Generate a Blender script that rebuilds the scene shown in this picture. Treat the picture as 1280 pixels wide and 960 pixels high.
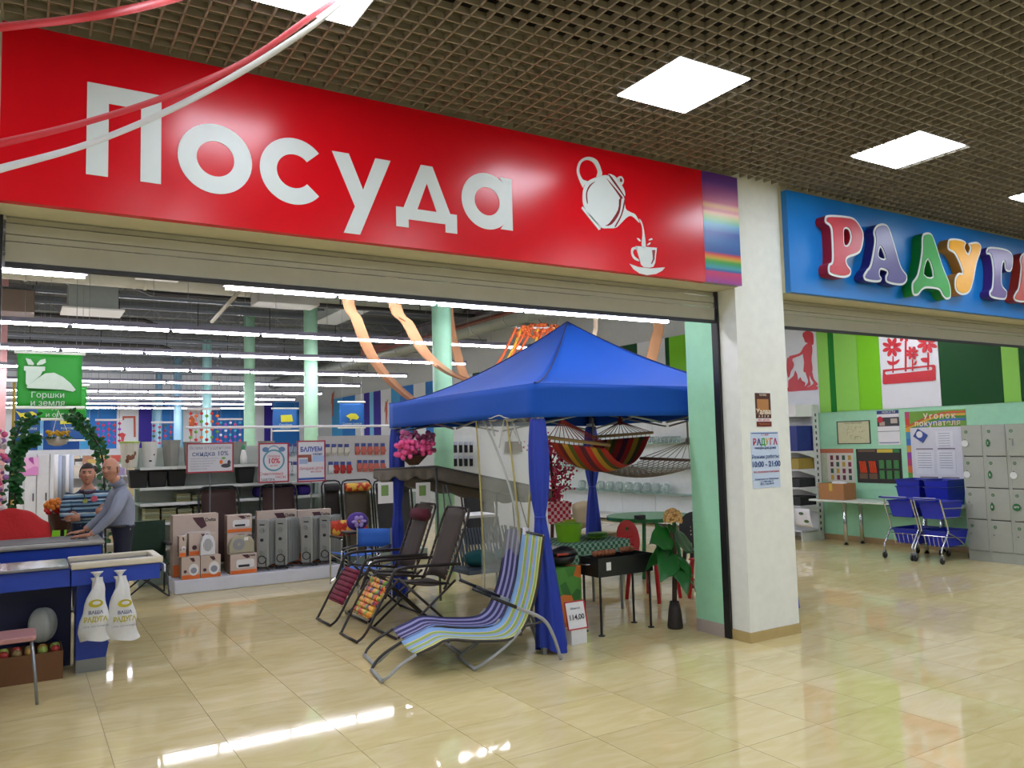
import bpy, bmesh, math, random
from mathutils import Vector, Matrix
random.seed(7)
for o in list(bpy.data.objects): bpy.data.objects.remove(o)
SC = bpy.context.scene
COL = SC.collection
# ---------------------------------------------------------------- camera
YAW, PITCH, ROLL = 0.550263, 0.0753376, -0.0246931
FPX = 1004.33
CAM = Vector((-1.67478, -4.46316, 1.70052))
fw = Vector((math.sin(YAW)*math.cos(PITCH), math.cos(YAW)*math.cos(PITCH), math.sin(PITCH)))
r0 = Vector((math.cos(YAW), -math.sin(YAW), 0)); u0 = r0.cross(fw)
rt = r0*math.cos(ROLL) + u0*math.sin(ROLL); up = -r0*math.sin(ROLL) + u0*math.cos(ROLL)
cd = bpy.data.cameras.new('camera'); cam = bpy.data.objects.new('camera', cd); COL.objects.link(cam)
cd.sensor_width = 36; cd.lens = 36*FPX/1280; cd.clip_start = .05; cd.clip_end = 200
m = Matrix.Identity(4)
for i in range(3):
    m[i][0] = rt[i]; m[i][1] = up[i]; m[i][2] = -fw[i]; m[i][3] = CAM[i]
cam.matrix_world = m
SC.camera = cam
# ---------------------------------------------------------------- world, exposure
w = bpy.data.worlds.new('world'); SC.world = w; w.use_nodes = True
w.node_tree.nodes['Background'].inputs[0].default_value = (.9, .95, 1, 1)
w.node_tree.nodes['Background'].inputs[1].default_value = .05
SC.view_settings.view_transform = 'Standard'; SC.view_settings.look = 'None'
SC.view_settings.gamma = 1; SC.view_settings.use_curve_mapping = False
SC.view_settings.exposure = EXPO = 0.0
PANEL_E, TUBE_E = 20.0, 46.0     # emission of the mall ceiling panels and of the shop tubes
# ---------------------------------------------------------------- helpers
def _ray(x, y): return fw + rt*((x-640)/FPX) - up*((y-480)/FPX)
def PY(x, y, Y): d = _ray(x, y); return CAM + d*((Y-CAM.y)/d.y)      # point of the vertical plane y=Y
def PX(x, y, X): d = _ray(x, y); return CAM + d*((X-CAM.x)/d.x)
def PZ(x, y, Z): d = _ray(x, y); return CAM + d*((Z-CAM.z)/d.z)
def lin(c):
    if isinstance(c, str):
        c = tuple(int(c[i:i+2], 16)/255 for i in (0, 2, 4))
    return tuple((v/12.92 if v <= .04045 else ((v+.055)/1.055)**2.4) for v in c) + (1,)
MATS = {}
def mat(name, col, rough=.5, metal=0, emit=0, var=.08, scale=12, bump=0, trans=0, alpha=1, coat=0, spec=.5, ecol=None, sheen=0, back=None):
    if name in MATS: return MATS[name]
    m = bpy.data.materials.new(name); MATS[name] = m; m.use_nodes = True
    nt = m.node_tree; b = nt.nodes['Principled BSDF']
    c = lin(col)
    b.inputs['Roughness'].default_value = rough; b.inputs['Metallic'].default_value = metal
    b.inputs['Specular IOR Level'].default_value = spec
    b.inputs['Base Color'].default_value = c
    if trans: b.inputs['Transmission Weight'].default_value = trans
    if alpha < 1: b.inputs['Alpha'].default_value = alpha
    if coat: b.inputs['Coat Weight'].default_value = coat; b.inputs['Coat Roughness'].default_value = .08
    if sheen: b.inputs['Sheen Weight'].default_value = sheen
    if emit:
        b.inputs['Emission Color'].default_value = lin(ecol or col); b.inputs['Emission Strength'].default_value = emit
    elif var:
        tc = nt.nodes.new('ShaderNodeTexCoord'); n = nt.nodes.new('ShaderNodeTexNoise'); n.inputs['Scale'].default_value = scale
        n.inputs['Detail'].default_value = 4
        nt.links.new(tc.outputs['Object'], n.inputs['Vector'])
        mx = nt.nodes.new('ShaderNodeMixRGB'); mx.blend_type = 'MIX'
        mx.inputs[1].default_value = tuple(v*(1-var) for v in c[:3])+(1,)
        mx.inputs[2].default_value = tuple(min(1, v*(1+var)) for v in c[:3])+(1,)
        nt.links.new(n.outputs['Fac'], mx.inputs[0]); nt.links.new(mx.outputs[0], b.inputs['Base Color'])
        if bump:
            bp = nt.nodes.new('ShaderNodeBump'); bp.inputs['Strength'].default_value = bump; bp.inputs['Distance'].default_value = .01
            nt.links.new(n.outputs['Fac'], bp.inputs['Height']); nt.links.new(bp.outputs[0], b.inputs['Normal'])
    return m
def ramp_mat(name, stops, axis=0, coord='UV', scale=1.0, offset=0.0, rough=.6, interp='CONSTANT', noise=0, repeat=False, coat=0, sheen=0, alpha=1):
    """flat print or woven stripes: colour ramp along one axis of the surface's own coordinates"""
    if name in MATS: return MATS[name]
    m = bpy.data.materials.new(name); MATS[name] = m; m.use_nodes = True
    nt = m.node_tree; b = nt.nodes['Principled BSDF']; b.inputs['Roughness'].default_value = rough
    if coat: b.inputs['Coat Weight'].default_value = coat
    if alpha < 1: b.inputs['Alpha'].default_value = alpha
    tc = nt.nodes.new('ShaderNodeTexCoord'); sp = nt.nodes.new('ShaderNodeSeparateXYZ')
    nt.links.new(tc.outputs[coord], sp.inputs[0])
    ma = nt.nodes.new('ShaderNodeMath'); ma.operation = 'MULTIPLY_ADD'; ma.inputs[1].default_value = scale; ma.inputs[2].default_value = offset
    nt.links.new(sp.outputs[axis], ma.inputs[0]); out = ma.outputs[0]
    if noise:
        n = nt.nodes.new('ShaderNodeTexNoise'); n.inputs['Scale'].default_value = 9; nt.links.new(tc.outputs[coord], n.inputs['Vector'])
        a2 = nt.nodes.new('ShaderNodeMath'); a2.operation = 'MULTIPLY_ADD'; a2.inputs[1].default_value = noise
        nt.links.new(n.outputs['Fac'], a2.inputs[0]); nt.links.new(out, a2.inputs[2]); out = a2.outputs[0]
    if repeat:
        fr = nt.nodes.new('ShaderNodeMath'); fr.operation = 'FRACT'; nt.links.new(out, fr.inputs[0]); out = fr.outputs[0]
    cr = nt.nodes.new('ShaderNodeValToRGB'); cr.color_ramp.interpolation = interp
    e = cr.color_ramp.elements
    while len(e) < len(stops): e.new(.5)
    for i, (p, c) in enumerate(stops): e[i].position = p; e[i].color = lin(c)
    nt.links.new(out, cr.inputs[0]); nt.links.new(cr.outputs[0], b.inputs['Base Color'])
    return m
def voro_mat(name, cols, scale=30, rough=.5, coord='Object'):
    """blotchy printed pattern from voronoi cells"""
    if name in MATS: return MATS[name]
    m = bpy.data.materials.new(name); MATS[name] = m; m.use_nodes = True
    nt = m.node_tree; b = nt.nodes['Principled BSDF']; b.inputs['Roughness'].default_value = rough
    tc = nt.nodes.new('ShaderNodeTexCoord'); v = nt.nodes.new('ShaderNodeTexVoronoi'); v.inputs['Scale'].default_value = scale
    nt.links.new(tc.outputs[coord], v.inputs['Vector'])
    sp = nt.nodes.new('ShaderNodeSeparateColor'); nt.links.new(v.outputs['Color'], sp.inputs[0])
    cr = nt.nodes.new('ShaderNodeValToRGB'); cr.color_ramp.interpolation = 'CONSTANT'; e = cr.color_ramp.elements
    while len(e) < len(cols): e.new(.5)
    for i, c in enumerate(cols): e[i].position = i/len(cols); e[i].color = lin(c)
    nt.links.new(sp.outputs[0], cr.inputs[0]); nt.links.new(cr.outputs[0], b.inputs['Base Color'])
    return m
def tag(o, label=None, cat=None, group=None, kind=None):
    if label: o['label'] = label
    if cat: o['category'] = cat
    if group: o['group'] = group
    if kind: o['kind'] = kind
    return o
def thing(name, label, cat, loc=(0, 0, 0), rz=0, group=None):
    o = bpy.data.objects.new(name, None); COL.objects.link(o); o.empty_display_size = .1
    o.matrix_world = Matrix.Translation(Vector(loc)) @ Matrix.Rotation(rz, 4, 'Z')
    return tag(o, label, cat, group)
def wmat(o):
    m = o.matrix_basis.copy()
    while o.parent: o = o.parent; m = o.matrix_basis @ m
    return m
class MB:
    def __init__(s): s.v = []; s.f = []; s.uv = []; s.mi = []
    def face(s, idx, uv=None, m=0): s.f.append(idx); s.uv.append(uv); s.mi.append(m)
    def box(s, x0, y0, z0, x1, y1, z1, m=0):
        return s.obox(((x0+x1)/2, (y0+y1)/2, (z0+z1)/2), (1, 0, 0), (0, 1, 0), abs(x1-x0)/2, abs(y1-y0)/2, abs(z1-z0)/2, m)
    def obox(s, c, ax, ay, hx, hy, hz, m=0, taper=1.0):
        c = Vector(c); ax = Vector(ax).normalized(); ay = Vector(ay).normalized(); az = ax.cross(ay)
        b = len(s.v)
        for k in (-1, 1):
            t = taper if k < 0 else 1
            for i, j in ((-1, -1), (1, -1), (1, 1), (-1, 1)): s.v.append(c+ax*(hx*i*t)+ay*(hy*j*t)+az*(hz*k))
        q = [(0, 0), (1, 0), (1, 1), (0, 1)]
        for f in ((3, 2, 1, 0), (4, 5, 6, 7), (0, 1, 5, 4), (1, 2, 6, 5), (2, 3, 7, 6), (3, 0, 4, 7)): s.face([b+i for i in f], q, m)
        return s
    def quad(s, a, b, c, d, m=0, thick=0):
        n = len(s.v); s.v += [Vector(p) for p in (a, b, c, d)]
        s.face([n, n+1, n+2, n+3], [(0, 0), (1, 0), (1, 1), (0, 1)], m); return s
    def tube(s, pts, r, n=8, closed=False, m=0, flat=1.0):
        P = [Vector(p) for p in pts]; k = len(P); b = len(s.v)
        R = r if isinstance(r, (list, tuple)) else [r]*k
        prev = None
        for i in range(k):
            if closed: t = (P[(i+1) % k]-P[i-1])
            else: t = P[min(i+1, k-1)]-P[max(i-1, 0)]
            t = t.normalized() if t.length > 1e-9 else Vector((0, 0, 1))
            if prev is None:
                a = Vector((0, 0, 1)) if abs(t.z) < .9 else Vector((1, 0, 0)); n1 = t.cross(a).normalized()
            else:
                n1 = prev - t*prev.dot(t); n1 = n1.normalized() if n1.length > 1e-6 else t.orthogonal().normalized()
            prev = n1; n2 = t.cross(n1)
            for j in range(n):
                a = 2*math.pi*j/n; s.v.append(P[i]+n1*(R[i]*math.cos(a))+n2*(R[i]*math.sin(a)*flat))
        for i in range(k if closed else k-1):
            i2 = (i+1) % k
            for j in range(n):
                j2 = (j+1) % n
                s.face([b+i*n+j, b+i*n+j2, b+i2*n+j2, b+i2*n+j], [(i/k, j/n), (i/k, (j+1)/n), ((i+1)/k, (j+1)/n), ((i+1)/k, j/n)], m)
        if not closed:
            s.face([b+j for j in range(n)][::-1], None, m); s.face([b+(k-1)*n+j for j in range(n)], None, m)
        return s
    def lathe(s, prof, c=(0, 0, 0), n=16, m=0, sx=1, sy=1, cap=True):
        c = Vector(c); b = len(s.v); k = len(prof)
        for r, z in prof:
            for j in range(n):
                a = 2*math.pi*j/n; s.v.append(c+Vector((r*math.cos(a)*sx, r*math.sin(a)*sy, z)))
        for i in range(k-1):
            for j in range(n):
                j2 = (j+1) % n
                s.face([b+i*n+j, b+i*n+j2, b+(i+1)*n+j2, b+(i+1)*n+j], [(j/n, i/(k-1)), ((j+1)/n, i/(k-1)), ((j+1)/n, (i+1)/(k-1)), (j/n, (i+1)/(k-1))], m)
        if cap:
            s.face([b+j for j in range(n)][::-1], None, m); s.face([b+(k-1)*n+j for j in range(n)], None, m)
        return s
    def ball(s, c, r, n=10, k=6, m=0, sx=1, sy=1, sz=1):
        return s.lathe([(r*math.sin(math.pi*(i+.02)/(k+.04)), -r*sz*math.cos(math.pi*(i+.02)/(k+.04))) for i in range(k+1)], c, n, m, sx, sy)
    def grid(s, fn, nu, nv, m=0, flip=False):
        b = len(s.v)
        for i in range(nu+1):
            for j in range(nv+1): s.v.append(Vector(fn(i/nu, j/nv)))
        for i in range(nu):
            for j in range(nv):
                q = [b+i*(nv+1)+j, b+(i+1)*(nv+1)+j, b+(i+1)*(nv+1)+j+1, b+i*(nv+1)+j+1]
                u = [(i/nu, j/nv), ((i+1)/nu, j/nv), ((i+1)/nu, (j+1)/nv), (i/nu, (j+1)/nv)]
                if flip: q.reverse(); u.reverse()
                s.face(q, u, m)
        return s
    def prism(s, poly, o, ax, ay, d, m=0):
        """polygon (2d) in the plane o+ax*x+ay*y, from depth 0 to d along ax x ay"""
        o = Vector(o); ax = Vector(ax); ay = Vector(ay); az = ax.cross(ay)
        b = len(s.v); k = len(poly)
        for t in (0, d):
            for x, y in poly: s.v.append(o+ax*x+ay*y+az*t)
        xs = [p[0] for p in poly]; ys = [p[1] for p in poly]; X0, X1, Y0, Y1 = min(xs), max(xs), min(ys), max(ys)
        uv = [((x-X0)/max(1e-6, X1-X0), (y-Y0)/max(1e-6, Y1-Y0)) for x, y in poly]
        s.face([b+i for i in range(k)][::-1], uv[::-1], m); s.face([b+k+i for i in range(k)], uv, m)
        for i in range(k):
            j = (i+1) % k; s.face([b+i, b+j, b+k+j, b+k+i], None, m)
        return s
    def mesh(s, name, smooth=False):
        me = bpy.data.meshes.new(name); me.from_pydata([tuple(v) for v in s.v], [], s.f)
        if any(u for u in s.uv):
            L = me.uv_layers.new(name='UVMap'); k = 0; data = []
            for f, u in zip(s.f, s.uv):
                for i in range(len(f)): data += list(u[i]) if u else [0, 0]
            L.data.foreach_set('uv', data)
        me.polygons.foreach_set('material_index', s.mi)
        if smooth: me.polygons.foreach_set('use_smooth', [True]*len(s.f))
        me.update(); return me
    def build(s, name, mats, parent=None, world=True, smooth=False, bevel=0, solid=0, subsurf=0):
        if parent is not None and world:
            inv = wmat(parent).inverted(); s.v = [inv @ Vector(v) for v in s.v]
        me = s.mesh(name, smooth)
        for mm in (mats if isinstance(mats, (list, tuple)) else [mats]): me.materials.append(mm)
        o = bpy.data.objects.new(name, me); COL.objects.link(o)
        if parent is not None: o.parent = parent
        if solid:
            d = o.modifiers.new('s', 'SOLIDIFY'); d.thickness = solid; d.offset = 0
        if subsurf:
            d = o.modifiers.new('ss', 'SUBSURF'); d.levels = d.render_levels = subsurf
        if bevel:
            d = o.modifiers.new('b', 'BEVEL'); d.width = bevel; d.segments = 2; d.limit_method = 'ANGLE'
        return o
def dup(root, loc=None, rz=None, label=None, group=None, mats=None):
    def cp(o, par):
        c = o.copy(); COL.objects.link(c); c.parent = par
        for ch in [x for x in bpy.data.objects if x.parent == o]: cp(ch, c)
        return c
    r = cp(root, None)
    if loc is not None: r.location = loc
    if rz is not None: r.rotation_euler = (0, 0, rz)
    if label: r['label'] = label
    if group: r['group'] = group
    return r
TMP = bpy.data.scenes.new('scratch')
def to_mesh(o):
    TMP.collection.objects.link(o); vl = TMP.view_layers[0]; vl.update(); dg = vl.depsgraph
    me = bpy.data.meshes.new_from_object(o.evaluated_get(dg)); bpy.data.objects.remove(o); return me
def curve_mesh(loops, depth):
    cu = bpy.data.curves.new('c', 'CURVE'); cu.dimensions = '2D'; cu.fill_mode = 'BOTH'; cu.extrude = depth/2
    for lp in loops:
        sp = cu.splines.new('POLY'); sp.points.add(len(lp)-1); sp.use_cyclic_u = True
        for p, q in zip(sp.points, lp): p.co = (q[0], q[1], 0, 1)
    me = to_mesh(bpy.data.objects.new('c', cu)); bpy.data.curves.remove(cu); return me
def frame(o, ax, ay):
    ax = Vector(ax).normalized(); ay = Vector(ay).normalized(); az = ax.cross(ay); o = Vector(o)
    return Matrix(((ax.x, ay.x, az.x, o.x), (ax.y, ay.y, az.y, o.y), (ax.z, ay.z, az.z, o.z), (0, 0, 0, 1)))
def place(me, name, mats, F, parent=None, label=None):
    """mesh drawn in its own xy plane, set into the world by frame F"""
    mats = mats if isinstance(mats, (list, tuple)) else [mats]
    me.materials.clear()
    for mm in mats: me.materials.append(mm)
    o = bpy.data.objects.new(name, me); COL.objects.link(o)
    if parent is not None: o.parent = parent; o.matrix_local = wmat(parent).inverted() @ F
    else: o.matrix_world = F
    if label: o['label'] = label
    return o
def shape(name, loops, F, depth, mats, parent=None, label=None):
    return place(curve_mesh(loops, depth), name, mats, F, parent, label)
def text(name, s, size, F, mats, parent=None, align='CENTER', depth=.0012, bold=0, sx=1, spacing=1, line=1):
    cu = bpy.data.curves.new('t', 'FONT'); cu.body = s; cu.size = size; cu.align_x = align; cu.align_y = 'CENTER'
    cu.extrude = depth/2; cu.offset = bold; cu.space_character = spacing; cu.space_line = line; cu.resolution_u = 3
    me = to_mesh(bpy.data.objects.new('t', cu)); bpy.data.curves.remove(cu)
    if sx != 1: me.transform(Matrix.Scale(sx, 4, (1, 0, 0)))
    return place(me, name, mats, F, parent)
def ring(cx, cy, rx, ry=None, n=36, a0=0, a1=2*math.pi):
    ry = ry or rx; full = abs(a1-a0-2*math.pi) < 1e-6; k = n if full else n+1
    return [(cx+rx*math.cos(a0+(a1-a0)*i/n), cy+ry*math.sin(a0+(a1-a0)*i/n)) for i in range(k)]
def rrect(x0, y0, x1, y1, r, n=4):
    P = []
    for cx, cy, a in ((x1-r, y1-r, 0), (x0+r, y1-r, 90), (x0+r, y0+r, 180), (x1-r, y0+r, 270)):
        for i in range(n+1):
            t = math.radians(a+90*i/n); P.append((cx+r*math.cos(t), cy+r*math.sin(t)))
    return P
def spline(pts, n=6, closed=False):
    """catmull-rom through points (2d or 3d)"""
    P = [Vector(p) for p in pts]; k = len(P); out = []
    for i in range(k if closed else k-1):
        p0 = P[(i-1) % k] if closed else P[max(i-1, 0)]; p1 = P[i]; p2 = P[(i+1) % k]; p3 = P[(i+2) % k] if closed else P[min(i+2, k-1)]
        for j in range(n):
            t = j/n
            out.append(.5*((2*p1)+(p2-p0)*t+(2*p0-5*p1+4*p2-p3)*t*t+(3*p1-p0-3*p2+p3)*t**3))
    if not closed: out.append(P[-1])
    return out
def struct(o): o['kind'] = 'structure'; return o
WHITE = mat('white paint', 'e6e6e0', .6); BLACK = mat('black metal', '17171a', .35, var=.1)
CHROME = mat('chrome', 'c8ccd0', .15, 1, var=0); STEEL = mat('grey steel', '8c9296', .35, .7)
XF = (1, 0, 0); ZF = (0, 0, 1)            # axes of a sign facing the mall
RX = (0, -1, 0)                           # text direction on the right-hand wall
# ================================================================ FLOOR
H = 3.96
def tile_material():
    m = bpy.data.materials.new('polished cream porcelain'); m.use_nodes = True; nt = m.node_tree; b = nt.nodes['Principled BSDF']
    g = nt.nodes.new('ShaderNodeNewGeometry'); d = nt.nodes.new('ShaderNodeVectorMath'); d.operation = 'DIVIDE'; d.inputs[1].default_value = (.6, .6, 1)
    nt.links.new(g.outputs['Position'], d.inputs[0]); fl = nt.nodes.new('ShaderNodeVectorMath'); fl.operation = 'FLOOR'; nt.links.new(d.outputs[0], fl.inputs[0])
    wn = nt.nodes.new('ShaderNodeTexWhiteNoise'); wn.noise_dimensions = '2D'; nt.links.new(fl.outputs[0], wn.inputs['Vector'])
    n = nt.nodes.new('ShaderNodeTexNoise'); n.inputs['Scale'].default_value = 2.2; n.inputs['Detail'].default_value = 6; n.inputs['Distortion'].default_value = 1.5
    sc = nt.nodes.new('ShaderNodeVectorMath'); sc.operation = 'MULTIPLY_ADD'; sc.inputs[1].default_value = (1, 3, 1)
    nt.links.new(g.outputs['Position'], sc.inputs[0]); nt.links.new(wn.outputs['Color'], sc.inputs[2]); nt.links.new(sc.outputs[0], n.inputs['Vector'])
    cr = nt.nodes.new('ShaderNodeValToRGB'); e = cr.color_ramp.elements; e[0].position = .3; e[0].color = lin('d4c186'); e[1].position = .72; e[1].color = lin('e2d2a0')
    nt.links.new(n.outputs['Fac'], cr.inputs[0])
    mx = nt.nodes.new('ShaderNodeMixRGB'); mx.blend_type = 'MULTIPLY'; mx.inputs[0].default_value = .10
    nt.links.new(cr.outputs[0], mx.inputs[1]); nt.links.new(wn.outputs['Value'], mx.inputs[2]); nt.links.new(mx.outputs[0], b.inputs['Base Color'])
    b.inputs['Roughness'].default_value = .045; b.inputs['IOR'].default_value = 1.6
    return m
TILE = tile_material(); GROUT = mat('tile grout', '8a7a55', .8)
fb = MB(); fb.box(-7, -9, -.12, 14, 33, -.004); floor = struct(fb.build('floor', GROUT))
tm = MB(); q = .2982
tm.v = [Vector(p) for p in ((-q, -q, -.012), (q, -q, -.012), (q, q, -.012), (-q, q, -.012), (-q, -q, 0), (q, -q, 0), (q, q, 0), (-q, q, 0))]
for f in ((0, 1, 5, 4), (1, 2, 6, 5), (2, 3, 7, 6), (3, 0, 4, 7), (4, 5, 6, 7)): tm.face(list(f))
tme = tm.mesh('floor_tile'); tme.materials.append(TILE)
cells = []
for i in range(-11, 23):
    for j in range(-15, 55):
        c = Vector((i*.6+.3, j*.6+.3, 0)); d = c-CAM; zf = d.dot(fw); s = d.dot(rt); t = d.dot(up)
        vis = zf > .5 and abs(s)/zf < .72 and -.56 < t/zf
        cells.append((0 if vis else 1, d.length, c))
cells.sort(key=lambda t: (t[0], t[1]))
for k, (a, d, c) in enumerate(cells[:300]):
    o = bpy.data.objects.new('floor_tile', tme); COL.objects.link(o); o.parent = floor; o.location = c
    o.rotation_euler = (random.gauss(0, .0004), random.gauss(0, .0004), 0)
rest = MB()
for a, d, c in cells[300:]:
    b = len(rest.v); rest.v += [v+c for v in tm.v]; rest.f += [[b+i for i in f] for f in tm.f]; rest.uv += [None]*len(tm.f); rest.mi += [0]*len(tm.f)
tag(rest.build('floor_tiles_beyond', TILE, floor), kind='stuff')
# ================================================================ MALL CEILING: open-cell grid and light panels
PLEN = mat('dark plenum paint', '1d1b19', .9); BAR = mat('grid bar grey', '8c8474', .5)
cb = MB(); cb.box(-7, -9, 4.75, 14, .33, 4.85); ceiling = struct(cb.build('ceiling', PLEN))
PANX = [-5.59, -3.19, -.79, 1.61, 4.035, 6.455, 8.86, 11.26]; PANY = [-1.1, -3.5, -5.9, -8.3]
def bar(axis, c, lo, hi):
    segs = [(lo, hi)]
    holes = []
    if axis == 'x':
        for y in PANY:
            if y+.005 < c < y+.595: holes = [(x, x+.6) for x in PANX]
    else:
        for x in PANX:
            if x+.005 < c < x+.595: holes = [(y, y+.6) for y in PANY]
    for h0, h1 in holes:
        new = []
        for a, b in segs:
            if h1 <= a or h0 >= b: new.append((a, b)); continue
            if a < h0: new.append((a, h0))
            if h1 < b: new.append((h1, b))
        segs = new
    mb = MB()
    for a, b in segs:
        if axis == 'x': mb.box(a, c-.0052, H, b, c+.0052, H+.036)
        else: mb.box(c-.0052, a, H, c+.0052, b, H+.036)
    return mb
xb = [('x', .3-.1*k) for k in range(1, 60)]; yb = [('y', .01-2.8+.1*k) for k in range(0, 150)]
for ax, c in xb:
    bar(ax, c-.0, -3.5, 13).build('grid_bar', BAR, ceiling)
for ax, c in yb:
    bar(ax, c, -5.7, .29).build('grid_bar', BAR, ceiling)
far = MB()
for k in range(60, 93): mb = bar('x', .3-.1*k, -7, 14); n = len(far.v); far.v += mb.v; far.f += [[i+n for i in f] for f in mb.f]; far.uv += mb.uv; far.mi += mb.mi
for k in range(0, 210):
    c = .01-7+.1*k; mb = bar('y', c, -9, -5.7); n = len(far.v); far.v += mb.v; far.f += [[i+n for i in f] for f in mb.f]; far.uv += mb.uv; far.mi += mb.mi
for x0, x1 in ((-7, -3.5), (13, 14)):
    for k in range(1, 60): mb = bar('x', .3-.1*k, x0, x1); n = len(far.v); far.v += mb.v; far.f += [[i+n for i in f] for f in mb.f]; far.uv += mb.uv; far.mi += mb.mi
for k in list(range(0, 42))+list(range(192, 210)):
    mb = bar('y', .01-7+.1*k, -5.7, .29); n = len(far.v); far.v += mb.v; far.f += [[i+n for i in f] for f in mb.f]; far.uv += mb.uv; far.mi += mb.mi
tag(far.build('grid_bars_beyond', BAR, ceiling), kind='stuff')
PEM = mat('lit diffuser', 'e9f1ff', .4, emit=PANEL_E); PFR = mat('white tin', 'dedede', .4)
LABP = {0: 'over the mall floor behind the viewer, far left', 2: 'square ceiling light panel cut by the top edge, with ribbons crossing it',
        3: 'square white ceiling light panel in front of the teapot picture, the largest whole one', 4: 'square white ceiling light panel above the rainbow strip and white column',
        5: 'square white ceiling light panel at the right picture edge above the blue sign'}
for j, y in enumerate(PANY):
    for i, x in enumerate(PANX):
        lab = LABP[i] if j == 0 and i in (2, 3, 4, 5) else 'square ceiling light panel over the walkway, %s from left, %s row out' % (('first', 'second', 'third', 'fourth', 'fifth', 'sixth', 'seventh', 'eighth')[i], ('first', 'second', 'third', 'fourth')[j])
        t = thing('ceiling_light', lab, 'ceiling light', (x+.3, y+.3, H), 0, 'square light panels in the grid ceiling')
        b = MB(); b.box(x+.004, y+.004, H+.012, x+.596, y+.596, H+.06); b.build('housing', PFR, t)
        b = MB(); b.box(x+.006, y+.006, H-.004, x+.594, y+.594, H+.012); b.build('diffuser', PEM, t)
# ================================================================ FACADE
MINT = mat('mint wall paint', '9fd9b4', .6); MINTD = mat('mint column paint', 'a6dcbc', .5); BEIGE = mat('beige lintel', 'c9c3a8', .6)
CPAINT = mat('white column paint', 'e6e8e0', .55, bump=.03); SKIRT = mat('porcelain skirting', 'b59f6c', .2)
def skirt(name, x0, y0, x1, y1, h, m, par=None):
    b = MB(); b.box(x0, y0, 0.0, x1, y1, h); return b.build(name, m, par, bevel=.003)
b = MB(); b.box(3.56, .36, 0, 4.17, .97, 5.2); colm = struct(b.build('wall_column', CPAINT))
b = MB(); b.box(3.55, .35, .0, 4.18, .36, .085); b.box(3.55, .36, 0, 3.56, .60, .085); b.box(4.17, .36, 0, 4.18, .97, .085); b.build('skirting', SKIRT, colm)
b = MB(); b.box(3.545, .63, .11, 3.56, .97, 3.0); b.build('mint_facing', MINT, colm)
b = MB(); b.box(3.538, .63, 0, 3.56, .97, .11); b.build('base_strip', mat('rosy base strip', 'b0a29a', .4), colm)
b = MB(); b.box(-2.5, .36, 0, -1.80, .97, 5.2); struct(b.build('wall_column_left', CPAINT))
b = MB(); b.box(-7, .36, 0, -2.5, .6, 5.2); struct(b.build('wall_front_left', CPAINT))
b = MB(); b.box(9.55, .36, 0, 14, .6, 5.2); struct(b.build('wall_front_right', CPAINT))
b = MB(); b.box(-1.80, .33, 3.0, 3.56, .66, 5.2); struct(b.build('trim_1', BEIGE))
b = MB(); b.box(4.17, .33, 3.0, 9.55, .66, 5.2); struct(b.build('trim_2', BEIGE))
b = MB(); b.box(-7, -9.1, 0, 14, -9, 4.85); struct(b.build('wall_behind', mat('mall wall', 'c9c2b4', .7)))
b = MB(); b.box(-7.1, -9.1, 0, -7, 33, 5.3); struct(b.build('wall_left', mat('left wall paint', 'cfd4d2', .7)))
b = MB(); b.box(14, -9.1, 0, 14.1, .6, 5.2); struct(b.build('wall_mall_end', mat('mall wall', 'c9c2b4', .7)))
SLAT = mat('shutter slat beige', 'a8a693', .45); DARKG = mat('dark rubber', '26262a', .6)
def shutter(x0, x1, lab):
    t = thing('roller_shutter', lab, 'shutter', ((x0+x1)/2, .59, 0))
    for z0, z1 in ((2.745, 2.862), (2.90, 2.962), (2.996, 3.06)):
        b = MB(); P = [(0, z0), (-.014, z0+.004), (-.016, z1-.004), (0, z1), (.01, z1), (.01, z0)]
        b.prism([(p[0], p[1]) for p in P], (x0+.04, .585, 0), (0, 1, 0), (0, 0, 1), x1-x0-.08); b.build('shutter_slat', SLAT, t)
    for z0, z1 in ((2.865, 2.898), (2.965, 2.993)):
        b = MB(); b.box(x0+.04, .577, z0, x1-.04, .59, z1); b.build('slat_joint', SLAT, t)
    b = MB(); b.box(x0+.04, .56, 2.722, x1-.04, .6, 2.745); b.build('bottom_bar', DARKG, t)
    for x in (x0, x1-.03):
        b = MB(); b.box(x+.002, .555, .002, x+.028, .625, 2.998); b.build('guide_rail', BLACK, t)
shutter(-1.80, 3.558, 'raised beige roller shutter with black guides under the red sign')
shutter(4.172, 9.5, 'raised beige roller shutter under the blue sign')
# ---------------------------------------------------------------- red shop sign
RED = mat('red banner vinyl', 'cf0818', .22, var=.04, spec=.4); LET = mat('white vinyl lettering', 'd2d9d7', .4, var=.03)
t = thing('shop_sign', 'long red sign reading Посуда with a white teapot pouring into a cup', 'sign', (.67, .3, 3.0))
b = MB(); b.box(-1.79, .27, 3.0, 3.13, .33, 3.94); b.build('red_board', RED, t)
RB = [(0, '8a3a94'), (.05, 'b02a78'), (.10, 'c23064'), (.115, '3458a0'), (.14, '3a98a8'), (.18, '2f9a5c'), (.20, '55a02e'), (.225, 'c9a52e'), (.245, 'd97a2c'), (.265, 'c23a5c'),
      (.28, '2d55a0'), (.38, '2b68b0'), (.46, '2c56ac'), (.53, '4a9cc8'), (.56, '57ac86'), (.60, 'a0b45a'), (.635, 'dda070'), (.66, 'c45c50'), (.70, 'cf8a3c'), (.735, 'b32a58'), (.80, '9a2c70'), (.92, '5c2c80')]
b = MB(); b.grid(lambda u, v: (3.13+.42*u, .268, 3.0+.94*v), 1, 1); b.grid(lambda u, v: (3.13+.42*u, .33, 3.0+.94*v), 1, 1, flip=True)
b.box(3.131, .269, 3.001, 3.549, .329, 3.939)
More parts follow.
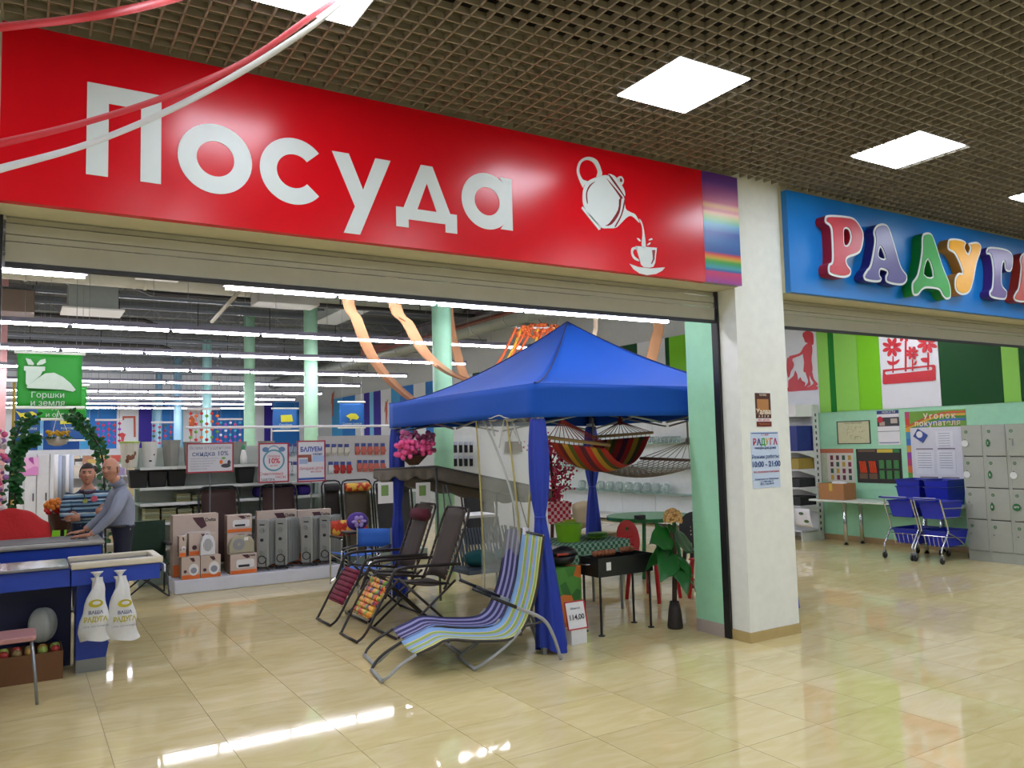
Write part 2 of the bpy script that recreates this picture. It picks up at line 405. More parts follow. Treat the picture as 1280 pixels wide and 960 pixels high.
b.build('rainbow_strip', ramp_mat('rainbow print', RB, axis=1, rough=.3, interp='LINEAR'), t)
SF = frame((0, .268, 0), XF, ZF)
def letter(loops): return shape('letter', loops, SF, .004, LET, t)
letter([[(-1.40, 3.193), (-1.295, 3.193), (-1.295, 3.60), (-1.135, 3.60), (-1.135, 3.193), (-1.031, 3.193), (-1.031, 3.70), (-1.40, 3.70)]])
letter([ring(-.74, 3.386, .205, n=48), ring(-.74, 3.386, .104, n=40)])
a = .72
letter([ring(-.285, 3.386, .205, n=40, a0=a, a1=2*math.pi-a) + ring(-.285, 3.386, .105, n=40, a0=2*math.pi-a, a1=a)])
letter([[(-.047, 3.555), (.062, 3.555), (.155, 3.335), (.24, 3.555), (.344, 3.555), (.132, 3.044), (.025, 3.044), (.10, 3.222)]])
letter([[(.379, 3.26), (.432, 3.26), (.56, 3.565), (.645, 3.565), (.772, 3.26), (.822, 3.26), (.822, 3.13), (.735, 3.13), (.735, 3.185), (.466, 3.185), (.466, 3.13), (.379, 3.13)],
        [(.53, 3.26), (.672, 3.26), (.601, 3.445)]])
import cmath
ao = ring(1.06, 3.388, .198, n=44, a0=.46, a1=2*math.pi-.46)
letter([[(1.265, 3.205), (1.265, 3.575), (1.165, 3.575)] + [p for p in ao if p[0] < 1.2] + [(1.165, 3.205)], ring(1.062, 3.388, .1, n=36)])
def sp2(pxs, n=5, closed=True):
    return [(p[0], p[1]) for p in spline([(lambda w: (w.x, w.z))(PY(700+x/5.333, 180+y/5.333, .268)) for x, y in pxs], n, closed)]
def poly2(pxs): return [(w.x, w.z) for w in (PY(700+x/5.333, 180+y/5.333, .268) for x, y in pxs)]
WH = LET
def tea(loops, nm='teapot_print', f=None, d=.004, m=None): return shape(nm, loops, f or SF, d, m or WH, t)
tea([sp2([(150, 288), (112, 190), (130, 115), (185, 86), (245, 108), (277, 180), (275, 212), (244, 220), (250, 180), (222, 125), (180, 106), (140, 128), (128, 185), (150, 235), (182, 250), (160, 275)])], 'handle_print')
tea([sp2([(182, 250), (240, 222), (310, 208), (350, 240), (395, 310), (420, 345), (428, 365), (432, 400), (440, 435), (470, 455), (500, 470), (527, 515), (524, 522), (480, 482), (445, 490), (400, 535), (372, 558), (325, 562), (272, 556), (215, 500), (172, 440), (152, 390), (152, 320), (165, 275)], 4)], 'teapot_print')
tea([poly2([(142, 428), (150, 416), (165, 432), (270, 552), (270, 568), (258, 574), (150, 440)])], 'base_print')
tea([sp2([(322, 208), (345, 204), (380, 230), (425, 300), (433, 345), (415, 335), (380, 285)])], 'lid_print')
tea([sp2([(380, 232), (390, 218), (410, 216), (425, 240), (418, 268), (405, 272)])], 'knob_print')
# dark red seam lines of the teapot drawing
LN = mat('dark red line print', '7d0a16', .4); SF2 = frame((0, .2655, 0), XF, ZF)
for pl in ([(308, 228), (395, 350), (392, 372), (385, 440), (330, 525), (300, 545), (345, 535), (395, 460), (408, 370), (412, 350)], [(235, 250), (195, 275), (172, 330), (178, 392), (184, 392), (180, 330), (202, 282)],
           [(326, 215), (420, 345), (428, 352), (425, 340), (345, 222)], [(428, 370), (405, 470), (365, 545), (372, 550), (412, 475), (434, 385)], [(398, 232), (408, 230), (414, 245), (408, 255), (400, 250)]):
    tea([sp2(pl, 3)], 'seam_print', SF2, .002, LN)
tea([sp2([(527, 500), (545, 520), (560, 580), (570, 684), (545, 680), (550, 600), (545, 545)])], 'stream_print')
tea([sp2([(512, 628), (525, 630), (538, 645), (530, 648)], 3)], 'drop_print'); tea([sp2([(580, 672), (600, 655), (600, 668), (588, 675)], 3)], 'drop_print'); tea([sp2([(590, 640), (608, 628), (617, 636), (600, 642)], 3)], 'drop_print')
tea([poly2([(503, 680), (645, 692), (634, 790), (622, 818), (600, 825), (560, 822), (540, 805), (528, 760)])], 'cup_print')
tea([sp2([(512, 688), (480, 692), (474, 730), (490, 765), (524, 782), (522, 770), (498, 750), (486, 722), (496, 702), (516, 704)], 4)], 'cup_handle_print')
tea([poly2([(612, 708), (634, 706), (628, 770), (612, 800), (605, 800), (618, 765)])], 'seam_print', SF2, .002, LN)
tea([poly2([(463, 798), (520, 820), (600, 830), (700, 822), (680, 845), (640, 866), (580, 874), (530, 862), (490, 835)])], 'saucer_print')
# ---------------------------------------------------------------- blue sign with raised letters
BLUE = mat('blue sign panel', '0c74c4', .3, var=.04)
t = thing('shop_sign', 'blue sign with six raised multicoloured letters right of the white column', 'sign', (6.8, .3, 3.0))
b = MB(); b.box(4.175, .27, 3.0, 9.55, .33, 3.93); b.build('blue_board', BLUE, t)
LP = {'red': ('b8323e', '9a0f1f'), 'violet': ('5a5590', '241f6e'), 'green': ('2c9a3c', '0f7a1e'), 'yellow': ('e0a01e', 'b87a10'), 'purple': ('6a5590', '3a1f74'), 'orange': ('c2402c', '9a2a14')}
def g4(pxs, Y): return [(lambda w: (w.x, w.z))(PY(960+x/4, 220+y/4, Y)) for x, y in pxs]
def offset(poly, d):
    k = len(poly); A = sum(poly[i][0]*poly[(i+1) % k][1]-poly[(i+1) % k][0]*poly[i][1] for i in range(k)); s = 1 if A > 0 else -1; out = []
    for i in range(k):
        p, q, r = Vector(poly[i-1]), Vector(poly[i]), Vector(poly[(i+1) % k])
        e1 = (q-p).normalized(); e2 = (r-q).normalized(); n = Vector((e1.y+e2.y, -e1.x-e2.x)); n = n.normalized() if n.length > 1e-6 else Vector((e1.y, -e1.x))
        out.append((q.x+n.x*d*s, q.y+n.y*d*s))
    return out
YL = .17
def raised(outer, hole, c, n=4, shift=0):
    fc, sc = LP[c]
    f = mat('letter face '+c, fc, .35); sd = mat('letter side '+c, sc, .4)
    O = g4(outer, YL); O = [(p[0]+shift, p[1]) for p in O]; Hh = [(p[0]+shift, p[1]) for p in g4(hole, YL)] if hole else None
    os = [(p.x, p.y) for p in spline(O, n, True)]; hs = [(p.x, p.y) for p in spline(Hh, 3, True)] if hole else None
    e = MB  # noqa
    L = shape('raised_letter', [os]+([hs] if hs else []), frame((0, (YL+.268)/2, 0), XF, ZF), .268-YL, sd, t)
    shape('white_edge', [os]+([hs] if hs else []), frame((0, YL-.004, 0), XF, ZF), .008, LET, L)
    shape('letter_face', [offset(os, -.021)]+([offset(hs, .016)] if hs else []), frame((0, YL-.010, 0), XF, ZF), .006, f, L)
raised([(283, 208), (300, 196), (380, 200), (430, 215), (468, 270), (474, 320), (455, 385), (395, 412), (392, 440), (412, 470), (405, 500), (370, 510), (310, 495), (298, 470), (302, 440), (318, 420), (315, 300), (308, 255), (285, 235)],
       [(378, 268), (400, 270), (410, 305), (400, 340), (380, 345), (376, 305)], 'red')
raised([(525, 280), (540, 248), (570, 238), (598, 255), (625, 330), (660, 450), (690, 495), (688, 530), (660, 548), (595, 535), (585, 505), (592, 480), (560, 470), (555, 495), (565, 515), (550, 532), (490, 525), (475, 500), (490, 470), (510, 440), (530, 330)],
       [(560, 355), (582, 412), (550, 402)], 'violet')
raised([(768, 300), (790, 283), (815, 292), (835, 340), (870, 450), (905, 540), (910, 605), (890, 618), (870, 600), (850, 570), (790, 562), (765, 575), (745, 598), (722, 592), (718, 535), (745, 490), (765, 380)],
       [(797, 415), (822, 502), (776, 492)], 'green')
raised([(895, 345), (905, 315), (950, 315), (985, 330), (980, 360), (996, 388), (1008, 360), (1000, 338), (1040, 330), (1062, 350), (1058, 385), (1040, 440), (1020, 540), (1000, 585), (965, 595), (935, 570), (932, 515), (950, 485), (968, 485), (955, 440), (930, 390), (900, 370)], None, 'yellow')
raised([(1090, 370), (1110, 355), (1190, 368), (1220, 400), (1218, 460), (1205, 480), (1185, 470), (1178, 430), (1168, 450), (1165, 540), (1190, 575), (1188, 610), (1170, 620), (1115, 608), (1105, 580), (1118, 555), (1122, 470), (1110, 400), (1092, 392)], None, 'purple')
A2 = [(525, 280), (540, 248), (570, 238), (598, 255), (625, 330), (660, 450), (690, 495), (688, 530), (660, 548), (595, 535), (585, 505), (592, 480), (560, 470), (555, 495), (565, 515), (550, 532), (490, 525), (475, 500), (490, 470), (510, 440), (530, 330)]
dx = PY(960+1227/4, 220+620/4, YL).x - PY(960+475/4, 220+500/4, YL).x
raised(A2, [(560, 355), (582, 412), (550, 402)], 'orange', shift=dx)
# ---------------------------------------------------------------- ribbons under the mall ceiling
def ribbon(name, lab, pts, wd, m, twist=.5):
    P = spline(pts, 8); b = MB(); k = len(P)-1
    def fn(u, v):
        i = min(int(round(u*k)), k); p = P[i]; a = math.sin(u*5)*twist
        return p+Vector((0, math.sin(a)*wd*(v-.5), math.cos(a)*wd*(v-.5)))
    b.grid(fn, k, 2); return tag(b.build(name, m, solid=.0012, smooth=True), lab, 'ribbon')
RRED = mat('red ribbon', 'd0121c', .5, sheen=.3); RWHI = mat('white ribbon', 'd9d8d2', .5)
ribbon('ribbon', 'red ribbon hanging from the grid ceiling across the letter П', [PY(-60, 190, -1.4), PY(0, 179, -1.4), PY(110, 152, -1.25), PY(215, 118, -1.1), PY(310, 75, -.95), PY(390, 20, -.85), PZ(422, -2, H-.03)], .036, RRED)
ribbon('ribbon', 'white ribbon hanging from the grid ceiling across the letter П', [PY(-60, 228, -1.4), PY(0, 211, -1.4), PY(110, 180, -1.25), PY(215, 136, -1.1), PY(310, 85, -.95), PY(390, 33, -.85), PZ(432, -2, H-.03)], .036, RWHI)
ribbon('ribbon', 'red ribbon at the top left corner, just under the ceiling', [PY(-60, 42, -1.2), PY(0, 34, -1.2), PY(90, 24, -1.05), PY(170, 10, -.9), PZ(240, -8, H-.03)], .04, RRED, .3)
# ---------------------------------------------------------------- notices on the column
def poster(name, lab, cat, p0, p1, Y, base, rects=(), texts=(), thick=.004):
    x0, z1, x1, z0 = p0[0], p0[1], p1[0], p1[1]
    t = thing(name, lab, cat, ((x0+x1)/2, Y, z0))
    b = MB(); b.box(x0, Y-thick, z0, x1, Y, z1); b.build('sheet', base, t)
    W, Hh = x1-x0, z1-z0
    for i, (u0, v0, u1, v1, m) in enumerate(rects):
        b = MB(); b.box(x0+W*u0, Y-thick-.0004*(i+2), z1-Hh*v1, x0+W*u1, Y-thick-.0002, z1-Hh*v0); b.build('printed_block', m, t)
    for (s, u, v, size, m, *k) in texts:
        text('lettering', s, size, frame((x0+W*u, Y-thick-.0034, z1-Hh*v), XF, ZF), m, t, **(k[0] if k else {}))
    return t
BRN = mat('brown poster', '4a2018', .4); INK = mat('blue ink', '2a4a86', .6, var=0); RINK = mat('red ink', 'c22a3a', .6, var=0)
GOLD = mat('tan print', 'b07a42', .5); CREAM = mat('cream ink', 'ead9c0', .6); PAPER = mat('pale blue paper', 'c2d2e8', .5, var=.03); PPR = mat('white paper', 'e2e2e2', .5, var=.03)
DINK = mat('dark ink', '2b2b33', .6, var=0); GINK = mat('grey ink', '8a90a0', .6, var=0)
poster('halva_poster', 'small dark brown poster with a tan picture taped on the white column', 'poster', (3.741, 2.095), (3.935, 1.80), .36, PPR,
       [(0, 0, 1, .745, BRN), (.12, .18, .86, .52, GOLD), (.03, .84, 1, .99, mat('maroon print', '6a1c22', .4))],
       [('ХАЛВА', .5, .06, .026, CREAM), ('Халва', .5, .56, .062, CREAM, {'bold': .002}), ('А  В  К  И', .5, .69, .03, CREAM), ('вкус  детства', .5, .79, .022, RINK), ('Приятного', .5, .915, .026, GOLD)])
CC = [mat('ink '+c, c, .6, var=0) for c in ('c22a3a', '2a2f7a', '2c9a3c', 'e0b01e', 'd0503a', 'b82a5a')]
tp = poster('opening_hours_notice', 'pale blue opening hours notice reading 10:00 - 21:00 on the white column', 'notice', (3.668, 1.757), (4.012, 1.275), .36, PAPER,
       [(.02, .015, .98, .03, INK)],
       [('товары для дома', .5, .285, .032, INK), ('Режим работы:', .5, .445, .047, INK), ('10:00 - 21:00', .5, .58, .068, INK, {'bold': .0015}), ('без перерывов и выходных', .5, .71, .024, RINK),
        ('Зеленогорск ул. Набережная\nд. 5, Магазин 12\n8(81) 2 тел. 000 00', .5, .885, .021, INK), ('с 1 мая', .5, .05, .026, RINK)])
for i, ch in enumerate('РАДУГА'):
    text('letter', ch, .078, frame((3.71+.052*i, .3536, 1.668), XF, ZF), CC[i], tp, bold=.002, sx=.9)
# ================================================================ SHOP SHELL
b = MB(); b.box(-7, .6, 5.2, 10.4, 33, 5.35); sceil = struct(b.build('ceiling_shop', mat('grey metal deck', '5c605e', .7)))
b = MB(); b.box(9.9, .6, 0, 10.1, 33, 5.2); wallR = struct(b.build('wall_right', mat('pale corrugated wall', 'c4c8c6', .6)))
b = MB(); b.box(9.889, .66, .0, 9.9, 5.33, 2.11); b.build('mint_facing', MINT, wallR)
b = MB(); b.box(-7, 33, 0, 10.1, 33.2, 5.2); wallB = struct(b.build('wall_back', mat('back wall white', 'd8dde2', .6)))
b = MB(); b.box(9.875, 1.0, 0, 9.889, 5.0, .09); struct(b.build('baseboard_right', mat('tan skirting', 'a58a62', .35)))
# ribs of the metal deck
for k in range(24):
    b = MB(); y = 2+1.25*k; b.box(-6.9, y, 5.08, 9.85, y+.09, 5.2); b.build('deck_rib', mat('deck rib', '74787a', .6), sceil)
# coloured panels on the upper right wall (near to far), z 2.11 .. 3.85
PC = {'w': 'e2e6ea', 'lg': '8fd05a', 'dg': '0f7a22', 'bg': '7ccb22', 'vdg': '0c4a1c', 'bl': '2f7ccc', 'vi': '3c2f9a', 'lb': '7ec2ea', 'cy': '4aa4dc', 'gr': '2c8a2e', 'ye': 'd8c832', 'db': '1c4f9a'}
PM = {k: mat('panel '+k, v, .6, var=.03, spec=.25) for k, v in PC.items()}
def wy(px): return PX(px, 455, 9.9).y
seq = [(1.0, .3, 'vdg')]
bounds = [(1330, 1275, 'vdg'), (1275, 1253, 'lg'), (1253, 1175, 'vdg'), (1175, 1101, 'w'), (1101, 1073, 'bg'), (1073, 1044, 'lg'), (1044, 1037, 'dg'), (1037, 1023, 'lg'), (1023, 980, 'w'),
          (980, 945, 'bg'), (945, 920, 'vdg'), (920, 905, 'w'), (905, 838, 'bg'), (838, 833, 'vdg'), (833, 798, 'w'), (798, 745, 'vdg'), (745, 700, 'lg'), (700, 650, 'w'), (650, 625, 'dg'), (625, 600, 'w')]
bounds += [(600, 591, 'vdg'), (591, 566, 'w'), (566, 543, 'bl'), (543, 532, 'bl'), (532, 517, 'w'), (517, 500, 'bl'), (500, 489, 'cy'), (489, 476, 'w'), (476, 467, 'vi'), (467, 462, 'lb'), (462, 455, 'vi'), (455, 444, 'w'), (444, 428, 'bl'), (428, 415, 'cy')]
for a, c, k in bounds:
    y0, y1 = max(.65, wy(a)), min(32.9, wy(c))
    if y1 - y0 < .02: continue
    b = MB(); b.box(9.878, y0+.003, 2.112, 9.9, y1-.003, 3.86); b.build('wall_panel', PM[k], wallR)
# red silhouettes on two of the white panels
RSIL = mat('red silhouette vinyl', 'c8202e', .4, var=.03)
def wpx(pxs, ox, oy, sc):   # traced outline on the wall plane -> (distance along the wall, height)
    return [(-w.y, w.z) for w in (PX(ox+x/sc, oy+y/sc, 9.876) for x, y in pxs)]
WF = frame((9.874, 0, 0), RX, ZF)
SILN = 0
def sil(nm, loops, n=0, parent=wallR, m=RSIL):
    L = [([(p.x, p.y) for p in spline(wpx(l, 975, 400, 5.818), n, True)] if n else wpx(l, 975, 400, 5.818)) for l in loops]
    global SILN; SILN += 1
    return shape(nm, L, Matrix.Translation((-.0003*(SILN % 40), 0, 0)) @ WF, .004, m, parent)
for nm, pl in (('child_head', [(165, 115), (170, 92), (192, 80), (197, 74), (201, 80), (230, 88), (242, 108), (245, 150), (240, 180), (205, 182), (200, 167), (185, 162), (178, 145), (172, 130)]),
               ('child_body', [(200, 172), (228, 175), (236, 220), (230, 285), (236, 340), (232, 380), (196, 380), (172, 374), (176, 310), (168, 255), (165, 210), (185, 182)]),
               ('child_arm', [(170, 205), (185, 230), (150, 257), (100, 277), (90, 283), (68, 276), (72, 262), (95, 256), (145, 240)]),
               ('child_leg', [(185, 372), (212, 374), (215, 430), (222, 470), (195, 487), (180, 500), (175, 492), (200, 462), (205, 440)]),
               ('child_leg', [(208, 372), (232, 374), (245, 425), (268, 455), (275, 470), (255, 480), (238, 472), (245, 455), (228, 430)]),
               ('watering_can', [(52, 290), (60, 275), (75, 270), (92, 283), (90, 295), (102, 320), (95, 350), (80, 372), (70, 410), (58, 415), (50, 360)]),
               ('ground_print', [(60, 520), (60, 490), (130, 480), (200, 488), (240, 470), (272, 485), (276, 497), (262, 508), (150, 515)])): sil(nm, [pl], 3)
sil('plant_print', [[(60, 500), (62, 440), (85, 420), (100, 405), (112, 365), (125, 395), (130, 440), (150, 415), (160, 440), (185, 455), (180, 480), (200, 500)]])
for (cx, cy, R) in ((816, 198, 72), (1072, 168, 76), (962, 240, 50), (905, 98, 62)):
    for i in range(8):
        a = i*math.pi/4+.39
        p = [(cx+R*.62*math.cos(a)+(R*.4*math.cos(t))*math.cos(a)-(R*.2*math.sin(t))*math.sin(a), cy+R*.62*math.sin(a)+(R*.4*math.cos(t))*math.sin(a)+(R*.2*math.sin(t))*math.cos(a)) for t in [k*math.pi/5 for k in range(10)]]
        if min(q[1] for q in p) > 20: sil('flower_petal', [p])
    sil('flower_heart', [[(cx+R*.3*math.cos(k*.6283), cy+R*.3*math.sin(k*.6283)) for k in range(10)], [(cx+R*.15*math.cos(k*.6283), cy+R*.15*math.sin(k*.6283)) for k in range(10)]])
for x0, x1, y0, y1 in ((818, 828, 262, 385), (908, 922, 150, 375), (960, 970, 285, 370), (1072, 1084, 235, 362)): sil('flower_stem', [[(x0, y0), (x1, y0), (x1, y1), (x0, y1)]])
for l in ([(780, 295), (825, 305), (870, 285), (850, 320), (800, 328)], [(970, 325), (995, 295), (990, 325)], [(1025, 280), (1072, 275), (1072, 308), (1040, 305)]): sil('flower_leaf', [l], 3)
sil('planter_silhouette', [[(750, 362), (1118, 325), (1130, 330), (1133, 435), (1120, 442), (758, 468), (748, 460)], [(770, 375), (1100, 340), (1110, 348), (1105, 364), (775, 398), (764, 388)]])
# white shelf-back panels of the glass display on the right wall
for k in range(8):
    y0 = 5.35+1.1*k
    b = MB(); b.box(9.87, y0, .02, 9.9, y0+1.09, 2.6); b.build('wall_panel', mat('white display panel', 'd6dad8', .4), wallR)
# far wall panels
bb = [(-20, 5, 'cy'), (5, 18, 'w'), (18, 48, 'db'), (48, 54, 'lb'), (54, 100, 'db'), (100, 112, 'cy'), (112, 146, 'bl'), (146, 173, 'w'), (173, 190, 'vi'), (190, 200, 'lb'), (200, 219, 'bl'), (219, 229, 'lb'), (229, 252, 'w'), (252, 272, 'bl'), (272, 306, 'bl'), (306, 330, 'w'), (330, 341, 'vi'), (341, 374, 'bl'), (374, 388, 'w'), (388, 402, 'vi')]
for a, c, k in bb:
    x0, x1 = PY(a, 530, 33).x, PY(c, 530, 33).x
    b = MB(); b.box(x0+.01, 32.97, 1.95, x1-.01, 33, 3.95); b.build('wall_panel', PM[k], wallB)
RUST = mat('rust print', 'c2583a', .5)
def bsil(pxs, m=RUST, nm='panel_print'):
    shape(nm, [[(w.x, w.z) for w in (PY(140+x/8, 490+y/8, 32.96) for x, y in pxs)]], frame((0, 32.962, 0), XF, ZF), .01, m, wallB)
bsil([(105, 242), (235, 240), (238, 450), (218, 452), (215, 260), (122, 262), (122, 280), (105, 282)])
bsil([(60, 420), (105, 405), (140, 425), (125, 450), (115, 505), (95, 500), (90, 455)], mat('pink red print', 'd8484a', .5))
bsil([(770, 260), (800, 235), (830, 270), (820, 380), (800, 470), (770, 380)], mat('orange print', 'e0702a', .5))
# small climbing figures on the far right wall panels
for px, py in ((416, 505), (483, 515)):
    c = PX(px, py, 9.876); s = .028*(c.y+4)/10*3
    P = [(-.2, 1.6), (0, 1.7), (.1, 1.3), (.3, 1.9), (.45, 1.85), (.25, .9), (.3, 0), (.2, -.9), (.32, -1.9), (.12, -1.9), (0, -.6), (-.12, -1.9), (-.3, -1.9), (-.2, -.5), (-.3, .6), (-.45, 0), (-.55, .1), (-.3, 1)]
    shape('climber_print', [[(-c.y+x*s*1.6, c.z+z*s*1.05) for x, z in P]], WF, .004, RUST, wallR)
# ================================================================ COLUMNS
for k, (x, y, lab) in enumerate(((3.27, 5.42, 'slim round mint column just behind the blue canopy'), (3.26, 11.25, 'second slim mint column, behind the glove display'), (3.24, 16.2, 'third slim mint column, behind the discount signs'),
                                 (3.24, 21.6, 'fourth slim pale column, near the orange hanging mobile'), (3.24, 27.0, 'fifth slim bluish column far back in the shop'), (3.22, 31.6, 'slim cyan column in front of the far wall'))):
    b = MB(); b.lathe([(.135, 0), (.135, 5.2)], (x, y, 0), 20); o = struct(b.build('wall_column', mat('column paint %d' % min(k, 4), ('a4dcb8', 'b0e2c0', 'b4e6c4', 'b6ecea', '9cc8e0')[min(k, 4)], .5), smooth=True)); o['label'] = lab
# ================================================================ STRIP LIGHTS
TUBE = mat('lit tube', 'f6f4ff', .4, emit=TUBE_E); HOUS = mat('lilac grey light housing', '8c8aa0', .4)
ZL = 3.45; ROWS = [2.7, 4.27, 7.70, 10.56, 13.6, 16.8, 20.1, 23.0, 26.0, 28.9]  # first row is added out of view to brighten the front and right side
ORD = ['first', 'second', 'third', 'fourth', 'fifth', 'sixth', 'seventh', 'eighth', 'ninth', 'tenth', 'eleventh']
RN = ['added, hidden behind shutter', 'nearest the shutter', 'second from the shutter', 'third from the shutter', 'fourth from the shutter', 'fifth from the shutter', 'sixth from the shutter', 'seventh from the shutter', 'eighth from the shutter', 'farthest back']
gA, gB = PY(68, 338, 4.27).x, PY(230, 352, 4.27).x
hm = MB(); hm.box(-.622, -.05, .0, .622, .05, .06); hme = hm.mesh('light_housing'); hme.materials.append(HOUS)
tm2 = MB(); tm2.box(-.595, -.03, -.032, .595, .03, 0.0); tme2 = tm2.mesh('light_tube'); tme2.materials.append(TUBE)
hw = MB()
for x in (-.4, .4): hw.tube([(x, 0, .05), (x, 0, 1.752)], .003, 4)
hwe = hw.mesh('hanger_wire'); hwe.materials.append(STEEL)
for r, y in enumerate(ROWS):
    xe = 6.40 if r else 9.6
    for k in range(10 if r else 9):
        x = xe-.625-1.255*k
        if r == 1 and x < gB+.3:
            if x < gB-1.3: continue
            x = PY(8, 335, y).x+.05
        if r == 0: y = 1.3 if x < 5.2 else 2.7
        t = thing('strip_light', 'white fluorescent strip light, %s from the right end in the row %s' % (ORD[k], RN[r]), 'strip light', (x, y, ZL), 0, 'fluorescent strips hung in rows')
        for nm, me in (('light_housing', hme), ('light_tube', tme2)) + ((('hanger_wire', hwe),) if True else ()):
            o = bpy.data.objects.new(nm, me); COL.objects.link(o); o.parent = t
# ================================================================ DUCTS, PIPES, AIR CONDITIONERS
GALV = mat('galvanised duct', '9aa096', .45, .35); DUCT2 = mat('pale duct wrap', 'b3b09c', .6); PIPE = mat('dark pipe', '2c2a28', .5); RUSTB = mat('red oxide beam', '7a3a26', .6)
def duct(lab, a, c, r, m=GALV):
    t = thing('air_duct', lab, 'air duct', (Vector(a)+Vector(c))/2); b = MB(); b.tube([a, c], r, 18); b.build('duct_tube', m, t, smooth=True)
    a, c = Vector(a), Vector(c); n = int((c-a).length/1.5)
    for i in range(1, n):
        p = a.lerp(c, i/n); d = (c-a).normalized()*.02; b = MB(); b.tube([p-d, p+d], r+.015, 18); b.build('duct_collar', m, t)
    return t
duct('long pale round air duct running above the second light row', (-6.5, 9.3, 4.50), (1.6, 9.3, 4.48), .18, DUCT2)
duct('round grey air duct behind the mint columns', (1.8, 10.0, 4.55), (6.0, 10.0, 4.55), .18)
duct('round silver air duct running back along the right side', (7.5, 9, 4.5), (7.5, 30, 4.5), .2)
def rbox(name, lab, cat, c, hx, hy, hz, m, extra=None):
    t = thing(name, lab, cat, (c[0], c[1], c[2]-hz)); b = MB(); b.box(c[0]-hx, c[1]-hy, c[2]-hz, c[0]+hx, c[1]+hy, c[2]+hz); b.build('casing', m, t, bevel=.01)
    for sx in (-1, 1):
        b = MB(); b.tube([(c[0]+sx*hx*.8, c[1], c[2]+hz), (c[0]+sx*hx*.8, c[1], 5.2)], .008, 6); b.build('hanger_rod', STEEL, t)
    if extra: extra(t, c, hx, hy, hz)
    return t
def grille(t, c, hx, hy, hz):
    g = mat('brown grille', '4a3c32', .6)
    for i in range(2):
        b = MB(); x0 = c[0]-hx*.9+i*hx*.95; b.box(x0, c[1]-hy-.02, c[2]-hz*.7, x0+hx*.85, c[1]-hy, c[2]+hz*.7); b.build('grille', g, t)
def flange(t, c, hx, hy, hz):
    b = MB(); b.box(c[0]-hx-.1, c[1]-hy-.1, c[2]-hz-.03, c[0]+hx+.1, c[1]+hy+.1, c[2]-hz); b.build('flange', mat('white flange', 'd8d8d0', .5), t)
a = PY(125, 366, 8.3); rbox('air_handler', 'grey air handling box with brown grilles above the first strip gap', 'air handler', (a.x, 8.35, 4.6), .42, .25, .22, GALV, grille)
a = PY(187, 365, 7.8); rbox('air_conditioner', 'ceiling air conditioner box with white flange right of the grilled box', 'air conditioner', (a.x+.2, 8.3, 4.55), .2, .25, .2, GALV, flange)
a = PY(115, 415, 12.0); rbox('air_conditioner', 'ceiling air conditioner box with white flange between second and third light rows', 'air conditioner', (a.x, 12.0, 4.55), .4, .35, .22, GALV, flange)
a = PY(90, 420, 12.2); rbox('air_handler', 'brownish air box left of the flanged air conditioner between light rows', 'air handler', (a.x-1.0, 12.3, 4.45), .4, .3, .2, mat('brown box', '6a5a4a', .6))
a = PY(360, 398, 8.5); rbox('air_handler', 'pale grey air box beside the second mint column', 'air handler', (a.x, 8.65, 4.35), .5, .25, .28, mat('pale air box', 'a09f90', .5))
a = PY(500, 395, 9); rbox('air_duct', 'square silver duct behind the orange ribbons', 'air duct', (a.x, 12.1, 4.75), .3, 1.2, .2, GALV)
def beam(lab, a, c, w, h, m, name='steel_beam'):
    t = thing(name, lab, 'beam', (Vector(a)+Vector(c))/2); a, c = Vector(a), Vector(c); d = (c-a).normalized(); s = d.cross(Vector((0, 0, 1))).normalized(); u = s.cross(d)
    for z in (-h/2, h/2):
        b = MB(); b.obox((a+c)/2+u*z, d, s, (c-a).length/2, w/2, .012); b.build('beam_flange', m, t)
    b = MB(); b.obox((a+c)/2, d, s, (c-a).length/2, .008, h/2); b.build('beam_web', m, t)
beam('red oxide steel beam across the shop above the first light row', (.6, 6.2, 4.3), (5.6, 6.2, 4.32), .12, .14, RUSTB)
beam('second red oxide steel beam a little farther back', (.9, 7.0, 4.62), (6.4, 7.0, 4.64), .12, .12, RUSTB)
beam('dark steel beam running back above the canopy', (6.1, 3.0, 4.35), (6.1, 14, 4.35), .16, .2, mat('dark beam', '3a322c', .6))
beam('brown steel beam running back beside the dark one', (6.9, 3.0, 4.5), (6.9, 18, 4.5), .14, .18, RUSTB)
for i, (y, z, lab) in enumerate(((6.8, 4.75, 'black pipe above the first strip gap'), (9.6, 4.5, 'black pipe above the second light row'), (14.5, 4.6, 'black pipe above the third light row'), (19, 4.6, 'black pipe far back above the fifth light row'))):
    t = thing('pipe', lab, 'pipe', (0, y, z)); b = MB(); b.tube([(-6.5, y, z), (-1.4+i, y, z), (-.9+i, y, z-.2), (6.2, y, z-.2)], .045, 10); b.build('pipe_run', PIPE, t, smooth=True)
    for k in range(5):
        x = -1.5+1.6*k; b = MB(); b.tube([(x, y, z-.2), (x, y, 5.2)], .01, 6); b.build('hanger', PIPE, t)
for k in range(7):      # lattice trusses across the shop
    y = 9.2+3.2*k; t = thing('roof_truss', 'grey lattice roof truss, %s one from the shop front' % ORD[k], 'truss', (0, y, 4.75), 0, 'lattice trusses under the metal deck')
    for z in (4.72, 5.05):
        b = MB(); b.box(-6.8, y-.03, z-.03, 9.8, y+.03, z+.03); b.build('chord', STEEL, t)
    b = MB(); P = [(-6.8+.35*i, y, 4.72 if i % 2 else 5.05) for i in range(48)]; b.tube(P, .014, 5); b.build('lacing', STEEL, t)
a, c = PY(265, 402, 9.0), PY(312, 350, 7.0)
t = thing('diagonal_brace', 'pale diagonal brace rod above the first light row', 'brace', a); b = MB(); b.tube([a, c], .03, 8); b.build('rod', DUCT2, t, smooth=True)
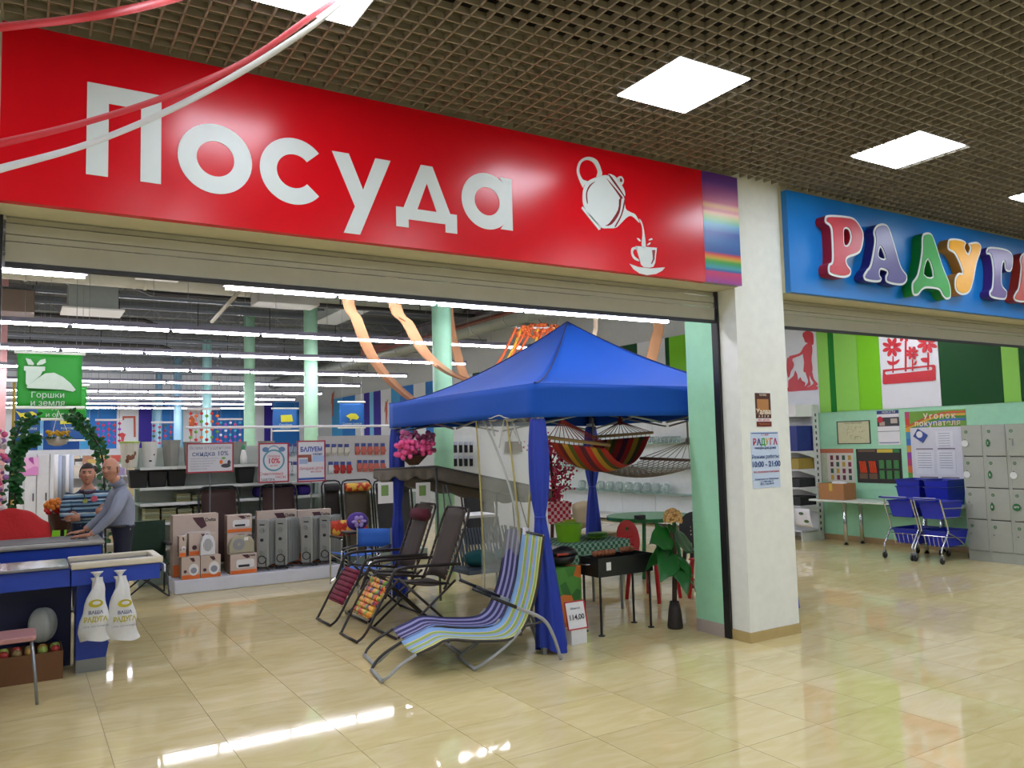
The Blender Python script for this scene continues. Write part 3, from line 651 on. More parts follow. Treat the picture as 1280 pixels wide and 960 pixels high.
# ================================================================ CHECKOUTS
CB = mat('blue laminate', '1b3fa8', .35); CBD = mat('dark blue panel', '141f4e', .5); GREY = mat('grey counter rim', '9a9a94', .4); TOPG = mat('steel counter top', '8d8f92', .25, .5); IVORY = mat('ivory rail', 'c9c2ad', .4); BELT = mat('conveyor rubber', '5a5a5c', .6)
t = thing('checkout_counter', 'nearest blue checkout counter with ivory rail and white bags hung on it', 'counter', (-1.6, 2.95, 0))
b = MB(); b.box(-3.4, 2.72, .69, -1.32, 3.22, .83); b.build('desk_box', CB, t, bevel=.006)
b = MB(); b.box(-1.315, 2.70, .69, -.68, 3.22, .815); b.build('end_box', CB, t, bevel=.006)
b = MB(); b.box(-3.4, 2.70, .832, -1.33, 3.22, .855); b.build('steel_top', TOPG, t, bevel=.006)
for y0, y1 in ((2.68, 2.76), (3.16, 3.24)):
    b = MB(); b.box(-1.32, y0, .817, -.66, y1, .865); b.build('rail', IVORY, t, bevel=.012)
b = MB(); b.box(-.72, 2.762, .817, -.66, 3.158, .865); b.build('rail', IVORY, t, bevel=.01)
b = MB(); b.box(-1.315, 2.765, .817, -.725, 3.155, .832); b.build('tray', BELT, t)
b = MB(); b.box(-.655, 2.68, .74, -.64, 3.24, .8); b.build('bumper', mat('pale plastic', 'c8ccd4', .4), t, bevel=.006)
b = MB(); b.prism([(-1.27, .10), (-1.06, .10), (-.99, .45), (-.99, .688), (-1.27, .688)], (0, 3.12, 0), (1, 0, 0), (0, 0, 1), .30); b.build('leg', CB, t)
b = MB(); b.box(-1.27, 2.815, 0, -1.055, 3.12, .10); b.build('kick_plate', STEEL, t)
b = MB(); b.box(-3.4, 3.14, .0, -1.29, 3.18, .688); b.build('back_panel', CBD, t)
t = thing('checkout_counter', 'farther blue checkout counter with grey rims where the man leans', 'counter', (-1.9, 4.45, 0))
b = MB(); b.box(-3.6, 4.12, .72, -1.0, 4.80, .855); b.build('desk_box', CB, t, bevel=.01)
for z0, z1 in ((.665, .717), (.858, .9)):
    b = MB(); b.box(-3.6, 4.08, z0, -.97, 4.84, z1); b.build('rim', GREY, t, bevel=.02)
b = MB(); b.box(-3.6, 4.16, .9, -1.1, 4.76, .905); b.build('conveyor', BELT, t)
b = MB(); b.box(-3.6, 4.2, .0, -1.35, 4.7, .66); b.build('base', CB, t)
b = MB(); b.lathe([(.03, 0), (.03, .11), (.02, .13)], (-1.15, 4.3, .535), 10); b.build('bracket', mat('pale plastic', 'c8ccd4', .4), t)
# hanging carrier bags
BAG = mat('white carrier bag', 'd4d6d6', .45, bump=.2, scale=30, trans=0); YB = mat('yellow bag print', 'b0a41c', .5); NB = mat('navy bag print', '232a66', .5)
def bag(lab, px0, top, bot, hw, lean):
    Y = 2.63; a = PY(px0, top, Y); c = PY(px0+lean, bot, Y); hgt = a.z-c.z
    t = thing('carrier_bag', lab, 'bag', (c.x, Y, c.z), 0, 'white carrier bags hung on the checkout')
    def fn(u, v):
        w = hw*(.22+.78*min(1, v*1.5)) if v > .1 else hw*(.32-.9*v*.8); ang = 2*math.pi*u
        wob = .012*math.sin(ang*3+v*7)+.01*math.sin(v*13+ang)
        return (a.x+(c.x-a.x)*v+(w+wob)*math.cos(ang), Y+(.055*(.3+.7*v)+wob*.5)*math.sin(ang), a.z-hgt*v+(.012*math.sin(ang*2) if v > .95 else 0))
    b = MB(); b.grid(fn, 28, 16, flip=True); b.build('bag_body', BAG, t, smooth=True)
    b = MB(); b.lathe([(.016, -.01), (.012, .005), (.026, .03), (.04, .045), (.03, .046), (.01, .03)], (a.x, Y, a.z), 9, sx=1.2, sy=.7); b.build('knot', BAG, t, smooth=True)
    F = lambda dz, dx=0: frame((c.x+dx, Y-.088, c.z+dz), XF, ZF)
    text('lettering', 'РАДУГА', .05, F(.17), YB, t, bold=.002, sx=.8); text('lettering', 'сеть магазинов', .024, F(.12), GINK, t)
    text('lettering', 'ВАША', .034, F(.222), NB, t, bold=.001)
    shape('logo', [ring(0, 0, .05, .03), ring(.005, .004, .028, .014)], F(.29), .002, YB, t)
bag('left of two white carrier bags hung on the checkout corner', 121, 722, 800, .10, -3)
bag('right of two white carrier bags hung on the checkout corner', 150, 720, 799, .108, 4)
# stool
t = thing('stool', 'metal stool with dusty pink seat in front of the checkout', 'stool', (-1.72, 2.3, 0))
b = MB(); b.prism(rrect(-.17, -.17, .17, .17, .05), (-1.72, 2.3, .425), (1, 0, 0), (0, 1, 0), .035); b.build('seat', mat('dusty pink seat', 'b07e7c', .4), t, bevel=.008)
for sx in (-1, 1):
    for sy in (-1, 1):
        b = MB(); b.tube([(-1.72+sx*.14, 2.3+sy*.14, .424), (-1.72+sx*.165, 2.3+sy*.175, .2), (-1.72+sx*.18, 2.3+sy*.2, 0)], .011, 8); b.build('leg', STEEL, t, smooth=True)
# cardboard box with vegetables, plastic bags under the counter
CARD = mat('brown cardboard', '6e4a2c', .8)
def open_box(lab, x0, y0, x1, y1, z0, h, m, name='cardboard_box', cat='box'):
    t = thing(name, lab, cat, ((x0+x1)/2, (y0+y1)/2, z0))
    b = MB(); b.box(x0, y0, z0, x1, y1, z0+.01); b.build('bottom', m, t)
    for q in ((x0, y0, x0+.008, y1), (x1-.008, y0, x1, y1), (x0+.008, y0, x1-.008, y0+.008), (x0+.008, y1-.008, x1-.008, y1)):
        b = MB(); b.box(q[0], q[1], z0+.01, q[2], q[3], z0+h); b.build('side', m, t)
    return t
open_box('brown cardboard box of produce on the floor under the checkout', -1.98, 2.74, -1.36, 3.1, 0, .21, CARD)
VG = [mat('onion', 'b08a44', .4), mat('potato', '8f7a4c', .6), mat('red apple', 'a0322e', .3), mat('green pear', '8ca04a', .4)]
for i in range(14):
    x = -1.93+.085*(i % 7)+.01; y = 2.80+.11*(i//7)
    b = MB(); b.ball((x, y, .215), .036, 10, 6, sz=.9); tag(b.build('vegetable', VG[i*7 % 4], smooth=True), 'small round %s in the cardboard box, %s in its %s row' % (('yellow onion', 'brown potato', 'red apple', 'green pear')[i*7 % 4], ORD[i % 7], 'front' if i < 7 else 'back'), 'produce', 'produce in the box under the checkout')
CLR = mat('cloudy plastic', 'aeb4b2', .25, var=.1, bump=.5, scale=25, alpha=.75)
def sack(lab, c, r, sz=1.0, m=CLR):
    b = MB()
    def fn(u, v):
        a = 2*math.pi*u; th = math.pi*(.02+.96*v); rr = r*math.sin(th)**.7*(1+.12*math.sin(5*a+3*v)+.06*math.sin(9*a))
        return (c[0]+rr*math.cos(a), c[1]+rr*math.sin(a), c[2]+r*sz*(1-math.cos(th)))
    b.grid(fn, 26, 14); return tag(b.build('plastic_sack', m, smooth=True), lab, 'bag')
sack('clear plastic sack standing tall under the checkout', (-1.5, 2.93, .255), .095, 1.4)
sack('dull green plastic sack on the produce box', (-1.62, 3.02, .258), .06, .8, mat('green film', '3e6a4a', .3, bump=.4, scale=25))
# red jacket thrown over a chair behind the far checkout
t = thing('office_chair', 'chair behind the far checkout under a red jacket', 'chair', (-1.72, 5.25, 0))
b = MB(); b.box(-1.95, 5.1, .45, -1.5, 5.5, .52); b.build('seat', BLACK, t, bevel=.02)
b = MB(); b.box(-1.93, 5.44, .58, -1.52, 5.5, .92); b.build('backrest', BLACK, t, bevel=.02)
b = MB(); b.tube([(-1.72, 5.47, .5), (-1.72, 5.47, .6)], .02); b.tube([(-1.72, 5.3, 0.06), (-1.72, 5.3, .45)], .03); b.build('stem', BLACK, t)
for i in range(5):
    a = i*1.2566; b = MB(); b.tube([(-1.72, 5.3, .08), (-1.72+.26*math.cos(a), 5.3+.26*math.sin(a), .03)], .02); b.build('leg', BLACK, t)
b = MB()
def jk(u, v):
    a = (u-.5)*2; x = -1.75+.36*a; f = math.sin(math.pi*u)**.5
    y = 5.02+.50*(v) ; z = .93+.21*math.sin(math.pi*min(1, v*1.0))*f**.6+.03*math.sin(9*u+6*v)+.010*math.sin(17*u-9*v)*math.sin(math.pi*v)+.006*math.sin(23*u+17*v)-.30*abs(v-.5)*2*.6
    return (x, y, z)
b.grid(jk, 40, 24); o = b.build('red_jacket', mat('red fleece', 'b81a1c', .8, bump=.6, scale=40), solid=.03, smooth=True); tag(o, 'bright red jacket heaped behind the far checkout', 'jacket')
# ================================================================ PEOPLE
SKIN = mat('skin', 'c08a70', .5, var=.05); LIPS = mat('lips', '9a5048', .4); EYE = mat('eye dark', '2c2320', .3); BROW = mat('brown brow', '4a3a30', .7)
def skin_body(V, E, root, mats, smooth_lv=2):
    names = list(V); bm = bmesh.new(); L = bm.verts.layers.skin.verify(); vs = {}
    for n in names:
        v = bm.verts.new(V[n][0]); r = V[n][1]; v[L].radius = r if isinstance(r, tuple) else (r, r); v[L].use_root = (n == root); vs[n] = v
    for a, c, _ in E: bm.edges.new((vs[a], vs[c]))
    me = bpy.data.meshes.new('b'); bm.to_mesh(me); bm.free()
    o = bpy.data.objects.new('b', me)
    k = o.modifiers.new('k', 'SKIN'); k.use_smooth_shade = True; k.branch_smoothing = .6
    s = o.modifiers.new('s', 'SUBSURF'); s.levels = smooth_lv
    r = to_mesh(o)
    seg = [(Vector(V[a][0]), Vector(V[c][0]), m) for a, c, m in E]
    def near(p):
        best = (9e9, 0)
        for a, c, m in seg:
            d = c-a; t = max(0, min(1, (p-a).dot(d)/max(1e-9, d.length_squared))); q = (a+d*t-p).length
            if q < best[0]: best = (q, m)
        return best[1]
    mi = [near(f.center) for f in r.polygons]
    r.materials.clear()
    for mm in mats: r.materials.append(mm)
    r.polygons.foreach_set('material_index', mi); r.polygons.foreach_set('use_smooth', [True]*len(mi))
    return r
def head_mesh(c, yaw, tilt=0, roll=0, hair=None, s=1.0):
    """a head with face: local +y is the look direction"""
    b = MB(); N, K = 48, 40
    M = Matrix.Translation(Vector(c)) @ Matrix.Rotation(yaw, 4, 'Z') @ Matrix.Rotation(tilt, 4, 'X') @ Matrix.Rotation(roll, 4, 'Y') @ Matrix.Scale(s, 4)
    def g(x, w): return math.exp(-(x/w)**2)
    def pt(u, v):
        a = (u-.5)*2*math.pi; la = (v-.5)*math.pi*.998; cl, sl = math.cos(la), math.sin(la)
        x = .074*cl*math.sin(a); y = .094*cl*math.cos(a); z = .118*sl
        if sl < 0: x *= 1-.22*(-sl)**1.3; y *= (1-.05*(-sl)) if math.cos(a) > 0 else (1-.3*(-sl))
        if math.cos(a) > 0:
            y += .026*g(a, .17)*max(0, (.16-sl)/.36 if -.20 < sl < .16 else (max(0, 1-(-.20-sl)/.06) if sl <= -.2 else 0))
            y -= .010*(g(a-.40, .20)+g(a+.40, .20))*g(sl-.10, .11)
            y += .006*g(sl-.26, .08)*g(a, .7)
            y += .010*g(a, .28)*g(sl+.82, .13); y += .006*g(a, .25)*g(sl+.47, .07)
            y += .006*(g(abs(a)-.62, .25))*g(sl+.12, .18)
        return M @ Vector((x, y, z))
    b.grid(pt, N, K)
    for i in range(len(b.f)):
        u = (i//K+.5)/N; v = (i % K+.5)/K; a = (u-.5)*2*math.pi; sl = math.sin((v-.5)*math.pi)
        if abs(abs(a)-.38) < .13 and abs(sl-.09) < .045: b.mi[i] = 1
        elif abs(abs(a)-.40) < .22 and abs(sl-.245) < .035: b.mi[i] = 3
        elif abs(a) < .27 and abs(sl+.47) < .045: b.mi[i] = 2
    for sx in (-1, 1):
        E0 = [M @ Vector((sx*(.072+.012*math.sin(t)), -.005+.02*math.cos(t), -.005+.032*math.sin(2*t+.3)*.6+.03*math.cos(t*.5))) for t in [k*.7 for k in range(9)]]
        n = len(b.v); bb_ = MB(); bb_.ball((0, 0, 0), 1, 10, 8)
        T = M @ Matrix.Translation((sx*.075, -.008, -.005)) @ Matrix.Rotation(sx*-.35, 4, 'Z') @ Matrix.Diagonal((.009, .02, .034, 1))
        b.v += [T @ v for v in bb_.v]; b.f += [[i+n for i in f] for f in bb_.f]; b.uv += bb_.uv; b.mi += [0]*len(bb_.f)
    return b, M
def join_into(mb, me):
    n = len(mb.v); mb.v += [v.co.copy() for v in me.vertices]
    return n
def hand(b, w, d, side, pal, s=1.0, m=0):
    """palm and five bent fingers laid on a surface: w wrist, d forward, side towards the thumb, pal palm normal"""
    d, side, pal = Vector(d).normalized(), Vector(side).normalized(), Vector(pal).normalized(); w = Vector(w)
    b.obox(w+d*.045*s, d, side, .048*s, .038*s, .014*s, m)
    for i, (off, ln) in enumerate(((.029, .068), (.010, .078), (-.010, .072), (-.029, .056))):
        p0 = w+d*.085*s+side*off*s; p1 = p0+d*ln*.5*s-pal*.006*s; p2 = p1+d*ln*.5*s+pal*.014*s
        b.tube([p0, p1, p2], [.0095*s, .009*s, .007*s], 7, m=m)
    p0 = w+d*.03*s+side*.035*s; b.tube([p0, p0+side*.03*s+d*.025*s, p0+side*.04*s+d*.055*s], [.012*s, .0105*s, .008*s], 7, m=m)
def build_person(t, body_me, parts, nm, mats):
    """join body, head and hands into one mesh of the person"""
    b = MB(); b.v = [v.co.copy() for v in body_me.vertices]; b.f = [list(p.vertices) for p in body_me.polygons]; b.uv = [None]*len(b.f); b.mi = [p.material_index for p in body_me.polygons]
    for mb, off in parts:
        n = len(b.v); b.v += mb.v; b.f += [[i+n for i in f] for f in mb.f]; b.uv += [None]*len(mb.f); b.mi += [i+off for i in mb.mi]
    return b.build(nm, mats, t, smooth=True)
SHIRT = mat('grey blue shirt', '8d94a6', .8, bump=.25, scale=18); TROUS = mat('navy trousers', '1c2032', .8); SHOE = mat('black shoe', '16161a', .4)
# --- the man, seen from his left side, leaning on the counter
p = lambda x, y, Y: tuple(PY(x, y, Y))
pel = PY(153, 657, 4.62); bx = pel.x; pel = (pel.x, 4.62, .93)
hd = PY(138.5, 587, 4.50)
V = {'pel': (pel, (.145, .14)), 'bel': ((bx-.005, 4.61, 1.06), (.15, .145)), 'che': ((bx-.03, 4.58, 1.24), (.145, .165)), 'nb': ((hd.x+.085, 4.545, 1.385), (.085, .10)), 'nk': ((hd.x+.05, 4.525, 1.435), .056), 'hh': ((hd.x+.02, 4.51, 1.49), .05),
     'sl': ((bx-.01, 4.42, 1.335), .078), 'el': ((hd.x+.015, 4.30, 1.12), .055), 'wl': ((hd.x-.15, 4.34, .955), .036), 'hl': ((hd.x-.19, 4.36, .935), .03),
     'sr': ((bx-.05, 4.76, 1.335), .078), 'er': ((hd.x-.0, 4.80, 1.11), .055), 'wr': ((hd.x-.18, 4.78, .97), .036), 'hr': ((hd.x-.21, 4.77, .94), .03),
     'l0': ((bx, 4.53, .84), .09), 'l1': ((bx-.01, 4.52, .47), .068), 'l2': ((bx+.02, 4.52, .09), .045), 'l3': ((bx-.13, 4.51, .035), .035),
     'r0': ((bx+.01, 4.71, .84), .09), 'r1': ((bx+.0, 4.72, .47), .068), 'r2': ((bx+.03, 4.73, .09), .045), 'r3': ((bx-.12, 4.74, .035), .035)}
E_ = [('pel', 'bel', 1), ('bel', 'che', 1), ('che', 'nb', 1), ('nb', 'nk', 1), ('nk', 'hh', 0), ('che', 'sl', 1), ('sl', 'el', 1), ('el', 'wl', 1), ('wl', 'hl', 0), ('che', 'sr', 1), ('sr', 'er', 1), ('er', 'wr', 1), ('wr', 'hr', 0),
      ('pel', 'l0', 2), ('l0', 'l1', 2), ('l1', 'l2', 2), ('l2', 'l3', 3), ('pel', 'r0', 2), ('r0', 'r1', 2), ('r1', 'r2', 2), ('r2', 'r3', 3)]
t = thing('person', 'balding man in grey-blue shirt and navy trousers leaning on the far checkout', 'person', (bx, 4.62, 0))
PMATS = [SKIN, SHIRT, TROUS, SHOE, EYE, LIPS, BROW]
bm_ = skin_body(V, E_, 'pel', PMATS, 3)
for f in bm_.polygons:
    if f.material_index == 1 and f.center.z < .985 and abs(f.center.x-bx) < .2 and f.center.y > 4.42: f.material_index = 2
hb, HM = head_mesh((hd.x, hd.y, hd.z), math.radians(146), tilt=-.05)
hb.mi = [{0: 0, 1: 4, 2: 5, 3: 6}[i] for i in hb.mi]
hn = MB(); hand(hn, V['hl'][0], (-1, .1, -.12), (0, 1, 0), (0, 0, -1)); hand(hn, V['hr'][0], (-1, -.1, -.12), (0, -1, 0), (0, 0, -1))
build_person(t, bm_, [(hb, 0), (hn, 0)], 'body', PMATS)
def hair_cap(M, t, m, lo, front, s=1.05, back_lo=-.6):
    b = MB()
    def fn(u, v):
        a = (u-.5)*2*math.pi; f = .5+.5*math.cos(a); lim = back_lo+(lo-back_lo)*max(0, min(1, f*1.6-.1)); l0 = math.asin(max(-1, min(1, lim))); la = l0+(math.pi/2-.01-l0)*v
        return M @ Vector((.077*s*math.cos(la)*math.sin(a), .097*s*math.cos(la)*math.cos(a)-.004, .121*s*math.sin(la)))
    b.grid(fn, 36, 12); return b.build('hair', m, t, smooth=True, solid=.006)
GH = mat('grey hair fringe', '7a7068', .9, bump=.4, scale=60)
b = MB()
def fr(u, v):
    a = math.pi*(.42+1.16*u); sl = -.25+.5*v; cl = math.cos(math.asin(sl)); return HM @ Vector((.0765*cl*math.sin(a), .0965*cl*math.cos(a), .120*sl))
b.grid(fr, 24, 6); b.build('hair', GH, t, smooth=True, solid=.003)
b = MB(); nbv = Vector(V['nk'][0])
nd = (nbv-Vector(V['nb'][0])).normalized(); n1_ = nd.cross(Vector((0, 1, 0))).normalized(); n2_ = nd.cross(n1_); b.tube([nbv+nd*-.004+n1_*(.058*math.cos(k*.5236))+n2_*(.058*math.sin(k*.5236)) for k in range(12)], .017, 6, closed=True); b.build('collar', SHIRT, t, smooth=True)
bv = [v.co for v in bm_.vertices if abs(v.co.z-.985) < .03 and abs(v.co.x-bx) < .22 and v.co.y > 4.42]
bx0, bx1, by0_, by1_ = min(v.x for v in bv), max(v.x for v in bv), min(v.y for v in bv), max(v.y for v in bv)
b = MB(); sg = lambda c_: math.copysign(abs(c_)**.8, c_); b.tube([((bx0+bx1)/2+((bx1-bx0)/2-.004)*sg(math.cos(k*.2618)), (by0_+by1_)/2+((by1_-by0_)/2-.004)*sg(math.sin(k*.2618)), .985) for k in range(24)], .015, 6, closed=True); b.build('belt', BLACK, t, smooth=True)
for dx in (-.03, .05):
    b = MB(); b.obox((bx+dx, 4.478, .955), (1, 0, 0), (0, 1, 0), .01, .004, .012); b.build('rivet', CHROME, t)
# --- the woman with folded arms
hw_ = PY(109.5, 593, 5.35); X = hw_.x+.005
SWEAT = ramp_mat('striped knit', [(0, '2b3a4c'), (.12, '7fa2b8'), (.22, '3c5a74'), (.34, 'a8c0cc'), (.42, '24344c'), (.55, '6f97b4'), (.66, 'b4c4c6'), (.74, '2a4460'), (.88, '86a8bc')], axis=2, coord='Object', scale=5.2, rough=.9, repeat=True, noise=.06)
V = {'pel': ((X, 5.42, .90), (.165, .13)), 'wai': ((X, 5.41, 1.03), (.155, .12)), 'che': ((X, 5.39, 1.20), (.165, .13)), 'nb': ((X, 5.40, 1.335), (.09, .08)), 'nk': ((X, 5.385, 1.385), .046), 'hh': ((X, 5.375, 1.43), .043),
     'sl': ((X-.185, 5.40, 1.285), .066), 'el': ((X-.225, 5.34, 1.04), .05), 'fl': ((X-.05, 5.23, 1.075), .044), 'wl': ((X+.07, 5.21, 1.10), .034),
     'sr': ((X+.185, 5.40, 1.285), .066), 'er': ((X+.225, 5.34, 1.04), .05), 'fr': ((X+.06, 5.225, 1.06), .044), 'wr': ((X-.08, 5.20, 1.05), .034),
     'l0': ((X-.085, 5.42, .80), .095), 'l1': ((X-.085, 5.41, .45), .066), 'l2': ((X-.085, 5.43, .09), .043), 'l3': ((X-.09, 5.30, .035), .035),
     'r0': ((X+.085, 5.42, .80), .095), 'r1': ((X+.085, 5.41, .45), .066), 'r2': ((X+.085, 5.43, .09), .043), 'r3': ((X+.09, 5.30, .035), .035)}
E_ = [('pel', 'wai', 1), ('wai', 'che', 1), ('che', 'nb', 1), ('nb', 'nk', 0), ('nk', 'hh', 0), ('che', 'sl', 1), ('sl', 'el', 1), ('el', 'fl', 1), ('fl', 'wl', 1), ('che', 'sr', 1), ('sr', 'er', 1), ('er', 'fr', 1), ('fr', 'wr', 1),
      ('pel', 'l0', 2), ('l0', 'l1', 2), ('l1', 'l2', 2), ('l2', 'l3', 3), ('pel', 'r0', 2), ('r0', 'r1', 2), ('r1', 'r2', 2), ('r2', 'r3', 3)]
t = thing('person', 'woman in a striped blue and white sweater with folded arms beside the man', 'person', (X, 5.42, 0))
PM2 = [SKIN, SWEAT, mat('dark blue skirt', '1c2f4c', .8), SHOE, EYE, LIPS, BROW]
bm_ = skin_body(V, E_, 'pel', PM2, 3)
for f in bm_.polygons:
    if f.material_index == 1 and f.center.z < .97 and abs(f.center.x-X) < .2 and f.center.y > 5.28: f.material_index = 2
hb, HM = head_mesh((hw_.x, 5.355, hw_.z), math.radians(172), tilt=.02, s=.97)
hb.mi = [{0: 0, 1: 4, 2: 5, 3: 6}[i] for i in hb.mi]
hn = MB(); hand(hn, V['wl'][0], (1, .05, .12), (0, 0, 1), (0, 1, 0), .9); hand(hn, V['wr'][0], (-1, .12, -.05), (0, 0, 1), (0, 1, 0), .9)
build_person(t, bm_, [(hb, 0), (hn, 0)], 'body', PM2)
WH_ = mat('dark brown hair', '2a211d', .6, bump=.4, scale=60)
hair_cap(HM, t, WH_, .52, 0)
b = MB(); b.ball(HM @ Vector((-.055, -.085, .055)), .042, 12, 8); b.build('hair_bun', WH_, t, smooth=True)
b = MB(); b.tube([Vector(V['nk'][0])+Vector((.07*math.cos(k*.5236), .055*math.sin(k*.5236)-.01, -.065+.02*math.sin(k*.5236))) for k in range(12)], .016, 6, closed=True); b.build('collar', mat('plum collar', '4a3448', .8), t, smooth=True)
for (dx, dz, c, r) in ((-.03, 1.215, '9aa04a', .026), (.055, 1.235, 'c8586a', .034)):
    b = MB(); b.lathe([(r, 0), (r*.9, .012)], (0, 0, 0), 14); 
    Mx = Matrix.Translation((X+dx, 5.262, dz)) @ Matrix.Rotation(math.pi/2, 4, 'X'); b.v = [Mx @ v for v in b.v]; b.build('badge', mat('badge '+c, c, .5), t)
b = MB(); b.tube([(X-.05, 5.32, 1.33), (X-.035, 5.258, 1.27), (X-.03, 5.252, 1.23)], .006, 6); b.build('lanyard', BLACK, t)
# ================================================================ SHELVING GONDOLA BEHIND THE PLATFORM
SHG = mat('grey green shelf', '9fb3a8', .45); SHW = mat('shelf back panel', 'cfd3cf', .5); PRAIL = mat('price rail', 'd7ddda', .3)
GY = 7.0
t = thing('shelving_unit', 'long open shelving unit with grey-green shelves behind the heaters', 'shelving', (1.6, 7.2, 0))
SHELVING = t
b = MB(); b.box(-.35, 7.46, .1, 3.75, 7.5, 1.78); b.build('back_panel', SHW, t)
for k, x in enumerate((-.35, .98, 2.1, 3.7)):
    b = MB(); b.box(x, 7.405, 0, x+.05, 7.458, 1.78); b.build('upright', SHG, t)
b = MB(); b.box(-.34, 6.98, .0, 3.74, 7.4, .14); b.build('plinth', SHG, t)
for z, x0, x1 in ((1.50, -.35, 1.62), (1.235, -.35, 2.12), (1.03, -.35, 2.12), (.78, -.35, 2.12), (.45, -.35, 3.7), (1.03, 2.2, 3.7)):
    sh = MB(); sh.box(x0, 6.95, z, x1, 7.40, z+.022); s_ = sh.build('shelf', SHG, t)
    b = MB(); b.box(x0+.01, 6.935, z-.012, x1-.01, 6.949, z+.026); b.build('price_rail', PRAIL, s_)
    for i in range(3):
        b = MB(); xx = x0+(x1-x0)*(.2+.3*i); b.box(xx, 6.931, z-.014, xx+.06, 6.935, z+.026); b.build('price_tag', PPR, s_)
# rail above
t = thing('banner_rail', 'thin white rail on posts above the shelving', 'rail', (2.0, 7.55, 0))
a0, a1 = PY(232, 541, 7.55), PY(742, 541, 7.55)
b = MB(); b.tube([(a0.x, 7.55, 2.05), (a1.x, 7.55, 2.05)], .018, 8); b.build('rail_tube', PFR, t)
for x in (a0.x+.1, 1.5, 2.9, 4.4, a1.x-.1):
    b = MB(); b.tube([(x, 7.55, 0), (x, 7.55, 2.035)], .012, 6); b.build('post', PFR, t)
def bucket(lab, px, py0, py1, r0, m, Y=7.16, name='bucket', lid=None, prints=(), n=20):
    z0 = 1.522; x = PY(px, 570, Y).x; h = PY(px, py0, Y).z-z0
    t = thing(name, lab, 'bucket' if name == 'bucket' else 'planter', (x, Y, z0))
    b = MB(); b.lathe([(r0*.78, 0), (r0, h), (r0*1.04, h), (r0*1.04, h+.008), (r0*.95, h+.008), (r0*.74, .01)], (x, Y, z0), n); b.build('body', m, t, smooth=False)
    if lid: b = MB(); b.lathe([(r0*1.06, h+.009), (r0*1.06, h+.03), (r0*.9, h+.036)], (x, Y, z0), n); b.build('lid', lid, t)
    for dx, dz, sx, sz, c in prints:
        b = MB(); b.ball((x+dx*r0, Y-r0*.86+(abs(dx)*.02), z0+h*dz), r0*.3, 8, 5, sx=sx, sz=sz, sy=.12); b.build('print', mat('print '+c, c, .5), t, smooth=True)
    return t
WB = mat('ivory plastic', 'd6d4c6', .35); LG_ = mat('lime lid', 'a8c05a', .4)
bucket('ivory bucket with brown horse picture and lime lid on the top shelf', 162, 555, 582, .118, WB, lid=LG_, prints=((0, .45, 1.5, 1.1, '7a4a30'), (.35, .6, .8, 1.0, '8a5636'), (-.3, .3, .7, .9, '6a3a26')))
bucket('white bucket with small dark prints on the top shelf beside the horse bucket', 187, 553, 580, .098, mat('white plastic', 'dcdcd8', .35), prints=((0, .7, .7, .5, '8a5a32'), (.45, .5, .4, .4, '5a3a20'), (0, .25, .7, .4, '1e1e20')))
bucket('grey ridged planter on the top shelf, left of the red-framed discount sign', 214, 551, 577, .115, mat('grey planter', '8e8e86', .6), name='planter', n=14)
bucket('grey ridged planter half hidden behind the red-framed discount sign', 240, 553, 577, .115, mat('grey planter', '8e8e86', .6), name='planter', n=14)
bucket('grey ridged planter on the top shelf, right of the red-framed discount sign', 298, 553, 577, .112, mat('grey planter', '8e8e86', .6), Y=7.2, name='planter', n=14)
bucket('grey ridged planter on the top shelf, left of the alarm clock sign', 333, 552, 577, .115, mat('grey planter', '8e8e86', .6), Y=7.2, name='planter', n=14)
x = PY(303, 570, 7.08).x; t = thing('spray_bottle', 'white bottle with green cap on the top shelf end', 'bottle', (x, 7.02, 1.522))
b = MB(); b.lathe([(.045, 0), (.047, .1), (.03, .17), (.018, .2)], (x, 7.02, 1.522), 12); b.build('body', mat('white plastic', 'dcdcd8', .35), t, smooth=True)
b = MB(); b.lathe([(.022, .201), (.024, .25), (.01, .27)], (x, 7.02, 1.522), 10); b.build('cap', mat('green cap', '2f8a5a', .4), t)
BP = mat('black plastic pot', '1c1c1e', .5)
for k, px in enumerate((172, 196, 220, 306)):
    Y = 7.16; x = PY(px, 600, Y).x; t = thing('plant_pot', 'large black square plant pot on the second shelf, %s from the left' % ORD[k], 'pot', (x, Y, 1.257), 0, 'black pots on the second shelf')
    b = MB(); b.obox((x, Y, 1.257+.11), (1, 0, 0), (0, 1, 0), .118, .115, .11, taper=.8); b.build('pot_body', BP, t, bevel=.01)
    b = MB(); b.box(x-.122, Y-.119, 1.257+.221, x+.122, Y+.119, 1.257+.236); b.build('pot_rim', BP, t)
TW = [mat('olive towel', '8c9070', .9, bump=.3, scale=40), mat('sage towel', 'a4a888', .9, bump=.3, scale=40), mat('khaki towel', '9a9468', .9, bump=.3, scale=40)]
for k in range(6):
    for j, z in enumerate((1.052, .802)):
        x = -.2+.2*k+.02*j; n = 4 if j == 0 else 7
        for i in range(n if (k+j) % 3 else n-1):
            if j == 0 and k in (0, 1): continue
            b = MB(); b.box(x-.09, 7.02, z+.026*i+.001, x+.09, 7.34, z+.026*i+.025); tag(b.build('folded_towel', TW[(k+i) % 3], bevel=.01), 'folded greenish towel, %s up in the %s stack of the %s shelf' % (ORD[i], ORD[k], 'third' if j == 0 else 'fourth'), 'towel', 'folded towels stacked on the shelves')
PUR = mat('purple fabric', '3a2484', .8, bump=.4, scale=30)
for k in range(4):
    b = MB(); x = 1.24+.2*k; b.box(x-.09, 7.02, 1.053, x+.09, 7.3, 1.19); tag(b.build('purple_cushion', PUR, bevel=.04), 'purple fabric bundle on the third shelf, %s of four' % ORD[k], 'bundle', 'purple bundles on the third shelf')
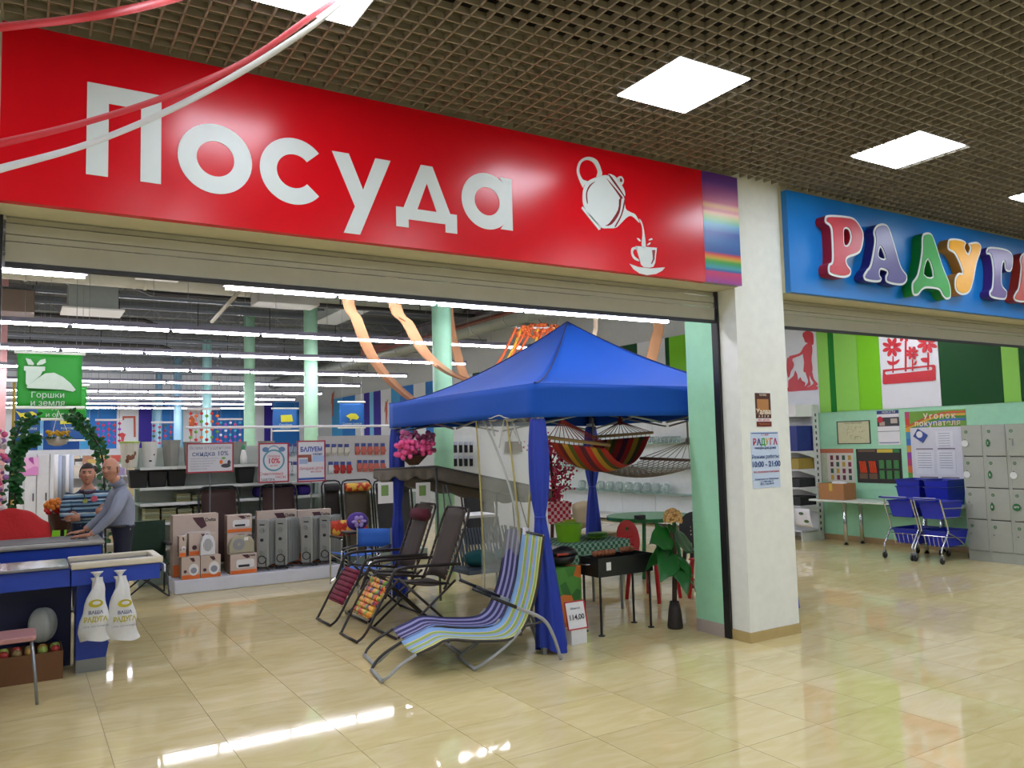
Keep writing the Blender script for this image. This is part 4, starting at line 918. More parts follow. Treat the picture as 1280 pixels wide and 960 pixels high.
# ---------------------------------------------------------------- framed promotion signs
MAR = mat('dark red frame', '9c1f33', .4); SGR = mat('sign paper', 'c9ccd2', .5, var=.03)
def promo(lab, px0, py0, px1, py1, Y, tilt=0):
    a, c = PY(px0, py0, Y), PY(px1, py1, Y); x0, x1 = a.x, c.x; z1, z0 = max(a.z, c.z), min(a.z, c.z); z0 = PY(px0, py1, Y).z; z1 = PY(px0, py0, Y).z
    t = thing('promo_sign', lab, 'sign', ((x0+x1)/2, Y, 0))
    b = MB(); b.box(x0, Y-.004, z0, x1, Y+.004, z1); b.build('sheet', SGR, t)
    w_ = .018
    for q in ((x0, z0, x1, z0+w_), (x0, z1-w_, x1, z1), (x0, z0+w_, x0+w_, z1-w_), (x1-w_, z0+w_, x1, z1-w_)):
        b = MB(); b.box(q[0], Y-.009, q[1], q[2], Y-.004, q[3]); b.build('frame_bar', MAR, t)
    b = MB(); b.tube([((x0+x1)/2, Y+.014, .01), ((x0+x1)/2, Y+.014, z1-.05)], .009, 6); b.build('pole', STEEL, t)
    b = MB(); b.box((x0+x1)/2-.12, Y-.01, 0, (x0+x1)/2+.12, Y+.035, .01); b.build('foot', STEEL, t)
    return t, x0, z0, x1, z1
SY = 6.60
t, x0, z0, x1, z1 = promo('wide red-framed sign reading Всем студентам скидка 10%', 233, 554, 292, 592, SY)
F = lambda u, v, Y=SY-.0065: frame((x0+(x1-x0)*u, Y, z1-(z1-z0)*v), XF, ZF)
text('lettering', 'Всем студентам', .065, F(.5, .17), GINK, t); text('lettering', 'скидка 10%', .085, F(.5, .37), mat('slate ink', '4a5a86', .6, var=0), t, bold=.001)
for i in range(5): text('lettering', 'предъявите студенческий билет'[:29-3*i], .022, F(.08, .52+.085*i), GINK, t, align='LEFT')
b = MB(); c = F(.83, .78).translation; b.ball((c.x, c.y, c.z), .04, 8, 5, sx=1.6, sy=.06, sz=.7); b.ball((c.x+.04, c.y-.001, c.z+.04), .022, 8, 5, sy=.06, sz=1.5); b.build('picture_dark', mat('dark print', '3c3c46', .5), t)
b = MB(); b.ball((c.x-.06, c.y-.001, c.z+.05), .022, 8, 5, sy=.06, sz=1.3); b.build('picture_orange', mat('orange print', 'e0702a', .5), t)
b = MB(); b.ball((c.x-.03, c.y-.001, c.z+.10), .018, 8, 5, sy=.06, sx=1.5, sz=.9); b.build('picture_leaf', mat('leaf print', '6aa04a', .5), t)
t, x0, z0, x1, z1 = promo('tall red-framed sign with a blue alarm clock and 10%', 323, 554, 361, 604, SY)
W_ = x1-x0
TEAL = mat('teal print', '4a8ca0', .5); cx, cz = (x0+x1)/2, z1-(z1-z0)*.44
shape('clock_ring', [ring(cx, cz, W_*.36), ring(cx, cz, W_*.31)], frame((0, SY-.0065, 0), XF, ZF), .002, TEAL, t)
for s_ in (-1, 1): shape('clock_bell', [ring(cx+s_*W_*.27, cz+W_*.36, W_*.11, W_*.085, 16)], frame((0, SY-.0065, 0), XF, ZF), .002, mat('clock bell print', '5a7ea8', .5), t)
shape('clock_handle', [ring(cx, cz+W_*.32, W_*.2, W_*.17, 20, .3, 2.84)+ring(cx, cz+W_*.32, W_*.17, W_*.14, 20, 2.84, .3)], frame((0, SY-.0065, 0), XF, ZF), .002, TEAL, t)
text('lettering', '10%', .1, F(.5, .46), RINK, t, bold=.002); text('lettering', 'СКИДКА', .04, F(.5, .34), RINK, t); text('lettering', 'на всё', .032, F(.5, .57), RINK, t)
text('lettering', 'Счастливые', .055, F(.42, .78), RINK, t); text('lettering', 'ЧАСЫ', .05, F(.72, .87), RINK, t); text('lettering', 'ЗАВТРА', .05, F(.3, .93), DINK, t)
t, x0, z0, x1, z1 = promo('tall red-framed sign reading БАЛУЕМ with a hand drill picture', 371, 551, 407, 603, SY)
text('lettering', 'БАЛУЕМ', .088, F(.5, .22), mat('royal blue ink', '1f3f9a', .6, var=0), t, bold=.003, sx=.85); text('lettering', 'своих', .05, F(.72, .33), INK, t, bold=.001)
for (u0, v0, u1, v1, c) in ((.05, .34, .5, .41, '8a4a3c'), (.38, .41, .5, .52, '7a3f34'), (.55, .37, .95, .52, '9cb4d4'), (.08, .45, .36, .56, '8fa4c2'), (.05, .9, .95, .95, '2f4f9c')):
    b = MB(); b.box(x0+(x1-x0)*u0, SY-.008, z1-(z1-z0)*v1, x0+(x1-x0)*u1, SY-.005, z1-(z1-z0)*v0); b.build('picture_block', mat('print '+c, c, .5), t)
text('lettering', 'ЛУЧШАЯ ЦЕНА', .052, F(.5, .68), RINK, t, sx=.9); text('lettering', 'на свои', .04, F(.66, .755), RINK, t)
# ---------------------------------------------------------------- glove and sock display (pegboard)
GYY = 7.42
t = SHELVING
b = MB(); x0, x1 = 2.15, 3.72; b.box(x0+.01, GYY+.0, 1.06, x1-.03, GYY+.035, 1.9); b.build('peg_board', mat('peg board grey', 'b9b6b4', .6), t)
GC = {'cream': mat('cream glove', 'c9c4b4', .9), 'salmon': mat('salmon glove', 'c2685a', .9), 'red': mat('red glove', 'b02a24', .8), 'white': mat('white glove', 'dadada', .9), 'black': mat('black sock', '1b1b1f', .9), 'teal': mat('grey blue glove', '8a9aaa', .9)}
HDR = mat('blue header card', '36488a', .5)
def glove_proto(kind):
    r = thing('glove_pair', 'x', 'gloves', (0, 0, 0))
    b = MB(); b.box(-.035, -.012, -.05, .035, -.008, 0); b.build('header_card', HDR, r, world=False)
    b = MB()
    if kind == 'black': b.grid(lambda u, v: (-.035+.07*u, -.02-.008*math.sin(math.pi*u), -.05-.13*v), 6, 4); b.build('sock', GC[kind], r, world=False, solid=.012, smooth=True)
    else:
        b.prism(rrect(-.036, -.13, .036, -.05, .012), (0, -.012, 0), (1, 0, 0), (0, 0, 1), .016)
        for i in range(4): b.tube([(-.028+.0185*i, -.02, -.125), (-.030+.0195*i, -.022, -.185+.006*abs(i-1.5))], .0085, 6)
        b.tube([(.034, -.02, -.09), (.05, -.024, -.13)], .009, 6); b.build('glove', GC[kind], r, world=False, smooth=False)
    b = MB(); b.tube([(0, 0, -.01), (0, -.03, -.01)], .003, 5); b.build('peg', CHROME, r, world=False)
    return r
protos = {}
rows = [('teal', 366, 552, 1), ('cream', 413, 555, 2), ('cream', 426, 556, 2), ('cream', 436, 556, 2)] 
layout = []
for px in (362, 369): layout += [('teal', px, 554), ('white', px, 577)]
for px in (409, 417, 425, 433): layout.append(('cream', px, 555))
for px in (446, 454, 462, 470, 478): layout.append(('salmon', px, 554))
layout.append(('white', 413, 577))
for px in (420, 428, 436): layout.append(('red', px, 577))
for px in (449, 456, 463, 470, 478): layout.append(('salmon', px, 575))
for px in (528, 536, 543): layout += [('black', px, 552), ('black', px, 569)]
for px in (568, 575, 581, 588): layout += [('black', px, 552), ('black', px, 569)]
for i, (k, px, py) in enumerate(layout):
    far_ = px > 560
    Y = GYY-.002; c = PY(px, py, Y)
    if c.x > 3.7: continue
    lab = '%s work gloves on a blue card, on the peg board' % k if k != 'black' else 'black socks on a card, on the peg board'
    if k not in protos: protos[k] = glove_proto(k); g = protos[k]; g.location = (c.x, Y, c.z)
    else: g = dup(protos[k], (c.x, Y, c.z))
    row = [q for q in layout if q[0] == k and abs(q[2]-py) < 4 and PY(q[1], q[2], Y).x <= 3.7]; idx = sorted(q[1] for q in row).index(px)
    up_ = 'upper' if py < 565 else 'lower'
    g['label'] = ('pair of %s gloves on the peg board, %s in the %s row of its colour' if k != 'black' else 'pair of %s socks on the peg board, %s in the %s row') % (k if k != 'teal' else 'grey-blue', ORD[idx], up_); g['group'] = 'gloves and socks on the peg board'
# white partition with socks right of the column
a0, a1 = PY(566, 560, 7.9), PY(600, 560, 7.9)
t = thing('sock_stand', 'white stand with black socks right of the first mint column', 'display stand', ((a0.x+a1.x)/2, 7.9, 0))
b = MB(); b.box(a0.x-.1, 7.9, 0, a1.x+.15, 7.95, 2.05); b.build('panel', SHW, t)
for r_, py in enumerate((552, 569)):
    for i in range(4):
        c = PY(569+6.6*i, py, 7.88); s_ = MB(); s_.box(c.x-.03, 7.862, c.z-.19, c.x+.03, 7.892, c.z-.05); so = s_.build('sock', GC['black'], t, bevel=.01)
        s_ = MB(); s_.box(c.x-.03, 7.858, c.z-.06, c.x+.03, 7.87, c.z-.005); s_.build('card', mat('pale card', 'b8bccb', .5), so)
# ================================================================ PLATFORM WITH HEATERS
t = thing('display_platform', 'low white display platform carrying heaters and radiators', 'platform', (1.0, 6.28, 0))
CLOTH = mat('white sheet', 'd2d6e0', .7, bump=.3, scale=6)
b = MB(); b.box(-.06, 6.03, 0, 2.02, 6.58, .16); b.build('sheet', CLOTH, t, bevel=.012)
ZP = .161
BOXP = mat('pale printed carton', 'c4b4a8', .5); ORG = mat('orange print', 'd8642e', .5); BRW = mat('brown carton side', '8a7464', .6); DKP = mat('dark carton print', '4a2a34', .5)
def carton(lab, x0, x1, y0, y1, z0, h, kind='round', rz=0, group=None):
    t = thing('heater_carton', lab, 'carton', ((x0+x1)/2, (y0+y1)/2, z0), 0, group or 'heater cartons on the platform')
    b = MB(); b.box(x0, y0, z0, x1, y1, z0+h); b.build('carton_body', [BOXP], t, bevel=.002)
    w = x1-x0; Y = y0-.002
    b = MB(); b.box(x0+.003, Y, z0+.004, x1-.003, y0, z0+h*.2); b.build('orange_band', ORG, t)
    b = MB(); b.box(x0-.002, y0+.004, z0+.004, x0, y1-.004, z0+h-.004); b.build('carton_side', BRW, t)
    if kind == 'round':
        cx, cz = x0+w*.66, z0+h*.42
        shape('heater_picture', [ring(cx, cz, min(w, h)*.27, min(w, h)*.34, 20)], frame((0, Y-.001, 0), XF, ZF), .002, PPR, t); shape('grille_picture', [ring(cx, cz-.01, min(w, h)*.17, n=18)], frame((0, Y-.003, 0), XF, ZF), .002, GINK, t)
        shape('cup_picture', [ring(x0+w*.2, z0+h*.36, w*.09, n=12)], frame((0, Y-.001, 0), XF, ZF), .002, DKP, t)
    else:
        b = MB(); b.prism(rrect(x0+w*.22, z0+h*.3, x0+w*.9, z0+h*.72, h*.1), (0, Y, 0), (1, 0, 0), (0, 0, 1), .001); b.build('heater_picture', PPR, t)
        b = MB(); b.box(x0+w*.3, Y-.003, z0+h*.34, x0+w*.72, Y-.0012, z0+h*.46); b.build('grille_picture', DINK, t)
    b = MB(); b.prism([(x0+w*.42, z0+h*.95), (x0+w*.66, z0+h*.95), (x0+w*.74, z0+h*.8), (x0+w*.62, z0+h*.76), (x0+w*.52, z0+h*.84)], (0, Y, 0), (1, 0, 0), (0, 0, 1), .001); b.build('brand_swash', DKP, t)
    if kind == 'flat': text('lettering', 'Delta', min(.06, h*.14), frame((x0+w*.82, Y-.002, z0+h*.9), XF, ZF), DINK, t, bold=.001)
    return t
def XP(px, Y): return PY(px, 690, Y).x
carton('large carton at the back left of the platform with dark swash', -.08+.05, XP(272, 6.4), 6.36, 6.56, ZP, .76, 'flat')
carton('bottom left heater carton at the platform front', XP(227, 6.08), XP(250, 6.08), 6.08, 6.26, ZP, .27)
carton('bottom heater carton under the white fan heater', XP(251, 6.08), XP(276, 6.08), 6.08, 6.26, ZP, .27)
carton('upper left narrow heater carton above the bottom left one', XP(224, 6.12), XP(233, 6.12)-.004, 6.12, 6.27, ZP+.272, .25)
carton('upper heater carton behind the white fan heater', XP(233, 6.17)+.03, XP(270, 6.17), 6.17, 6.3, ZP+.272, .27)
carton('lower right heater carton under the beige heater', XP(288, 6.1), XP(321, 6.1), 6.1, 6.3, ZP, .25, 'flat')
carton('heater carton behind the beige heater, top of its stack', XP(284, 6.33), XP(315, 6.33), 6.33, 6.5, ZP+.5, .22, 'flat')
carton('heater carton low behind the beige heater', XP(284, 6.33), XP(315, 6.33), 6.33, 6.5, ZP, .498, 'flat')
carton('plain carton behind the first two radiators', XP(322, 6.45), XP(372, 6.45), 6.48, 6.57, ZP, .74, 'flat')
carton('plain carton behind the last two radiators', XP(373, 6.45), XP(415, 6.45), 6.48, 6.57, ZP, .72, 'flat')
# white fan heater
WHP = mat('white heater shell', 'd8dade', .35); cx = (XP(249, 6.1)+XP(270, 6.1))/2
t = thing('fan_heater', 'small upright white fan heater standing on the cartons', 'heater', (cx, 6.13, ZP+.272))
z0 = ZP+.272
b = MB(); P = [(-.09, 0), (.09, 0), (.085, .15), (.06, .225), (.02, .25), (-.02, .25), (-.06, .225), (-.085, .15)]; b.prism(P, (cx, 6.155, z0), (1, 0, 0), (0, 0, 1), .07); b.build('shell', WHP, t, bevel=.012)
shape('grille', [ring(0, .125, .055, .075, 20)], frame((cx, 6.083, z0), XF, ZF), .004, mat('grille grey', '8c9096', .5), t)
for i in range(5):
    b = MB(); b.box(cx-.04+.02*i-.003, 6.078, z0+.06, cx-.04+.02*i+.003, 6.081, z0+.19); b.build('grille_slat', WHP, t)
b = MB(); b.tube([(cx-.03, 6.12, z0+.245), (cx-.02, 6.12, z0+.27), (cx+.02, 6.12, z0+.27), (cx+.03, 6.12, z0+.245)], .008, 6); b.build('handle', WHP, t)
BGE = mat('beige heater shell', 'a9a48c', .4); cx = (XP(287, 6.15)+XP(318, 6.15))/2; z0 = ZP+.252
t = thing('fan_heater', 'wide beige fan heater with round grille standing on a carton', 'heater', (cx, 6.18, z0))
b = MB(); P = [(-.16, 0), (.15, 0), (.155, .12), (.12, .19), (.05, .225), (-.05, .225), (-.13, .19), (-.165, .1)]; b.prism(P, (cx, 6.23, z0), (1, 0, 0), (0, 0, 1), .1); b.build('shell', BGE, t, bevel=.015)
shape('grille', [ring(-.045, .115, .072, n=24)], frame((cx, 6.127, z0), XF, ZF), .004, mat('grille grey', '8c9096', .5), t)
shape('grille_hub', [ring(-.045, .115, .02, n=16)], frame((cx, 6.123, z0), XF, ZF), .004, BGE, t)
shape('knob', [ring(.1, .14, .02, n=14)], frame((cx, 6.125, z0), XF, ZF), .012, BGE, t)
b = MB(); b.box(cx+.02, 6.12, z0+.16, cx+.07, 6.126, z0+.2); b.build('price_tag', PPR, t)
# oil radiators
RAD = mat('silver grey radiator', '8b908e', .4, .1); RADF = mat('radiator front panel', '9a9e9c', .4)
def radiator():
    r = thing('oil_radiator', 'x', 'radiator', (0, 0, 0))
    b = MB(); b.prism(rrect(-.075, .06, .075, .66, .02), (0, 0, 0), (1, 0, 0), (0, 0, 1), .05); b.build('control_panel', RADF, r, world=False, bevel=.008)
    for i in range(9):
        b = MB(); P = rrect(-.07, .07, .07, .64, .03); y = .035+.038*i; b.prism(P, (0, y+.024, 0), (1, 0, 0), (0, 0, 1), .022); b.build('fin', RAD, r, world=False, bevel=.004)
    b = MB(); b.tube([(0, 0.0, .12), (0, .37, .12)], .02, 8); b.tube([(0, 0.0, .56), (0, .37, .56)], .02, 8); b.build('oil_pipe', RAD, r, world=False)
    for z, q in ((.52, .033), (.4, .02), (.24, .03)):
        shape('knob', [ring(0, z, q, n=18)], frame((0, -.058, 0), XF, ZF), .016, RAD if q > .025 else DARKG, None).parent = r
    b = MB(); b.box(-.035, -.054, .585, .035, -.05, .6); b.build('brand_plate', DINK, r, world=False)
    for y in (.06, .3):
        b = MB(); b.tube([(-.12, y, .025), (-.11, y, .05), (.11, y, .05), (.12, y, .025)], .012, 6); b.build('foot', DARKG, r, world=False)
    b = MB(); b.tube([Vector((.01+.055*math.cos(k*.5), -.065-.004*k/10, .14+.055*math.sin(k*.5)+.002*k)) for k in range(14)]+[Vector((.06, -.07, .06)), Vector((.09, -.03, .02))], .006, 6); b.build('power_cord', BLACK, r, world=False, smooth=True)
    return r
rp = radiator()
for k, px in enumerate((330, 353, 385, 408)):
    c = PY(px, 705, 6.14); o = rp if k == 0 else dup(rp)
    o.location = (c.x, 6.14, ZP); o.rotation_euler = (0, 0, math.radians(-42)); o['group'] = 'oil radiators on the platform'
    o['label'] = 'silver-grey oil radiator on the platform, %s' % ('leftmost beside the beige heater', 'second from the left', 'third from the left', 'rightmost near the loungers')[k]
# ---------------------------------------------------------------- folded loungers standing behind the platform
def folded(lab, px0, px1, pytop, Y, pillow=None, cloth='2e2826', rz=0):
    a, c = PY(px0, pytop, Y), PY(px1, pytop, Y); x0, x1 = a.x, c.x; zt = (a.z+c.z)/2; w = x1-x0
    t = thing('folding_lounger', lab, 'lounger', ((x0+x1)/2, Y, 0), 0, 'dark folding loungers standing behind the platform')
    ln = lambda z: Y+.06-(z/zt)*.0+.22*(z/zt)-.16
    P = [(x0, ln(0), 0.012), (x0, ln(zt-.08), zt-.08), (x0+.025, ln(zt), zt-.02), (x0+.08, ln(zt), zt), (x1-.08, ln(zt), zt), (x1-.025, ln(zt), zt-.02), (x1, ln(zt-.08), zt-.08), (x1, ln(0), 0.012)]
    b = MB(); b.tube(P, .013, 8); b.build('frame', BLACK, t, smooth=True)
    b = MB(); b.grid(lambda u, v: (x0+.035+(w-.07)*u, ln(.25+(zt-.29)*v)+.02*math.sin(math.pi*u)*math.sin(math.pi*v), .25+(zt-.29)*v), 4, 10); b.build('sling', mat('sling '+cloth, cloth, .7), t, solid=.006, smooth=True)
    for i in range(9):
        for xx, xb in ((x0, x0+.04), (x1, x1-.04)):
            z = .3+(zt-.42)*i/8; b = MB(); b.tube([(xx, ln(z), z), (xb, ln(z)+.004, z+.03)], .003, 4); b.build('lacing', mat('pale lacing', '8a8478', .7), t)
    if pillow:
        b = MB(); b.tube([(x0+.03, ln(zt)-.05, zt-.1), (x0+.06, ln(zt)-.06, zt-.1), (x1-.06, ln(zt)-.06, zt-.1), (x1-.03, ln(zt)-.05, zt-.1)], [.03, .06, .06, .03], 12); b.build('pillow', pillow, t, smooth=True)
    b = MB(); b.box(x0+.02, ln(0)-.02, .0, x1-.02, ln(0)+.02, .02); b.build('foot_bar', BLACK, t)
    return t
OPIL = voro_mat('orange flower print', ['c83a1e', 'e08a2a', 'd8b03a', 'b02a1a'], 18)
folded('dark folding lounger standing upright behind the left cartons', 250, 300, 609, 6.80, cloth='3a2420')
folded('dark folding lounger standing upright behind the radiators', 327, 373, 606, 6.80, cloth='3a2420')
folded('dark folding lounger standing upright left of the orange-pillow one', 405, 429, 601, 6.72, pillow=mat('dark pillow', '2c2c2c', .8))
folded('dark folding lounger with orange flowered pillow right of the radiators', 430, 467, 600, 6.45, pillow=OPIL, cloth='4a4232')
folded('dark folding lounger with grey pillow behind the tied blue curtain', 470, 517, 600, 6.2, pillow=mat('dark pillow', '2c2c2c', .8), cloth='2c2a28')
folded('dark folding lounger standing right of the first mint column', 580, 622, 608, 6.1, cloth='1c1c1e')
# green folding chair left of the platform
GC_ = mat('dark green canvas', '143020', .8)
t = thing('folding_chair', 'dark green folding camp chair left of the platform', 'chair', (-.35, 6.1, 0))
x0, x1 = -.62, -.12
b = MB(); b.grid(lambda u, v: (x0+(x1-x0)*u, 6.0+.35*v, .40-.05*math.sin(math.pi*u)), 6, 4); b.build('seat', GC_, t, solid=.008, smooth=True)
b = MB(); b.grid(lambda u, v: (x0+(x1-x0)*u, 6.37+.05*v+.04*math.sin(math.pi*u), .45+.42*v), 6, 4); b.build('backrest', GC_, t, solid=.008, smooth=True)
for a_, c_ in (((x0, 6.0, 0), (x1, 6.0, .4)), ((x1, 6.0, 0), (x0, 6.0, .4)), ((x0, 6.4, 0), (x1, 6.4, .4)), ((x1, 6.4, 0), (x0, 6.4, .4)), ((x0, 6.0, 0), (x0, 6.4, .62)), ((x1, 6.0, 0), (x1, 6.4, .62))):
    b = MB(); b.tube([a_, c_], .01, 6); b.build('leg', BLACK, t)
for x in (x0, x1):
    b = MB(); b.tube([(x, 6.4, .0), (x, 6.43, .88)], .01, 6); b.build('back_post', BLACK, t)
    b = MB(); b.box(x-.03, 6.0, .6, x+.03, 6.4, .625); b.build('armrest', BLACK, t, bevel=.01)
# ================================================================ FLOWER ARCH, BANNERS AND THINGS AT THE FAR LEFT
LEAF = mat('ivy leaf', '1f5a26', .5, var=.3); STEM = mat('dark stem', '26301e', .7); YEL = mat('yellow blossom', 'd8a81e', .6); PNK = mat('pink blossom', 'e05a8a', .6)
def leaf_into(b, p, d, n, L, W, m=0):
    d = Vector(d).normalized(); n = Vector(n); s = d.cross(n); s = s.normalized() if s.length > 1e-6 else d.orthogonal().normalized(); n = s.cross(d); p = Vector(p); k = len(b.v)
    b.v += [p, p+d*L*.35+s*W*.5+n*.1*L, p+d*L*.75+s*W*.35+n*.05*L, p+d*L, p+d*L*.75-s*W*.35+n*.05*L, p+d*L*.35-s*W*.5+n*.1*L, p+d*L*.5]
    for f in ((0, 1, 6), (1, 2, 6), (2, 3, 6), (3, 4, 6), (4, 5, 6), (5, 0, 6)): b.face([k+i for i in f], None, m)
AY = 6.0
t = thing('flower_arch', 'black garden arch twined with artificial ivy behind the checkouts', 'garden arch', (PY(70, 600, AY).x, AY, 0))
for Yo in (AY, AY+.3):
    for sd, PP in enumerate(([(10, 680), (12, 620), (14, 575), (20, 545), (30, 528), (44, 519)], [(133, 690), (131, 620), (127, 568), (114, 543), (100, 526), (88, 518)])):
        P = [PY(x, y, Yo) for x, y in PP]; P[0].z = 0
        b = MB(); S = spline(P, 8); b.tube(S, .012, 6); b.build('arch_tube', mat('arch green metal', '1c2c22', .5), t, smooth=True)
        lv = MB()
        for p_ in S:
            if p_.z < .5: continue
            for k in range(2 if sd == 0 else 3):
                v = Vector((random.uniform(-1, 1), random.uniform(-1, .3), random.uniform(-1, .5))); leaf_into(lv, p_+v*.035, v, Vector((random.uniform(-.3, .3), -1, .4)), random.uniform(.05, .085), .05)
        tag(lv.build('ivy_leaves', LEAF, t), kind='stuff')
for sd, px in enumerate((13, 131)):
    for k in range(7):
        z = .2+.22*k; a_ = PY(px, 620, AY).x; b = MB(); b.tube([(a_, AY, z), (PY(px, 620, AY+.3).x, AY+.3, z)], .006, 5); b.build('rung', mat('arch green metal', '1c2c22', .5), t)
# trailing branch in front of the arch, left
t = thing('ivy_garland', 'ivy branch curling up inside the arch at the left', 'artificial plant', (PY(20, 640, 5.7).x, 5.7, 0))
P = [PY(19, 680, 5.7), PY(19, 640, 5.7), PY(19, 600, 5.7), PY(22, 570, 5.7), PY(31, 556, 5.7), PY(42, 548, 5.7)]; P[0].z = 0
S = spline(P, 8); b = MB(); b.tube(S, .012, 6); b.build('stem', STEM, t, smooth=True); lv = MB()
for i, p_ in enumerate(S[8:]):
    for k in range(3 if i < 26 else 9):
        v = Vector((random.uniform(-1, 1), random.uniform(-1, .3), random.uniform(-.8, .8))); leaf_into(lv, p_, v, (0, -1, .3), random.uniform(.07, .12), .07)
tag(lv.build('leaves', LEAF, t), kind='stuff')
# hanging basket with yellow flowers
c = PY(72, 552, 6.15); t = thing('hanging_planter', 'white hanging bowl of yellow flowers under the arch', 'hanging planter', (c.x, 6.15, c.z))
b = MB(); b.lathe([(.03, -.05), (.09, -.03), (.125, .05), (.118, .055), (.02, 0)], c, 16); b.build('bowl', mat('white bowl', 'd8d4c6', .5), t, smooth=True)
b = MB()
for k in range(3):
    a = k*2.094; b = MB(); b.tube([c+Vector((.12*math.cos(a), .12*math.sin(a), .05)), c+Vector((0, 0, .36))], .003, 4); b.build('cord', WHITE, t)
fl_ = MB()
for k in range(60):
    a = random.uniform(0, 6.28); r = .13*math.sqrt(random.random()); fl_.ball(c+Vector((r*math.cos(a), r*math.sin(a), .07+.05*random.random())), .017, 6, 4)
tag(fl_.build('blossoms', YEL, t), kind='stuff')
lv = MB()
for k in range(40):
    a = random.uniform(0, 6.28); leaf_into(lv, c+Vector((.1*math.cos(a), .1*math.sin(a), .06)), (math.cos(a), math.sin(a), -.4), (0, 0, 1), .09, .05)
tag(lv.build('leaves', LEAF, t), kind='stuff')
# basket of red and orange flowers on a stand
c = PY(78, 655, 5.75); t = thing('flower_basket', 'brown basket of red and orange flowers behind the woman', 'flower basket', (c.x, 5.75, 0))
b = MB(); b.lathe([(.02, 0), (.14, .0), (.14, .02), (.02, .03), (.02, c.z-.06)], (c.x, 5.75, 0), 14); b.build('stand', BLACK, t)
b = MB(); b.lathe([(.09, -.06), (.13, .12), (.12, .12), (.085, -.04)], c, 16); b.build('basket', mat('brown wicker', '4a3020', .8, bump=.5, scale=60), t)
for nm, col, lo, hi in (('red_blossoms', 'c81e1a', 0, .55), ('orange_blossoms', 'e0882a', .45, 1)):
    fl_ = MB()
    for k in range(45):
        a = random.uniform(0, 6.28); r = .15*math.sqrt(random.random()); fl_.ball(c+Vector((r*math.cos(a)-.02, r*math.sin(a)*.8, .12+.2*random.uniform(lo, hi)*(1-r*3))), random.uniform(.018, .03), 7, 4)
    tag(fl_.build(nm, mat('blossom '+col, col, .6, var=.25), t, smooth=True), kind='stuff')
# second bouquet at the left picture edge
c = PY(4, 652, 5.4)
# ---------------------------------------------------------------- hanging banners
def banner(lab, px0, py0, px1, py1, Y, col, texts=(), prints=(), name='hanging_banner'):
    a, c_ = PY(px0, py0, Y), PY(px1, py1, Y); x0, x1 = a.x, c_.x; z1 = a.z; z0 = PY(px0, py1, Y).z
    t = thing(name, lab, 'banner', ((x0+x1)/2, Y, z0)); w, h = x1-x0, z1-z0
    b = MB(); b.grid(lambda u, v: (x0+w*u, Y+.02*math.sin(5*u+2*v)*(1-v)*v*4, z0+h*v), 10, 10); b.build('cloth', mat('banner '+col, col, .6, var=.12, scale=2), t, solid=.004, smooth=True)
    for z in (z0-.015, z1+.012):
        b = MB(); b.tube([(x0-.04, Y, z), (x1+.04, Y, z)], .022, 8); b.build('bar', mat('banner bar', 'd8e0d2', .4), t)
    for x in (x0+.1*w, x1-.1*w):
        b = MB(); b.tube([(x, Y, z1+.03), (x, Y, 5.2)], .003, 4); b.build('hanging_wire', STEEL, t)
    F = lambda u, v: frame((x0+w*u, Y-.035, z1-h*v), XF, ZF)
    for s, u, v, sz, m in texts: text('lettering', s, sz*h, F(u, v), m, t, depth=.004)
    for loop, m in prints: shape('print', [[(x*w, -y*h) for x, y in loop]], frame((x0, Y-.035, z1), XF, ZF), .004, m, t)
    return t
PGR = mat('pale green print', 'b4c6b4', .6); YPR = mat('yellow green print', 'c4c02a', .6)
banner('green hanging banner reading Горшки и земля with a plant pot', 22, 441, 102, 508, 8.8, '178a1e', (('Горшки', .47, .79, .15, PGR), ('и земля', .47, .94, .15, PGR)),
       (([(.1, .25), (.42, .25), (.42, .33), (.38, .34), (.35, .42), (.16, .62), (.13, .57), (.13, .34), (.1, .33)], PGR), ([(.14, .64), (.3, .48), (.42, .38), (.56, .36), (.7, .44), (.82, .56), (.9, .68), (.86, .72), (.7, .68), (.16, .66)], PGR),
        ([(.12, .1), (.2, .12), (.25, .2), (.24, .23), (.16, .22)], PGR), ([(.42, .1), (.34, .13), (.29, .2), (.3, .23), (.38, .21), (.43, .17)], PGR)))
banner('green hanging banner reading Туризм half hidden behind the larger green one', 47, 482, 108, 523, 11.0, '178a1e', (('Туризм', .45, .66, .2, PGR), ('и отдых', .45, .9, .2, PGR)))
banner('blue hanging banner with yellow animal at the far left', 16, 508, 50, 543, 15, '1c4f8c', (('Всё для', .5, .55, .16, PGR), ('рыбалки', .5, .8, .16, PGR)), (([(.1, .15), (.3, .25), (.7, .18), (.9, .3), (.7, .42), (.3, .42)], YPR),))
banner('blue hanging banner half hidden behind the hanging flower bowl', 62, 524, 105, 550, 15, '1c4f8c', (('Хозтовары', .6, .45, .16, PGR),), (([(.3, .05), (.7, .05), (.8, .2), (.3, .25)], YPR),))
banner('blue hanging banner with lime crate picture behind the alarm clock sign', 341, 511, 372, 538, 18, '1b5d9e', (('Плетёная', .5, .75, .13, PGR), ('мебель', .5, .9, .13, PGR)), (([(.3, .3), (.75, .28), (.8, .6), (.32, .62)], YPR),))
banner('blue hanging banner with yellow fish reading Сухие смеси', 424, 503, 455, 534, 14, '1b5fa8', (('Сухие смеси', .5, .87, .13, PGR),), (([(.25, .55), (.45, .44), (.65, .46), (.78, .6), (.7, .7), (.5, .68), (.42, .76), (.4, .66)], YPR),))
